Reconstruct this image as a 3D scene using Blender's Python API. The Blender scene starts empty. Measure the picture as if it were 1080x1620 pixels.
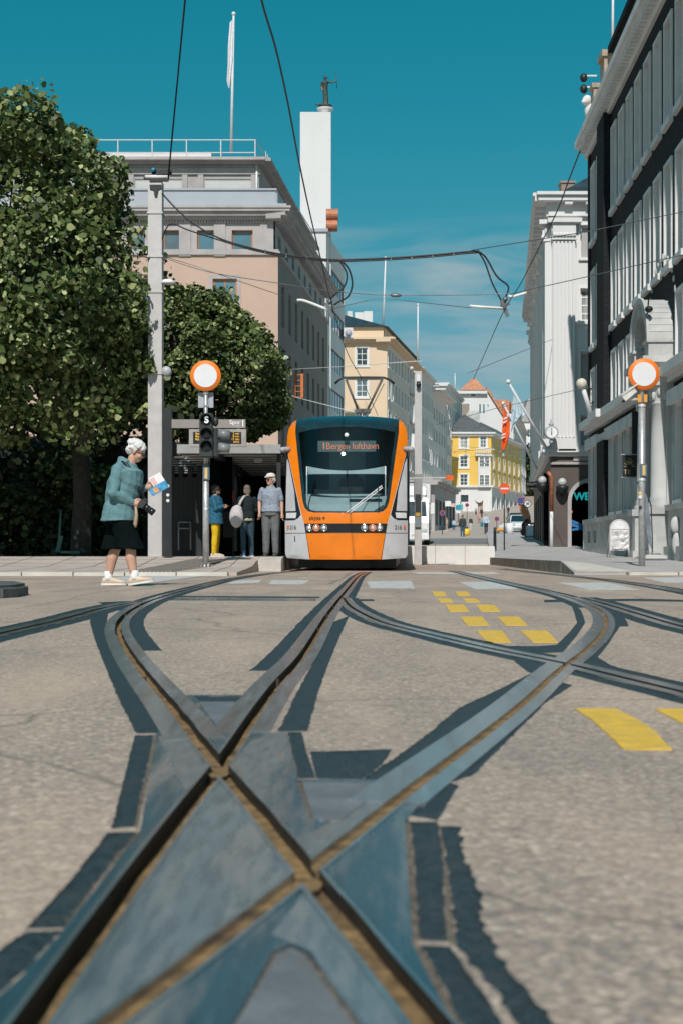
import bpy, bmesh, math, random
import numpy as np
from mathutils import Vector, Matrix, noise
from mathutils.geometry import delaunay_2d_cdt, tessellate_polygon
R = math.radians
rnd = random.Random(7)
C = bpy.context.scene.collection
SC = bpy.context.scene

# ------------------------------------------------------------------ camera, sky, sun, exposure
CAMH = .36; F = 2250.0; HX = 540.0; HY = 877.0      # photograph is 1080 x 1620, horizon on row 877
cam = bpy.data.cameras.new('camera'); camo = bpy.data.objects.new('camera', cam); C.objects.link(camo)
cam.sensor_fit = 'VERTICAL'; cam.sensor_height = 36; cam.lens = 50
camo.location = (0, 0, CAMH); camo.rotation_euler = (R(90), 0, 0)
cam.shift_y = (HY-810)/1620
cam.clip_start = .05; cam.clip_end = 5000
cam.dof.use_dof = True; cam.dof.focus_distance = 19; cam.dof.aperture_fstop = 8
SC.camera = camo
SC.view_settings.view_transform = 'Standard'; SC.view_settings.look = 'None'
SC.view_settings.exposure = 0.0; SC.view_settings.gamma = 1
SC.cycles.use_denoising = True
SC.cycles.max_bounces = 8; SC.cycles.transparent_max_bounces = 16
SC.cycles.sample_clamp_indirect = 6

SUN_EL = 44; LX = .115                                # the light travels towards (LX, 1) and down
az = math.atan2(-LX, -1.0)
w = bpy.data.worlds.new('World'); SC.world = w; w.use_nodes = True
nt = w.node_tree; N = nt.nodes; L = nt.links; N.clear()
out = N.new('ShaderNodeOutputWorld'); bg = N.new('ShaderNodeBackground'); L.new(bg.outputs[0], out.inputs[0])
sky = N.new('ShaderNodeTexSky'); sky.sky_type = 'NISHITA'; sky.sun_disc = False
sky.sun_elevation = R(SUN_EL); sky.sun_rotation = az % (2*math.pi)
sky.air_density = 1.0; sky.dust_density = .6; sky.ozone_density = 1.0
SKY = .085                                           # the photograph is graded towards teal: red falls faster than green and blue
ss = N.new('ShaderNodeSeparateColor'); sc_ = N.new('ShaderNodeCombineColor'); L.new(sky.outputs[0], ss.inputs[0])
for i_, (pw, am) in enumerate(((3.2, 4.57), (.66, .581), (.71, .63))):
    m1 = N.new('ShaderNodeMath'); m1.operation = 'MULTIPLY'; m1.inputs[1].default_value = SKY; L.new(ss.outputs[i_], m1.inputs[0])
    m2 = N.new('ShaderNodeMath'); m2.operation = 'POWER'; m2.inputs[1].default_value = pw; L.new(m1.outputs[0], m2.inputs[0])
    m3 = N.new('ShaderNodeMath'); m3.operation = 'MULTIPLY'; m3.inputs[1].default_value = am/SKY; L.new(m2.outputs[0], m3.inputs[0])
    ml = N.new('ShaderNodeMath'); ml.operation = 'MULTIPLY'; ml.inputs[1].default_value = (.6, .69, .70)[i_]/SKY; L.new(m1.outputs[0], ml.inputs[0])
    mm_ = N.new('ShaderNodeMath'); mm_.operation = 'MAXIMUM'; L.new(m3.outputs[0], mm_.inputs[0]); L.new((m3 if i_ == 0 else ml).outputs[0], mm_.inputs[1])
    m4 = N.new('ShaderNodeMath'); m4.operation = 'MINIMUM'; m4.inputs[1].default_value = 60; L.new(mm_.outputs[0], m4.inputs[0])
    if i_ == 0: red = m4
    else: L.new(m4.outputs[0], sc_.inputs[i_])
    if i_ == 1:                                      # keep the horizon from turning pink
        f5 = N.new('ShaderNodeMapRange'); f5.inputs[1].default_value = .5/SKY; f5.inputs[2].default_value = .95/SKY; f5.inputs[3].default_value = .5; f5.inputs[4].default_value = .95; L.new(m4.outputs[0], f5.inputs[0]); g5 = N.new('ShaderNodeMath'); g5.operation = 'MULTIPLY'; L.new(f5.outputs[0], g5.inputs[1]); L.new(m4.outputs[0], g5.inputs[0])
        r5 = N.new('ShaderNodeMath'); r5.operation = 'MINIMUM'; L.new(red.outputs[0], r5.inputs[0]); L.new(g5.outputs[0], r5.inputs[1]); L.new(r5.outputs[0], sc_.inputs[0])
tc = N.new('ShaderNodeTexCoord')
mp = N.new('ShaderNodeMapping'); mp.inputs['Scale'].default_value = (5, 5, 34); mp.inputs['Rotation'].default_value = (0, R(5), 0); mp.inputs['Location'].default_value = (.35, .2, .4)
nz = N.new('ShaderNodeTexNoise'); nz.inputs['Scale'].default_value = 1.3; nz.inputs['Detail'].default_value = 8; nz.inputs['Distortion'].default_value = .6
L.new(tc.outputs['Generated'], mp.inputs[0]); L.new(mp.outputs[0], nz.inputs['Vector'])
cr = N.new('ShaderNodeValToRGB'); cr.color_ramp.elements[0].position = .43; cr.color_ramp.elements[1].position = .66
L.new(nz.outputs['Fac'], cr.inputs[0])
sep = N.new('ShaderNodeSeparateXYZ'); L.new(tc.outputs['Generated'], sep.inputs[0])
band = N.new('ShaderNodeMapRange'); band.interpolation_type = 'SMOOTHSTEP'   # cirrus only low over the horizon
band.inputs[1].default_value = .24; band.inputs[2].default_value = .185; band.inputs[3].default_value = 0; band.inputs[4].default_value = .8
L.new(sep.outputs[2], band.inputs[0])
mul = N.new('ShaderNodeMath'); mul.operation = 'MULTIPLY'; L.new(cr.outputs[0], mul.inputs[0]); L.new(band.outputs[0], mul.inputs[1])
cl = N.new('ShaderNodeMix'); cl.data_type = 'RGBA'; L.new(mul.outputs[0], cl.inputs[0]); L.new(sc_.outputs[0], cl.inputs[6])
cl.inputs[7].default_value = (4.3, 5.4, 5.8, 1)
L.new(cl.outputs[2], bg.inputs[0]); bg.inputs[1].default_value = SKY
sun = bpy.data.lights.new('sun', 'SUN'); suno = bpy.data.objects.new('sun', sun); C.objects.link(suno)
sun.energy = 4.0; sun.angle = R(.5); sun.color = (1, .945, .90)
ce = math.cos(R(SUN_EL)); ld = Vector((LX, 1, 0)).normalized()*ce + Vector((0, 0, -math.sin(R(SUN_EL))))
suno.rotation_euler = ld.to_track_quat('-Z', 'Y').to_euler(); suno.location = (-5, -30, 40)

# ------------------------------------------------------------------ helpers
def P(px, py, Y):                                    # photo pixel at a given distance -> world point
    return Vector(((px-HX)*Y/F, Y, CAMH-(py-HY)*Y/F))
def G(px, py):                                       # photo pixel on the flat road
    Y = CAMH*F/(py-HY)
    return ((px-HX)*Y/F, Y)
MATS = {}
def mat(name, col=(.5, .5, .5), rough=.6, metal=0, var=.15, scale=4, bump=0, bscale=40, spec=.5, stain=None, stain_scale=1.5, stain_amt=.5,
        emit=None, estr=1, coat=0, stretch=None, trans=0, alpha=1, spots=None):
    if name in MATS: return MATS[name]
    m = bpy.data.materials.new(name); m.use_nodes = True; MATS[name] = m
    t = m.node_tree; n = t.nodes; l = t.links; b = n['Principled BSDF']
    b.inputs['Roughness'].default_value = rough; b.inputs['Metallic'].default_value = metal
    b.inputs['Specular IOR Level'].default_value = spec; b.inputs['Coat Weight'].default_value = coat
    b.inputs['Coat Roughness'].default_value = .06
    tcn = n.new('ShaderNodeTexCoord'); mpn = n.new('ShaderNodeMapping'); l.new(tcn.outputs['Object'], mpn.inputs[0])
    if stretch: mpn.inputs['Scale'].default_value = stretch
    a = n.new('ShaderNodeTexNoise'); a.inputs['Scale'].default_value = scale; a.inputs['Detail'].default_value = 6
    l.new(mpn.outputs[0], a.inputs['Vector'])
    rp = n.new('ShaderNodeValToRGB'); l.new(a.outputs['Fac'], rp.inputs[0])
    c = Vector(col[:3])
    rp.color_ramp.elements[0].position = .3; rp.color_ramp.elements[1].position = .7
    rp.color_ramp.elements[0].color = (*(c*(1-var)), 1); rp.color_ramp.elements[1].color = (*(c*(1+var)), 1)
    cur = rp.outputs[0]
    if stain:
        s = n.new('ShaderNodeTexNoise'); s.inputs['Scale'].default_value = stain_scale; s.inputs['Detail'].default_value = 9; s.inputs['Roughness'].default_value = .65
        l.new(mpn.outputs[0], s.inputs['Vector'])
        sr = n.new('ShaderNodeValToRGB'); sr.color_ramp.elements[0].position = .48; sr.color_ramp.elements[1].position = .68
        l.new(s.outputs['Fac'], sr.inputs[0])
        mm = n.new('ShaderNodeMath'); mm.operation = 'MULTIPLY'; mm.inputs[1].default_value = stain_amt; l.new(sr.outputs[0], mm.inputs[0])
        mx = n.new('ShaderNodeMix'); mx.data_type = 'RGBA'; l.new(mm.outputs[0], mx.inputs[0]); l.new(cur, mx.inputs[6]); mx.inputs[7].default_value = (*stain, 1)
        cur = mx.outputs[2]
    if spots:                                        # (scale, light colour, dark colour, amount): crushed-stone speckle
        v = n.new('ShaderNodeTexVoronoi'); v.inputs['Scale'].default_value = spots[0]; l.new(mpn.outputs[0], v.inputs['Vector'])
        vr = n.new('ShaderNodeValToRGB'); vr.color_ramp.elements[0].color = (*spots[2], 1); vr.color_ramp.elements[1].color = (*spots[1], 1)
        sx = n.new('ShaderNodeSeparateColor'); l.new(v.outputs['Color'], sx.inputs[0]); l.new(sx.outputs[0], vr.inputs[0])
        mx = n.new('ShaderNodeMix'); mx.data_type = 'RGBA'; mx.inputs[0].default_value = spots[3]; l.new(cur, mx.inputs[6]); l.new(vr.outputs[0], mx.inputs[7])
        cur = mx.outputs[2]
    l.new(cur, b.inputs['Base Color'])
    rr = n.new('ShaderNodeMapRange'); rr.inputs[3].default_value = max(0, rough-.1); rr.inputs[4].default_value = min(1, rough+.1)
    l.new(a.outputs['Fac'], rr.inputs[0]); l.new(rr.outputs[0], b.inputs['Roughness'])
    if bump:
        k = n.new('ShaderNodeTexNoise'); k.inputs['Scale'].default_value = bscale; k.inputs['Detail'].default_value = 5; l.new(mpn.outputs[0], k.inputs['Vector'])
        bp = n.new('ShaderNodeBump'); bp.inputs['Strength'].default_value = bump; bp.inputs['Distance'].default_value = .02
        l.new(k.outputs['Fac'], bp.inputs['Height']); l.new(bp.outputs[0], b.inputs['Normal'])
    if emit:
        b.inputs['Emission Color'].default_value = (*emit, 1); b.inputs['Emission Strength'].default_value = estr
    if trans: b.inputs['Transmission Weight'].default_value = trans
    if alpha < 1: b.inputs['Alpha'].default_value = alpha
    return m
def glass(name, tintc=(.5, .6, .6), refl=1.0, rough=.02):   # thin pane: tinted see-through plus mirror
    if name in MATS: return MATS[name]
    m = bpy.data.materials.new(name); m.use_nodes = True; MATS[name] = m
    t = m.node_tree; n = t.nodes; l = t.links; n.clear()
    o = n.new('ShaderNodeOutputMaterial'); tr = n.new('ShaderNodeBsdfTransparent'); tr.inputs[0].default_value = (*tintc, 1)
    gl = n.new('ShaderNodeBsdfGlossy'); gl.inputs['Roughness'].default_value = rough; gl.inputs[0].default_value = (refl, refl, refl, 1)
    fr = n.new('ShaderNodeFresnel'); fr.inputs[0].default_value = 1.6
    mx = n.new('ShaderNodeMixShader'); l.new(fr.outputs[0], mx.inputs[0]); l.new(tr.outputs[0], mx.inputs[1]); l.new(gl.outputs[0], mx.inputs[2])
    l.new(mx.outputs[0], o.inputs[0]); return m

def link(name, me, m=None, parent=None):
    o = bpy.data.objects.new(name, me); C.objects.link(o)
    if m is not None and me is not None:
        for x in (m if isinstance(m, (list, tuple)) else [m]): me.materials.append(x)
    if parent is not None: o.parent = parent
    return o
def tag(o, label=None, cat=None, group=None, kind=None):
    if label: o['label'] = label
    if cat: o['category'] = cat
    if group: o['group'] = group
    if kind: o['kind'] = kind
    return o
def thing(name, label, cat, loc=(0, 0, 0), rz=0, group=None):
    o = bpy.data.objects.new(name, None); C.objects.link(o); o.location = loc; o.rotation_euler = (0, 0, rz)
    o.empty_display_size = .1
    return tag(o, label, cat, group)
def dup(root, loc=None, rz=None, label=None, group=None):
    r = root.copy(); C.objects.link(r)
    if loc is not None: r.location = loc
    if rz is not None: r.rotation_euler = (0, 0, rz)
    if label: r['label'] = label
    if group: r['group'] = group
    for ch in list(root.children):
        c = ch.copy(); C.objects.link(c); c.parent = r
        for g in list(ch.children):
            d = g.copy(); C.objects.link(d); d.parent = c
    return r

class MB:                                            # collects shapes into one mesh
    def __init__(s): s.v = []; s.f = []; s.mi = []; s.sm = []
    def add(s, vs, fs, m=0, smooth=False):
        b = len(s.v); s.v += [tuple(x) for x in vs]
        for f in fs: s.f.append([b+i for i in f]); s.mi.append(m); s.sm.append(smooth)
        return s
    def box(s, a, b, m=0, rot=None, piv=None):       # axis box from corner to corner, optionally rotated by a matrix about piv
        x0, y0, z0 = a; x1, y1, z1 = b
        vs = [Vector(p) for p in ((x0, y0, z0), (x1, y0, z0), (x1, y1, z0), (x0, y1, z0), (x0, y0, z1), (x1, y0, z1), (x1, y1, z1), (x0, y1, z1))]
        if rot is not None:
            pv = Vector(piv) if piv is not None else (vs[0]+vs[6])/2
            vs = [rot @ (q-pv)+pv for q in vs]
        return s.add(vs, [(0, 3, 2, 1), (4, 5, 6, 7), (0, 1, 5, 4), (1, 2, 6, 5), (2, 3, 7, 6), (3, 0, 4, 7)], m)
    def bar(s, p, q, w, h=None, up=(0, 0, 1), m=0):  # square bar between two points
        p = Vector(p); q = Vector(q); h = h or w; d = (q-p).normalized(); u = Vector(up)
        if abs(d.dot(u)) > .98: u = Vector((0, 1, 0))
        r = d.cross(u).normalized(); u = r.cross(d)
        vs = [c+r*a*w/2+u*b*h/2 for c in (p, q) for a, b in ((-1, -1), (1, -1), (1, 1), (-1, 1))]
        return s.add(vs, [(3, 2, 1, 0), (4, 5, 6, 7), (0, 1, 5, 4), (1, 2, 6, 5), (2, 3, 7, 6), (3, 0, 4, 7)], m)
    def tube(s, pts, r, n=8, m=0, smooth=True, cap=True):
        pts = [Vector(p) for p in pts]; rs = r if isinstance(r, (list, tuple)) else [r]*len(pts)
        vs = []; ref = None
        for i, p in enumerate(pts):
            d = (pts[min(i+1, len(pts)-1)]-pts[max(i-1, 0)]).normalized()
            if ref is None: ref = Vector((0, 0, 1)) if abs(d.z) < .9 else Vector((1, 0, 0))
            a = d.cross(ref).normalized(); b = a.cross(d); ref = b
            vs += [p+(a*math.cos(2*math.pi*k/n)+b*math.sin(2*math.pi*k/n))*rs[i] for k in range(n)]
        fs = [(i*n+k, i*n+(k+1) % n, (i+1)*n+(k+1) % n, (i+1)*n+k) for i in range(len(pts)-1) for k in range(n)]
        s.add(vs, fs, m, smooth)
        if cap:
            b = len(s.v)-len(vs)
            s.f.append([b+k for k in range(n)][::-1]); s.mi.append(m); s.sm.append(False)
            s.f.append([b+(len(pts)-1)*n+k for k in range(n)]); s.mi.append(m); s.sm.append(False)
        return s
    def lathe(s, prof, c=(0, 0, 0), axis='Z', n=16, m=0, smooth=True):   # prof: list of (radius, height)
        c = Vector(c); vs = []
        for r, h in prof:
            for k in range(n):
                a = 2*math.pi*k/n; x, y = r*math.cos(a), r*math.sin(a)
                vs.append(c+Vector({'Z': (x, y, h), 'Y': (x, h, y), 'X': (h, x, y)}[axis]))
        fs = [(i*n+k, i*n+(k+1) % n, (i+1)*n+(k+1) % n, (i+1)*n+k) for i in range(len(prof)-1) for k in range(n)]
        return s.add(vs, fs, m, smooth)
    def disc(s, c, r, th, axis='Y', n=32, m=0):
        return s.lathe([(0, -th/2), (r, -th/2), (r, th/2), (0, th/2)], c, axis, n, m, False)
    def ball(s, c, r, n=12, k=8, m=0):
        rx, ry, rz = r if isinstance(r, (list, tuple)) else (r, r, r); c = Vector(c)
        vs = [c+Vector((rx*math.sin(math.pi*i/k)*math.cos(2*math.pi*j/n), ry*math.sin(math.pi*i/k)*math.sin(2*math.pi*j/n), rz*math.cos(math.pi*i/k))) for i in range(k+1) for j in range(n)]
        fs = [(i*n+j, (i+1)*n+j, (i+1)*n+(j+1) % n, i*n+(j+1) % n) for i in range(k) for j in range(n)]
        return s.add(vs, fs, m, True)
    def prism(s, poly, d, m=0):                      # planar polygon (3-D points) pushed along d
        n = len(poly); poly = [Vector(p) for p in poly]; d = Vector(d)
        tris = tessellate_polygon([poly])
        vs = poly+[p+d for p in poly]
        return s.add(vs, [tuple(t) for t in tris]+[tuple(i+n for i in t)[::-1] for t in tris]+[(i, (i+1) % n, (i+1) % n+n, i+n) for i in range(n)], m)
    def loft(s, rings, m=0, smooth=True, cap=True):
        n = len(rings[0]); vs = [p for r in rings for p in r]
        fs = [(i*n+k, i*n+(k+1) % n, (i+1)*n+(k+1) % n, (i+1)*n+k) for i in range(len(rings)-1) for k in range(n)]
        b = len(s.v); s.add(vs, fs, m, smooth)
        if cap:
            s.f.append([b+k for k in range(n)][::-1]); s.mi.append(m); s.sm.append(smooth)
            s.f.append([b+(len(rings)-1)*n+k for k in range(n)]); s.mi.append(m); s.sm.append(smooth)
        return s
    def mesh(s, name='mesh', fix=True):
        me = bpy.data.meshes.new(name); me.from_pydata(s.v, [], s.f)
        me.polygons.foreach_set('material_index', s.mi); me.polygons.foreach_set('use_smooth', s.sm)
        if fix:
            bm = bmesh.new(); bm.from_mesh(me)
            bmesh.ops.remove_doubles(bm, verts=bm.verts, dist=1e-5); bmesh.ops.recalc_face_normals(bm, faces=bm.faces); bm.to_mesh(me); bm.free()
        me.update(); return me
    def build(s, name, m, parent=None, fix=True):
        return link(name, s.mesh(name, fix), m, parent)
def split_parts(o):                                  # every loose piece becomes an object of its own
    bm = bmesh.new(); bm.from_mesh(o.data); bmesh.ops.remove_doubles(bm, verts=bm.verts, dist=1e-5); bm.verts.index_update(); seen = set(); isl = []
    for v in bm.verts:
        if v.index in seen: continue
        st = [v]; seen.add(v.index); c = set()
        while st:
            q = st.pop(); c.update(f.index for f in q.link_faces)
            for e in q.link_edges:
                w2 = e.other_vert(q)
                if w2.index not in seen: seen.add(w2.index); st.append(w2)
        isl.append(c)
    bm.to_mesh(o.data); bm.free(); me = o.data; name = me.name.split('.')[0]; out = []
    for c in isl[::-1]:
        ids = sorted({v for f in c for v in me.polygons[f].vertices}); mp_ = {v: i for i, v in enumerate(ids)}
        n2 = bpy.data.meshes.new(name); n2.from_pydata([me.vertices[v].co for v in ids], [], [[mp_[v] for v in me.polygons[f].vertices] for f in sorted(c)])
        for m in me.materials: n2.materials.append(m)
        out.append(n2)
    o.data = out[0]
    for n2 in out[1:]:
        d = o.copy(); d.data = n2; C.objects.link(d)
    return o
def box(name, a, b, m, parent=None): return MB().box(a, b).build(name, m, parent)
def bevel(o, wd=.01, seg=2):
    bm = bmesh.new(); bm.from_mesh(o.data)
    bmesh.ops.bevel(bm, geom=[e for e in bm.edges if len(e.link_faces) == 2 and e.calc_face_angle(0) > .6], offset=wd, segments=seg, affect='EDGES')
    bm.to_mesh(o.data); bm.free(); return o
def ring(c, rx, ry, n=14, tilt=None, ex=2.0):        # superellipse ring in the xy plane
    out = []
    for k in range(n):
        a = 2*math.pi*k/n; ca, sa = math.cos(a), math.sin(a)
        p = Vector((rx*abs(ca)**(2/ex)*(1 if ca > 0 else -1), ry*abs(sa)**(2/ex)*(1 if sa > 0 else -1), 0))
        if tilt is not None: p = tilt @ p
        out.append(Vector(c)+p)
    return out
def text_mesh(name, s, size, m, parent=None, mw=None, ext=.004, bold=0, align='CENTER', track=1):
    cu = bpy.data.curves.new('t', 'FONT'); cu.body = s; cu.size = size; cu.extrude = ext; cu.offset = bold; cu.align_x = align; cu.align_y = 'CENTER'; cu.space_character = track
    o = bpy.data.objects.new('t', cu); C.objects.link(o)
    me = bpy.data.meshes.new_from_object(o.evaluated_get(bpy.context.evaluated_depsgraph_get())); bpy.data.objects.remove(o)
    me.name = name
    if mw is None: mw = Matrix.Rotation(R(90), 4, 'X')
    me.transform(mw); return link(name, me, m, parent)
def remesh(mb, name, m, parent=None, voxel=.01, smooth=3, fac=.5):   # fuse overlapping closed shapes into one continuous surface
    me = mb.mesh(name, True); o = link(name, me, m, parent)
    md = o.modifiers.new('r', 'REMESH'); md.mode = 'VOXEL'; md.voxel_size = voxel
    if smooth:
        sm = o.modifiers.new('s', 'SMOOTH'); sm.iterations = smooth; sm.factor = fac
    e = o.evaluated_get(bpy.context.evaluated_depsgraph_get()); nm = bpy.data.meshes.new_from_object(e)
    o.modifiers.clear(); o.data = nm; nm.name = name
    if not nm.materials: nm.materials.append(m)
    for p in nm.polygons: p.use_smooth = True
    return o

# ------------------------------------------------------------------ materials of the place
def asphalt():
    m = bpy.data.materials.new('asphalt'); m.use_nodes = True; MATS['asphalt'] = m
    t = m.node_tree; n = t.nodes; l = t.links; b = n['Principled BSDF']; b.inputs['Roughness'].default_value = .82; b.inputs['Specular IOR Level'].default_value = .35
    tcn = n.new('ShaderNodeTexCoord'); co = tcn.outputs['Object']
    def tex(kind, **k):
        x = n.new(kind); l.new(co, x.inputs['Vector'])
        for a_, v_ in k.items(): x.inputs[a_].default_value = v_
        return x
    def ramp(src, stops):
        r = n.new('ShaderNodeValToRGB'); l.new(src, r.inputs[0]); e = r.color_ramp.elements
        e[0].position, e[0].color = stops[0][0], (*stops[0][1], 1); e[1].position, e[1].color = stops[-1][0], (*stops[-1][1], 1)
        for p_, c_ in stops[1:-1]: q = e.new(p_); q.color = (*c_, 1)
        return r.outputs[0]
    def mix(fac, a_, b_, mode='MIX'):
        x = n.new('ShaderNodeMix'); x.data_type = 'RGBA'; x.blend_type = mode
        if isinstance(fac, float): x.inputs[0].default_value = fac
        else: l.new(fac, x.inputs[0])
        for s_, v_ in ((6, a_), (7, b_)):
            if isinstance(v_, tuple): x.inputs[s_].default_value = (*v_, 1)
            else: l.new(v_, x.inputs[s_])
        return x.outputs[2]
    v1 = tex('ShaderNodeTexVoronoi', Scale=88.); v2 = tex('ShaderNodeTexVoronoi', Scale=210.)
    s1 = n.new('ShaderNodeSeparateColor'); l.new(v1.outputs['Color'], s1.inputs[0]); s2 = n.new('ShaderNodeSeparateColor'); l.new(v2.outputs['Color'], s2.inputs[0])
    stones = ramp(s1.outputs[0], [(0, (.20, .18, .17)), (.3, (.32, .265, .22)), (.6, (.47, .37, .275)), (.85, (.60, .48, .36)), (1, (.80, .67, .52))])
    fine = ramp(s2.outputs[1], [(0, (.24, .21, .19)), (.5, (.41, .335, .265)), (1, (.60, .49, .38))])
    edge = ramp(v1.outputs['Distance'], [(.35, (1, 1, 1)), (.8, (.62, .6, .58))])
    c = mix(.45, stones, fine); c = mix(.8, c, edge, 'MULTIPLY')
    lo = tex('ShaderNodeTexNoise', Scale=.55, Detail=7., Roughness=.6); c = mix(ramp(lo.outputs['Fac'], [(.42, (0, 0, 0)), (.7, (.5, .5, .5))]), c, (.20, .18, .165))
    st = n.new('ShaderNodeMapping'); st.inputs['Scale'].default_value = (3.2, .5, 1); l.new(co, st.inputs[0]); n2 = n.new('ShaderNodeTexNoise'); n2.inputs['Scale'].default_value = .9; n2.inputs['Detail'].default_value = 8; l.new(st.outputs[0], n2.inputs['Vector'])
    c = mix(ramp(n2.outputs['Fac'], [(.46, (0, 0, 0)), (.7, (.5, .5, .5))]), c, (.54, .42, .31))
    sp = tex('ShaderNodeTexNoise', Scale=2.3, Detail=9., Roughness=.7); c = mix(ramp(sp.outputs['Fac'], [(.62, (0, 0, 0)), (.74, (.75, .75, .75))]), c, (.10, .09, .08))
    w_ = tex('ShaderNodeTexVoronoi', Scale=.55); w_.feature = 'DISTANCE_TO_EDGE'; wn = n.new('ShaderNodeMix'); wn.data_type = 'RGBA'; wn.inputs[0].default_value = .12; l.new(co, wn.inputs[6]); nn_ = tex('ShaderNodeTexNoise', Scale=3., Detail=6.); l.new(nn_.outputs['Color'], wn.inputs[7]); l.new(wn.outputs[2], w_.inputs['Vector'])
    c = mix(ramp(w_.outputs['Distance'], [(0, (.6, .6, .6)), (.006, (0, 0, 0))]), c, (.10, .09, .08))
    c = mix(1.0, c, (1.07, 1.02, 1.04), "MULTIPLY")
    l.new(c, b.inputs['Base Color'])
    hs = n.new('ShaderNodeMath'); hs.operation = 'ADD'; l.new(v1.outputs['Distance'], hs.inputs[0]); l.new(v2.outputs['Distance'], hs.inputs[1])
    bp = n.new('ShaderNodeBump'); bp.invert = True; bp.inputs['Strength'].default_value = .4; bp.inputs['Distance'].default_value = .004; l.new(hs.outputs[0], bp.inputs['Height']); l.new(bp.outputs[0], b.inputs['Normal'])
    return m
A_CRUSH = asphalt()
M_TAR = mat('bitumen_joint', (.028, .055, .066), .5, var=.65, scale=70, bump=1.0, bscale=180, spec=.45, stain=(.09, .085, .08), stain_scale=16, stain_amt=.5)
M_STEEL = mat('rail_steel', (.43, .435, .44), .24, .8, var=.3, scale=9, stain=(.30, .225, .175), stain_scale=3.4, stain_amt=.75, stretch=(5, .35, 1), bump=.03, bscale=50)
M_PLATE = mat('crossing_steel', (.04, .088, .112), .26, .3, var=.3, scale=6, stain=(.38, .32, .28), stain_scale=1.6, stain_amt=.9, bump=.06, bscale=70, stretch=(9, .9, 1), spec=.8)  # teal base: the sky's reflection is put into the colour
M_WORN = mat('worn_pale_steel', (.25, .275, .285), .28, .5, var=.3, scale=6, stain=(.48, .38, .33), stain_scale=1.5, stain_amt=1.0, bump=.05, bscale=70, stretch=(10, 1.3, 1))
M_SCUFF = mat('scuffed_brown_steel', (.29, .27, .26), .32, .5, var=.3, scale=10, stain=(.36, .27, .22), stain_scale=3, stain_amt=.7, bump=.08, bscale=80, stretch=(8, 1.2, 1))
M_CHECK = mat('grey_steel_plate', (.25, .25, .26), .5, .4, var=.2, scale=12, bump=.4, bscale=120, stain=(.2, .17, .15), stain_scale=5)
M_GROOVE = mat('groove_dirt', (.33, .205, .085), .9, var=.5, scale=35, bump=.8, bscale=200, stain=(.04, .03, .025), stain_scale=14, stain_amt=.7)
M_GWALL = mat('groove_wall', (.045, .035, .028), .6, .3, var=.5, scale=30)  # dark rust; the groove's shadowed side is put into the colour
M_FROG = mat('worn_brown_steel', (.34, .21, .09), .7, .2, var=.5, scale=50, bump=.6, bscale=160, stain=(.05, .04, .03), stain_scale=25, stain_amt=.7)
M_SEAM = mat('mortar_seam', (.22, .17, .125), .85, var=.5, scale=60, bump=.8, bscale=200)
M_YEL = mat('yellow_road_paint', (.80, .48, .05), .7, var=.12, scale=20, bump=.4, bscale=200, stain=(.42, .33, .22), stain_scale=38, stain_amt=.55)
M_WHT = mat('white_road_paint', (.56, .545, .52), .75, var=.15, scale=20, bump=.3, bscale=200, stain=(.28, .26, .24), stain_scale=7, stain_amt=.7)

# ------------------------------------------------------------------ the road with its tracks: one planar partition, no overlapping sheets
def smooth_line(px, step=.12, it=6):
    w = [Vector(G(*p)) for p in px]
    pts = []
    for i in range(len(w)-1):
        n = max(1, int((w[i+1]-w[i]).length/step))
        p0, p1, p2, p3 = w[max(i-1, 0)], w[i], w[i+1], w[min(i+2, len(w)-1)]
        for k in range(n):
            t = k/n
            q = .5*((2*p1)+(p2-p0)*t+(2*p0-5*p1+4*p2-p3)*t*t+(3*p1-p0-3*p2+p3)*t**3)
            pts.append(q)
    pts.append(w[-1])
    for _ in range(it):
        pts = [pts[0]]+[(pts[i-1]+pts[i]*2+pts[i+1])/4 for i in range(1, len(pts)-1)]+[pts[-1]]
    return pts
def strip(line, a, b, jit=0, t0=0, t1=1):            # band between offsets a and b to the right of the line
    n = len(line); i0 = int(t0*(n-1)); i1 = int(t1*(n-1)); ln = line[i0:i1+1]
    le = []; ri = []
    for i, p in enumerate(ln):
        d = (ln[min(i+1, len(ln)-1)]-ln[max(i-1, 0)]).normalized(); r = Vector((d.y, -d.x))
        ja = rnd.uniform(-jit, jit); jb = rnd.uniform(-jit, jit)
        le.append(p+r*(a+ja)); ri.append(p+r*(b+jb))
    return ri+le[::-1]
def jag(poly, step=.02, amp=.003):
    out = []
    for i in range(len(poly)):
        a = Vector(poly[i]); b = Vector(poly[(i+1) % len(poly)]); n = max(1, min(60, int((b-a).length/step)))
        for k in range(n):
            q = a.lerp(b, k/n); d = (b-a).normalized()
            out.append(q+Vector((d.y, -d.x))*rnd.uniform(-amp, amp) if k else q)
    return out
def gp(pts): return [Vector(G(*p)) for p in pts]
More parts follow.
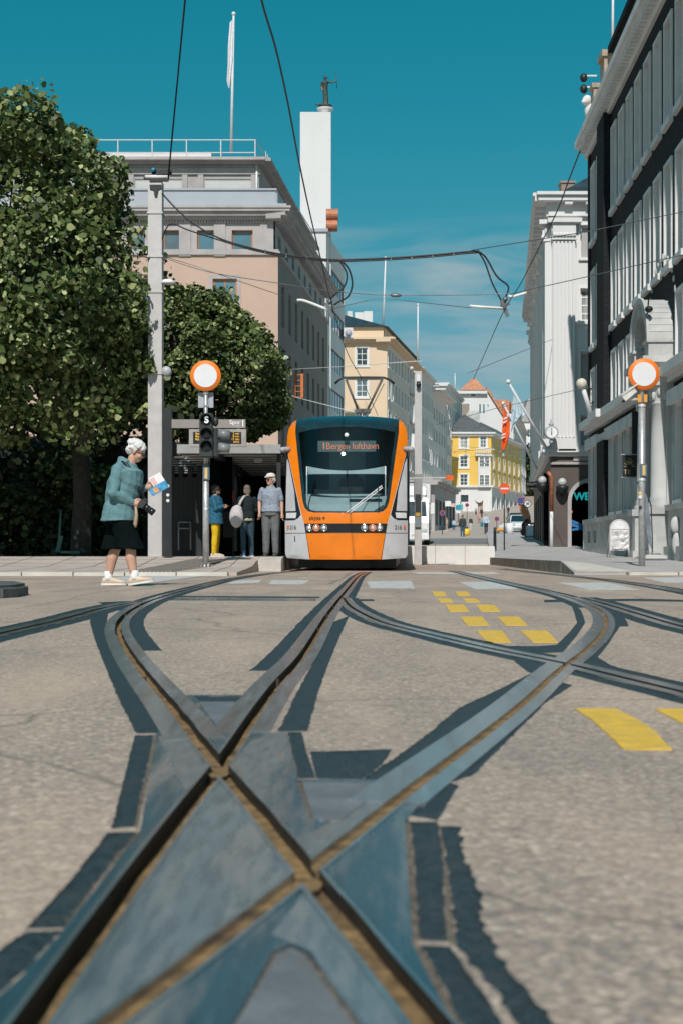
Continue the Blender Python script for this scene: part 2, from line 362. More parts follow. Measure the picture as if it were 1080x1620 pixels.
RAILS = {
 'A': [(30, 1650), (52, 1615), (195, 1415), (305, 1265), (347, 1216), (400, 1135), (440, 1080), (480, 1035), (515, 978), (533, 953), (550, 932), (567, 912), (580, 905)],
 'B': [(700, 1650), (675, 1620), (620, 1545), (540, 1448), (487, 1386), (425, 1305), (367, 1232), (347, 1216), (320, 1180), (270, 1115), (220, 1055), (195, 1017), (187, 995), (193, 978), (215, 962), (250, 947), (310, 930), (375, 915), (440, 906), (485, 902)],
 'C': [(140, 1650), (180, 1620), (280, 1550), (400, 1450), (487, 1386), (540, 1335), (630, 1265), (710, 1205), (820, 1120), (885, 1060), (925, 1030), (952, 1002), (958, 983), (950, 968), (930, 957), (890, 943), (840, 931), (790, 920), (750, 911), (715, 903)],
 'D': [(543, 946), (552, 958), (575, 972), (610, 987), (690, 1007), (765, 1025), (840, 1040), (885, 1048), (940, 1062), (990, 1075), (1080, 1096), (1200, 1125)],
 'E': [(-250, 1062), (0, 1003), (100, 980), (165, 962), (225, 951)],
 'F': [(1300, 1040), (1080, 992), (1020, 975), (960, 957), (915, 945)],
 'H': [(1300, 985), (1080, 936), (970, 919), (860, 907), (790, 900)],
}
LABEL = {'A': 'long nearly straight rail running from the lower left corner to under the tram', 'B': 'rail that comes from the lower right, crosses the middle and curls left beside the tram',
 'C': 'ochre-filled rail sweeping from the bottom left to the curve on the right', 'D': 'thin rail branching off towards the right edge past the yellow marks',
 'E': 'far left rail leaving the picture under the kerb island', 'F': 'far right rail leaving the picture near the sign pole', 'H': 'farthest right rail close to the right kerb'}
POLY = []                                            # (class, polygon), first match wins
lines = {k: smooth_line(v) for k, v in RAILS.items()}
for c in ((347, 1216), (487, 1387)):
    q = Vector(G(*c)); POLY.append(('frog', [q+Vector((math.cos(a)*.017, math.sin(a)*.04)) for a in [i*math.pi/4+.2 for i in range(8)]]))
for k, ln in lines.items():
    gw = .0145 if k not in 'CD' else .0115
    n = len(ln)
    gcls = 'groove_'+k if k != 'C' else 'fill_C'
    for i in range(0, n-1, 12): POLY.append((gcls, strip(ln[i:min(i+13, n)], -gw, gw)))
    ci = 0                                           # inside the crossing plate only a narrow bright strip shows
    while k in 'ABC' and ln[ci].y < (2.75 if k != 'C' else 2.0): ci += 1
    if ci:
        if k != 'C': POLY.append(('dirt_'+k, strip(ln[:ci+40], -.005, gw, .003)))
        for i in range(0, ci, 12): POLY.append(('steel_'+k, strip(ln[i:min(i+13, ci+1)], -gw-.006, gw+.005)))
    if k in 'AB': sd = (-.064, .056)
    elif k == 'C': sd = (-.07, .046)
    elif k == 'D': sd = (-.06, .05)
    else: sd = (-.07, .06)
    for i in range(ci, n-1, 12): POLY.append(('steel_'+k, strip(ln[i:min(i+13, n)], *sd)))
def pp(cls, pts, amp=.003, step=.02): POLY.append((cls, jag(gp(pts), step*.6, amp*.45)))
# crossing plates, seams and grey inserts
pp('check', [(372, 1625), (440, 1512), (460, 1503), (480, 1512), (560, 1625), (600, 1690), (330, 1690)], .0005)
pp('seam', [(352, 1650), (434, 1506), (460, 1495), (486, 1506), (572, 1625), (620, 1690), (330, 1690)], .0015)
pp('tar', [(214, 1163), (243, 1163), (236, 1200), (212, 1308), (177, 1311), (192, 1250)])
pp('seam', [(243, 1163), (248, 1163), (241, 1205), (219, 1312), (212, 1308), (236, 1200)], .001)
pp('tar', [(172, 1317), (216, 1316), (150, 1395), (98, 1468), (40, 1470), (110, 1395)])
pp('seam', [(216, 1316), (223, 1316), (158, 1395), (104, 1470), (98, 1468), (150, 1395)], .001)
pp('tar', [(40, 1474), (100, 1472), (30, 1545), (-120, 1680), (-220, 1660)])
pp('tar', [(649, 1300), (691, 1300), (700, 1360), (706, 1490), (663, 1488), (656, 1400)])
pp('seam', [(640, 1296), (649, 1300), (656, 1400), (663, 1488), (652, 1494), (646, 1400)], .001)
pp('seam', [(684, 1297), (697, 1308), (710, 1400), (722, 1500), (706, 1490), (700, 1360), (691, 1300)], .002)
pp('tar', [(695, 1307), (727, 1307), (732, 1350), (745, 1385), (762, 1420), (760, 1450), (778, 1490), (800, 1530), (830, 1560), (900, 1640), (850, 1660), (775, 1560), (722, 1500), (710, 1400)], .009, .025)
pp('tar', [(665, 1495), (712, 1497), (770, 1580), (830, 1680), (780, 1680), (720, 1600)])
pp('seam', [(652, 1494), (665, 1495), (720, 1600), (780, 1680), (765, 1680), (705, 1600)], .001)
pp('tar', [(647, 1290), (702, 1235), (725, 1243), (692, 1298)])
pp('check', [(478, 1238), (545, 1240), (592, 1238), (600, 1250), (540, 1300), (505, 1300), (495, 1296)], .0005)
pp('seam', [(470, 1235), (478, 1238), (495, 1296), (490, 1298)], .001)
pp('tar', [(455, 1158), (477, 1158), (485, 1188), (500, 1231), (472, 1232)])
pp('tar', [(491, 1189), (620, 1185), (604, 1210), (572, 1233), (500, 1232)])
pp('worn', [(347, 1228), (380, 1262), (470, 1384), (330, 1500), (170, 1620), (110, 1690), (20, 1690), (95, 1600), (250, 1360)], .002)
pp('worn', [(490, 1402), (540, 1445), (690, 1650), (640, 1700), (590, 1640), (492, 1505), (455, 1490), (430, 1480)], .002)
pp('scuff', [(354, 1216), (400, 1172), (441, 1157), (458, 1160), (430, 1225), (405, 1292), (385, 1262)], .003)
pp('scuff', [(341, 1214), (300, 1175), (258, 1163), (250, 1166), (275, 1215), (302, 1266), (322, 1245)], .003)
pp('scuff', [(500, 1360), (545, 1318), (640, 1240), (610, 1240), (545, 1292), (468, 1330)], .003)
pp('plate', [(247, 1160), (455, 1160), (472, 1234), (600, 1234), (720, 1215), (690, 1245), (645, 1296), (652, 1494), (705, 1600), (790, 1700), (-150, 1700), (30, 1550), (100, 1474), (222, 1316), (240, 1205)], .001)
pp('check', [(316, 1111), (385, 1111), (350, 1160)], .0005)
pp('tar', [(308, 1101), (396, 1101), (388, 1111), (316, 1111)])
pp('plate', [(292, 1100), (405, 1100), (350, 1160)], .0005)
# wide ragged bitumen strips
pp('tar', [(143, 985), (147, 965), (172, 962), (170, 985), (185, 1030), (215, 1080), (257, 1160), (215, 1160), (190, 1110), (165, 1050), (150, 1010)], .006)
pp('tar', [(552, 974), (536, 1010), (520, 1050), (505, 1090), (487, 1157), (440, 1157), (470, 1095), (500, 1040), (525, 985)], .006)
pp('tar', [(845, 1062), (800, 1085), (725, 1120), (680, 1158), (640, 1188), (572, 1233), (610, 1235), (700, 1190), (800, 1115), (860, 1070)], .006)
pp('tar', [(905, 1084), (862, 1112), (832, 1142), (802, 1172), (772, 1202), (747, 1227), (705, 1240), (780, 1165), (830, 1125), (890, 1080)], .005)
pp('tar', [(895, 945), (918, 965), (925, 985), (912, 1005), (890, 1032), (840, 1034), (795, 1022), (850, 1022), (880, 1020), (900, 1000), (912, 985), (905, 962)], .006)
pp('tar', [(960, 975), (985, 983), (962, 1018), (945, 1040), (965, 1052), (1000, 1064), (1080, 1083), (1080, 1095), (990, 1073), (925, 1050), (945, 1010)], .006)
pp('tar', [(820, 1038), (850, 1052), (862, 1066), (835, 1064), (812, 1046)], .003)
def tarband(k, a, b, t0, t1, jit=.004):
    ln = lines[k]; n = len(ln); i0 = int(t0*(n-1)); i1 = int(t1*(n-1))
    for i in range(i0, i1, 12):
        POLY.append(('tar', strip(ln[i:min(i+13, i1+1)], a, b, jit)))
tarband('A', -.125, -.06, .12, 1); tarband('A', .05, .12, .3, 1)
tarband('B', .05, .13, .13, 1); tarband('B', -.14, -.06, .25, 1)
tarband('C', -.14, -.065, .28, 1); tarband('C', .042, .11, .2, 1)
tarband('D', -.12, -.06, 0, 1); tarband('D', .05, .11, .1, 1)
for k in 'EFH': tarband(k, -.15, -.07, 0, 1); tarband(k, .06, .15, 0, 1)
# drains across the track and an odd bitumen patch
pp('drain', [(255, 946), (500, 947), (500, 951), (250, 950)], .001)
pp('tar', [(250, 942.5), (505, 944), (506, 946.5), (252, 945)], .01)
pp('tar', [(155, 953), (240, 949), (250, 952), (165, 957)], .01)
pp('tar', [(560, 948), (590, 948), (592, 951), (562, 951)], .004)
pp('tar', [(860, 949), (1010, 947), (1080, 949), (1080, 952), (990, 951), (860, 953)], .008)
# painted marks
for q in ([(907, 1122), (972, 1122), (1005, 1138), (1035, 1158), (1062, 1187), (985, 1187), (962, 1164), (938, 1142)], [(1035, 1123), (1095, 1122), (1150, 1150), (1085, 1149)],
          [(683, 936), (702, 936), (706, 943), (687, 943)], [(720, 936), (738, 936), (744, 943), (724, 943)], [(691, 947), (711, 947), (717, 953), (696, 953)], [(731, 947), (752, 947), (759, 953), (737, 953)],
          [(704, 957), (733, 957), (742, 968), (711, 968)], [(752, 957), (780, 957), (792, 968), (761, 968)], [(728, 976), (762, 976), (773, 990), (739, 990)], [(785, 976), (820, 976), (834, 990), (800, 990)],
          [(753, 998), (793, 998), (808, 1017), (770, 1017)], [(822, 998), (864, 998), (882, 1017), (843, 1017)]):
    pp('yellow', q, .004)
for q in ([(580, 920), (650, 919), (655, 931), (585, 930)], [(725, 921), (800, 920), (835, 931), (750, 932)], [(882, 922), (960, 922), (1010, 933), (930, 933)], [(1015, 914), (1100, 913), (1140, 921), (1050, 922)],
          [(165, 914), (330, 905), (345, 908), (230, 923), (160, 925)], [(430, 918), (490, 918), (480, 924), (425, 924)], [(650, 905), (780, 905), (790, 908), (660, 908)], [(370, 919), (415, 917), (410, 922), (360, 924)]):
    pp('white', q, .02, .08)
X0, X1, Y0, Y1 = -14., 14., .55, 45.
verts = [Vector(p) for p in ((X0, Y0), (X1, Y0), (X1, Y1), (X0, Y1))]; edges = [(0, 1), (1, 2), (2, 3), (3, 0)]
cl2 = lambda p: Vector((min(max(p[0], X0), X1), min(max(p[1], Y0), Y1)))
POLY = [(c, [cl2(p) for p in q]) for c, q in POLY]
for c, q in POLY:
    b = len(verts); verts += q; edges += [(b+i, b+(i+1) % len(q)) for i in range(len(q))]
# extra grid lines keep far triangles from getting too long
ov, oe, of, *_ = delaunay_2d_cdt(verts, edges, [], 0, 1e-5, False)
ov = np.array([tuple(v) for v in ov]); of = [list(f) for f in of]
cen = np.array([ov[f].mean(0) for f in of])
def pip(pts, poly):
    q = np.array([tuple(p) for p in poly]); x, y = pts[:, 0], pts[:, 1]; r = np.zeros(len(pts), bool)
    for i in range(len(q)):
        (xa, ya), (xb, yb) = q[i-1], q[i]
        if ya == yb: continue
        r ^= ((ya > y) != (yb > y)) & (x < (xb-xa)*(y-ya)/(yb-ya)+xa)
    return r
cls = np.full(len(of), -1)
for i in range(len(POLY)-1, -1, -1):
    cls[pip(cen, POLY[i][1])] = i
# painter's order: frogs, grooves and rails first, then plates, paint and bitumen in list order
order = lambda c: 0 if c == 'frog' or c.startswith('dirt') else 1 if c.startswith(('groove', 'fill')) else 2 if c.startswith('steel') else 3
best = np.full(len(of), 99); nm = np.array(['asphalt']*len(of), dtype=object)
for i, (c, q) in enumerate(POLY):
    h = pip(cen, q) & (best > order(c)); best[h] = order(c); nm[h] = c
ZC = {'frog': -.009, 'groove': -.026, 'dirt': -.016, 'fill': -.007, 'steel': .003, 'plate': .001, 'check': .002, 'worn': .001, 'scuff': .001, 'seam': -.002, 'tar': -.002, 'drain': .001, 'yellow': .0025, 'white': .002, 'asphalt': 0}
zc = lambda c: ZC[c.split('_')[0]]
emap = {}
for ti, f in enumerate(of):
    for a, b in zip(f, f[1:]+f[:1]): emap.setdefault((min(a, b), max(a, b)), []).append(ti)
groups = {}
for ti, f in enumerate(of):
    z = zc(nm[ti]); groups.setdefault(nm[ti], MB()).add([(ov[i][0], ov[i][1], z) for i in f], [tuple(range(len(f)))])
for (a, b), t in emap.items():
    if len(t) == 2 and nm[t[0]] != nm[t[1]]:
        z0, z1 = zc(nm[t[0]]), zc(nm[t[1]])
        if abs(z0-z1) > 1e-6:
            hi = nm[t[0]] if z0 > z1 else nm[t[1]]
            lo = nm[t[0]] if z0 < z1 else nm[t[1]]
            own = hi if (hi.startswith('steel') or hi in ('plate', 'check')) else lo
            if own.startswith(('groove', 'dirt', 'fill')) or own == 'asphalt': own = hi
            if lo.startswith(('groove', 'dirt', 'frog')): own = 'wall_'+(lo.split('_')[1] if '_' in lo else 'A')
            groups.setdefault(own, MB()).add([(*ov[a], z0), (*ov[b], z0), (*ov[b], z1), (*ov[a], z1)], [(0, 1, 2, 3)])
# terrain outside the track plate: one profile along the street, climbing beyond the crossing
ZP = [(-300, 0), (50, 0), (107, 1.6), (150, 3.4), (190, 5.6), (300, 14), (700, 45), (3000, 45)]
def zt(Y):
    for (a, za), (b, zb) in zip(ZP, ZP[1:]):
        if Y <= b: return za+(zb-za)*(Y-a)/(b-a)
    return ZP[-1][1]
xs = [-3000, -200, X0, X1, 200, 3000]; ys = [-300, Y0, Y1, 50, 60, 70, 80, 90, 107, 120, 135, 150, 170, 190, 220, 260, 300, 500, 700, 3000]
g = groups['asphalt']
for i in range(len(xs)-1):
    for j in range(len(ys)-1):
        if xs[i] == X0 and ys[j] == Y0: continue
        g.add([(xs[i], ys[j], zt(ys[j])), (xs[i+1], ys[j], zt(ys[j])), (xs[i+1], ys[j+1], zt(ys[j+1])), (xs[i], ys[j+1], zt(ys[j+1]))], [(0, 1, 2, 3)])
def up(o):                                           # face the flat triangles upwards
    bm = bmesh.new(); bm.from_mesh(o.data); bmesh.ops.remove_doubles(bm, verts=bm.verts, dist=1e-6)
    fl = [f for f in bm.faces if f.normal.z < -.5]; bmesh.ops.reverse_faces(bm, faces=fl); bm.to_mesh(o.data); bm.free(); return o
tag(up(groups['asphalt'].build('road', A_CRUSH, fix=False)), 'beige worn asphalt crossing', kind='structure')
tag(up(groups['tar'].build('bitumen_joint', M_TAR, fix=False)), 'dark bitumen strips sealing the tracks', kind='structure')
tag(up(groups['seam'].build('mortar_seam', M_SEAM, fix=False)), 'thin mortar seams beside the crossing plate', kind='structure')
tag(up(groups['yellow'].build('yellow_road_marking', M_YEL, fix=False)), 'yellow dashes painted on the road', kind='structure')
tag(up(groups['white'].build('white_road_marking', M_WHT, fix=False)), 'worn white crossing stripes', kind='structure')
tag(up(groups['drain'].build('drain_grating', M_STEEL, fix=False)), 'narrow steel drain across the tram track', 'drain')
t = thing('rail_crossing', 'blue-grey steel crossing plate where the three nearest rails meet', 'rail crossing')
up(groups['plate'].build('steel_plate', M_PLATE, t, fix=False)); [up(groups[q_].build(n_, m_, t, fix=False)) for q_, n_, m_ in (('worn', 'worn_plate', M_WORN), ('scuff', 'scuffed_plate', M_SCUFF)) if q_ in groups]; split_parts(up(groups['check'].build('insert_plate', M_CHECK, t, fix=False))); split_parts(up(groups['frog'].build('crossing_nose', M_FROG, t, fix=False)))
for k in RAILS:
    t = thing('tram_rail', LABEL[k], 'rail', group='grooved tram rails in the road')
    if 'steel_'+k in groups: up(groups['steel_'+k].build('rail_head', M_STEEL, t, fix=False))
    for q_ in ('dirt_', 'fill_'):
        if q_+k in groups: up(groups[q_+k].build('groove_filling', M_GROOVE, t, fix=False))
    if 'wall_'+k in groups: groups['wall_'+k].build('groove_wall', M_GWALL, t, fix=False)
    if 'groove_'+k in groups: up(groups['groove_'+k].build('groove', M_GROOVE, t, fix=False))
# ------------------------------------------------------------------ buildings
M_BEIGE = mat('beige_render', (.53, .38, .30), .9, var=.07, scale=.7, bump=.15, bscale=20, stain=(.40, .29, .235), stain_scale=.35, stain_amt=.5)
M_BEIGESHADE = mat('shaded_beige_render', (.30, .24, .215), .9, var=.08, scale=.6, bump=.15, bscale=20, stain=(.24, .19, .17), stain_scale=.3, stain_amt=.5)  # the front's beige darkened; the side's shade is put into the colour
M_GSTONE = mat('grey_stone_trim', (.42, .39, .38), .85, var=.1, scale=1.2, stain=(.27, .25, .25), stain_scale=.9, stain_amt=.5)
M_GPANEL = mat('grey_blue_panel', (.37, .40, .44), .6, var=.05, scale=1)
M_WHITEW = mat('white_render', (.68, .675, .665), .85, var=.03, scale=.4, stain=(.58, .575, .565), stain_scale=.5, stain_amt=.35, stretch=(1, 1, .25))
M_WOODF = mat('orange_wood_frame', (.42, .17, .05), .6, var=.2, scale=8)
M_WFRAME = mat('white_frame', (.74, .74, .72), .6, var=.05)
M_DFRAME = mat('dark_frame', (.03, .035, .04), .5, var=.2)
M_PANE = mat('window_glass', (.035, .055, .065), .06, var=.4, scale=.35, spec=.9)
M_PANEB = mat('blue_window_glass', (.10, .21, .26), .08, var=.25, scale=.4, spec=1.0)
M_CURT = mat('curtained_glass', (.30, .31, .30), .15, var=.5, scale=1.1, stretch=(6, 6, .6), spec=.8)
M_PANEG = mat('grey_reflecting_glass', (.12, .17, .19), .07, var=.4, scale=.5, spec=1.0)
M_SHUT = mat('white_slat_shutter', (.72, .71, .69), .7, var=.04)
M_ROOFD = mat('dark_roof_tile', (.03, .045, .055), .45, var=.4, scale=2, bump=.4, bscale=6)
M_CREAM = mat('cream_render', (.72, .55, .385), .9, var=.05, scale=.5, stain=(.62, .47, .33), stain_scale=.3, stain_amt=.4)
M_PALE = mat('pale_pinkish_render', (.70, .61, .54), .9, var=.05, scale=.5)
M_GREYW = mat('pale_grey_render', (.68, .67, .66), .9, var=.06, scale=.5, stain=(.58, .57, .56), stain_scale=.4, stain_amt=.4)
M_YELW = mat('yellow_render', (.76, .50, .115), .85, var=.06, scale=.5, stain=(.65, .42, .12), stain_scale=.4, stain_amt=.3)
M_TERRA = mat('terracotta_tile', (.52, .235, .13), .85, var=.25, scale=2.5, bump=.4, bscale=8)
M_BRONZE = mat('bronze', (.07, .085, .075), .5, .5, var=.4, scale=8)
M_COPPER = mat('rusty_orange_metal', (.45, .17, .09), .6, .2, var=.2, scale=3)
M_STONEL = mat('pale_stone', (.72, .715, .70), .85, var=.07, scale=1.5, stain=(.58, .57, .55), stain_scale=1.2, stain_amt=.5, bump=.1, bscale=25)
M_STONEG = mat('weathered_grey_stone', (.52, .52, .50), .9, var=.12, scale=1.6, stain=(.27, .29, .285), stain_scale=.9, stain_amt=.6, bump=.2, bscale=25)
M_BROWNST = mat('brown_polished_stone', (.10, .08, .07), .5, var=.2, scale=1, stain=(.14, .11, .10), stain_scale=.7)
M_GALV = mat('galvanised_steel', (.52, .50, .49), .55, .25, var=.1, scale=6, stain=(.4, .38, .37), stain_scale=3, stain_amt=.4)
M_BLACK = mat('black_metal', (.014, .016, .017), .5, var=.3)
M_DARKIN = mat('dark_interior', (.004, .005, .006), .9, spec=.03)

def brickmat():
    m = bpy.data.materials.new('dark_brick'); m.use_nodes = True; MATS['dark_brick'] = m
    t = m.node_tree; n = t.nodes; l = t.links; b = n['Principled BSDF']
    tcn = n.new('ShaderNodeTexCoord'); sx = n.new('ShaderNodeSeparateXYZ'); cx = n.new('ShaderNodeCombineXYZ')
    l.new(tcn.outputs['Object'], sx.inputs[0]); ad = n.new('ShaderNodeMath'); l.new(sx.outputs[0], ad.inputs[0]); l.new(sx.outputs[1], ad.inputs[1])
    l.new(ad.outputs[0], cx.inputs[0]); l.new(sx.outputs[2], cx.inputs[1])
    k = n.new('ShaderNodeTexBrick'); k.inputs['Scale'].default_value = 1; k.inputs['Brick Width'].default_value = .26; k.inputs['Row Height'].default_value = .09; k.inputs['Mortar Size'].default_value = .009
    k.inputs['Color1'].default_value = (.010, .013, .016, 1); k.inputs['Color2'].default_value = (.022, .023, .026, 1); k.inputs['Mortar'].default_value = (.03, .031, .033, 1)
    l.new(cx.outputs[0], k.inputs['Vector']); l.new(k.outputs['Color'], b.inputs['Base Color']); b.inputs['Roughness'].default_value = .75; b.inputs['Specular IOR Level'].default_value = .12
    bp = n.new('ShaderNodeBump'); bp.inputs['Strength'].default_value = .5; bp.inputs['Distance'].default_value = .01; bp.invert = True
    l.new(k.outputs['Fac'], bp.inputs['Height']); l.new(bp.outputs[0], b.inputs['Normal']); return m
M_BRICK = brickmat()

def sub(o, root):                                    # parent without moving world geometry
    o.parent = root; o.matrix_parent_inverse = Matrix.Translation(-Vector(root.location)); return o
class Wall:
    def __init__(s, O, E):
        s.O = Vector(O); d = Vector(E)-s.O; d.z = 0; s.L = d.length; s.U = d.normalized(); s.N = s.U.cross(Vector((0, 0, 1)))
    def p(s, u, v, n=0): return s.O+s.U*u+Vector((0, 0, v-s.O.z))+s.N*n      # v is a world height
    def uv(s, px, py):
        d = Vector(((px-HX)/F, 1, -(py-HY)/F)); c = Vector((0, 0, CAMH)); t = (s.O-c).dot(s.N)/d.dot(s.N); q = c+d*t
        return ((q-s.O).dot(s.U), q.z)
    def u_at_Y(s, Y): return (Y-s.O.y)/s.U.y
    def mw(s, u, v, n=0):
        m = Matrix.Identity(4); p = s.p(u, v, n)
        for i in range(3): m[i][0] = s.U[i]; m[i][1] = -s.N[i]; m[i][2] = (0, 0, 1)[i]; m[i][3] = p[i]
        return m
def wall_cells(mb, W, z0, z1, holes, depth=.2, u0=0, u1=None, m=0, n=0):
    u1 = W.L if u1 is None else u1
    us = sorted({u0, u1, *[h[0] for h in holes], *[h[2] for h in holes]}); us = [u for u in us if u0-1e-6 <= u <= u1+1e-6]
    vs = sorted({z0, z1, *[h[1] for h in holes], *[h[3] for h in holes]}); vs = [v for v in vs if z0-1e-6 <= v <= z1+1e-6]
    for i in range(len(us)-1):
        for j in range(len(vs)-1):
            uc, vc = (us[i]+us[i+1])/2, (vs[j]+vs[j+1])/2
            if any(h[0] < uc < h[2] and h[1] < vc < h[3] for h in holes): continue
            mb.add([W.p(us[i], vs[j], n), W.p(us[i+1], vs[j], n), W.p(us[i+1], vs[j+1], n), W.p(us[i], vs[j+1], n)], [(0, 1, 2, 3)], m)
    for a, b, c, d in holes:
        q = [(a, b), (c, b), (c, d), (a, d)]
        for i in range(4):
            (ua, va), (ub, vb) = q[i], q[(i+1) % 4]
            mb.add([W.p(ua, va, n), W.p(ub, vb, n), W.p(ub, vb, n-depth), W.p(ua, va, n-depth)], [(3, 2, 1, 0)], m)
def wbox(mb, W, u0, u1, v0, v1, n0, n1, m=0):        # box in wall coordinates
    vs = [W.p(u, v, n) for n in (n0, n1) for u, v in ((u0, v0), (u1, v0), (u1, v1), (u0, v1))]
    mb.add(vs, [(0, 1, 2, 3), (7, 6, 5, 4), (0, 4, 5, 1), (1, 5, 6, 2), (2, 6, 7, 3), (3, 7, 4, 0)], m)
WCACHE = {}
def window(root, W, u0, v0, u1, v1, depth=.2, nx=2, ny=2, fm=None, pm=None, fw=.07, sur=0, sm=None, n=0, deep=.06):
    fm = fm or M_WFRAME; pm = rnd.choice((M_PANE, M_PANE, M_PANEG, M_CURT)) if pm in (None, M_PANE) else rnd.choice((pm, pm, M_PANEG)) if pm is M_PANEB else pm
    w, h = round(u1-u0, 2), round(v1-v0, 2); key = (w, h, nx, ny, fm.name, pm.name, fw, round(sur, 3), round(depth, 3))
    if key not in WCACHE:
        f = MB()
        f.box((0, 0, 0), (fw, deep, h)).box((w-fw, 0, 0), (w, deep, h)).box((fw, 0, 0), (w-fw, deep, fw)).box((fw, 0, h-fw), (w-fw, deep, h))
        mw_ = fw*.6
        for i in range(1, nx): x = w*i/nx; f.box((x-mw_/2, .006, fw), (x+mw_/2, deep-.006, h-fw))
        for j in range(1, ny): z = h*j/ny; f.box((fw, .012, z-mw_/2), (w-fw, deep-.012, z+mw_/2))
        if sur:                                      # surround standing proud of the wall
            d0 = -depth-.04
            f.box((-sur, d0, -sur), (0, d0+.07, h+sur)).box((w, d0, -sur), (w+sur, d0+.07, h+sur)).box((0, d0, h), (w, d0+.07, h+sur)).box((-sur*1.2, d0-.06, -sur-.05), (w+sur*1.2, d0+.07, 0))
        fme = f.mesh('window', False); fme.materials.append(fm)
        p = MB().box((fw*.5, deep*.5, fw*.5), (w-fw*.5, deep*.5+.012, h-fw*.5)).mesh('pane', False); p.materials.append(pm)
        WCACHE[key] = (fme, p)
    fme, pme = WCACHE[key]
    o = link('window', fme, None); o.parent = root
    o.matrix_parent_inverse = Matrix.Translation(-Vector(root.location)); o.matrix_basis = W.mw(u0, v0, n-depth)
    link('pane', pme, None, o); return o
def building(name, label, group, loc): return thing(name, label, 'building', loc, 0, None)
def px_line(x0, Y0, vp, Y):                          # point on a street wall that runs to vanishing column vp
    X0_ = (x0-HX)*Y0/F; return Vector((X0_+(Y-Y0)*(vp-HX)/F, Y, 0))

# ---- beige office building on the left, front to the camera and a long shaded side
Y0_ = 80; b = building('office_building', 'beige rendered office building with grey cornice and a railed flat roof on the left', None, P(440, 880, 80)); zb = zt(80)
c0 = px_line(440, 80, 780, 80); c1 = px_line(440, 80, 780, 104)
WF = Wall((c0.x-20, 80, 0), (c0.x, 80, 0)); WS = Wall(c0, c1)
zF = lambda y, Y=80: CAMH-(y-HY)*Y/F
mb = MB(); holes = []
u0, va = WF.uv(337, 482); u1, vb = WF.uv(375, 441); va = vb-2.4
fh = [(u0, va, u1, vb)]
for dx in (4.2, 8.4, 12.6): fh.append((u0-dx, va, u1-dx, vb)); 
fh += [(a, c-3.6, d, e-3.6) for a, c, d, e in fh]
zt1 = zF(403)
wall_cells(mb, WF, 0, zt1, fh, .18)
sh = [(WS.u_at_Y(Yc-.55), r, WS.u_at_Y(Yc+.55), r+2.4) for Yc in [81.9+2.77*i for i in range(8)] for r in (13.4, 9.8, 6.2)]
mbs = MB(); wall_cells(mbs, WS, 0, zt1, sh, .25)
sub(mb.build('front_wall', M_BEIGE), b); sub(mbs.build('side_wall', M_BEIGESHADE), b)
for h in fh: window(b, WF, *h, .12, 2, 3, M_WOODF, M_PANEB, .11, sur=0)
for h in fh[:4]:
    m_ = MB(); s_ = .2
    wbox(m_, WF, h[0]-s_, h[0], h[1]-.1, h[3]+s_, 0, .04); wbox(m_, WF, h[2], h[2]+s_, h[1]-.1, h[3]+s_, 0, .04); wbox(m_, WF, h[0], h[2], h[3], h[3]+s_, 0, .04)
    sub(m_.build('window_surround', M_GSTONE), b)
for i, h in enumerate(sh): window(b, WS, *h, .2, 2, 2, M_GSTONE if i < 6 else M_DFRAME, M_PANE, .07)
# frieze storey with wooden windows
zf0, zf1 = zt1, zF(349)
fr = []
for x0, x1 in ((203, 236), (258, 291), (312, 346), (367, 400), (148, 181)):
    a, z0 = WF.uv(x0, 397); c, z1 = WF.uv(x1, 364); fr.append((a, z0, c, z1))
mb = MB(); wall_cells(mb, WF, zf0, zf1, fr, .3, 0, WF.L-.25)
us = WS.u_at_Y
frs = [(us(Yc-.55), zF(397), us(Yc+.55), zF(364)) for Yc in [81.9+2.77*i for i in range(8)]]
wall_cells(mb, WS, zf0, zf1, frs, .3, .25, WS.L, n=-.2)
for a, z0, c, z1 in fr: wbox(mb, WF, a-1.0, a-.35, z0-.05, zf1, 0, .07)
wbox(mb, WF, WF.L-1.0, WF.L-.25, zf0, zf1, 0, .07)
sub(mb.build('frieze_wall', M_GSTONE), b)
for h in fr: window(b, WF, *h, .22, 1, 1, M_WOODF, M_PANEB, .09)
for h in frs: window(b, WS, *h, .3, 1, 1, M_DFRAME, M_PANE, .09, n=-.2)
mb = MB()
wbox(mb, WF, -.5, WF.L+.12, zt1-.02, zt1+.16, -.3, .14); wbox(mb, WS, -.1, WS.L, zt1-.02, zt1+.16, -.3, .12)
wbox(mb, WF, -.5, WF.L+.05, zt1+.16, zt1+.3, -.3, .05)
for i in range(5): wbox(mb, WF, fr[i][0]-1.0, fr[i][0]-.35, zt1-.1, zt1-.02, -.1, .1)
sub(mb.build('string_course', M_GSTONE), b)
# main cornice in steps, dentils below
mb = MB(); zc0 = zf1
for k, (dz, pr) in enumerate(((.18, .25), (.22, .5), (.16, .68), (.12, .75))):
    wbox(mb, WF, -2, WF.L+pr, zc0, zc0+dz, -.6, pr); wbox(mb, WS, -.6, WS.L+pr, zc0+.001, zc0+dz-.001, -.6, pr); zc0 += dz
for i in range(120): wbox(mb, WF, .2+i*.16, .28+i*.16, zf1-.12, zf1, -.02, .2)
for i in range(90): wbox(mb, WS, .2+i*.26, .33+i*.26, zf1-.14, zf1, -.2, .2)
sub(mb.build('cornice', M_GSTONE), b)
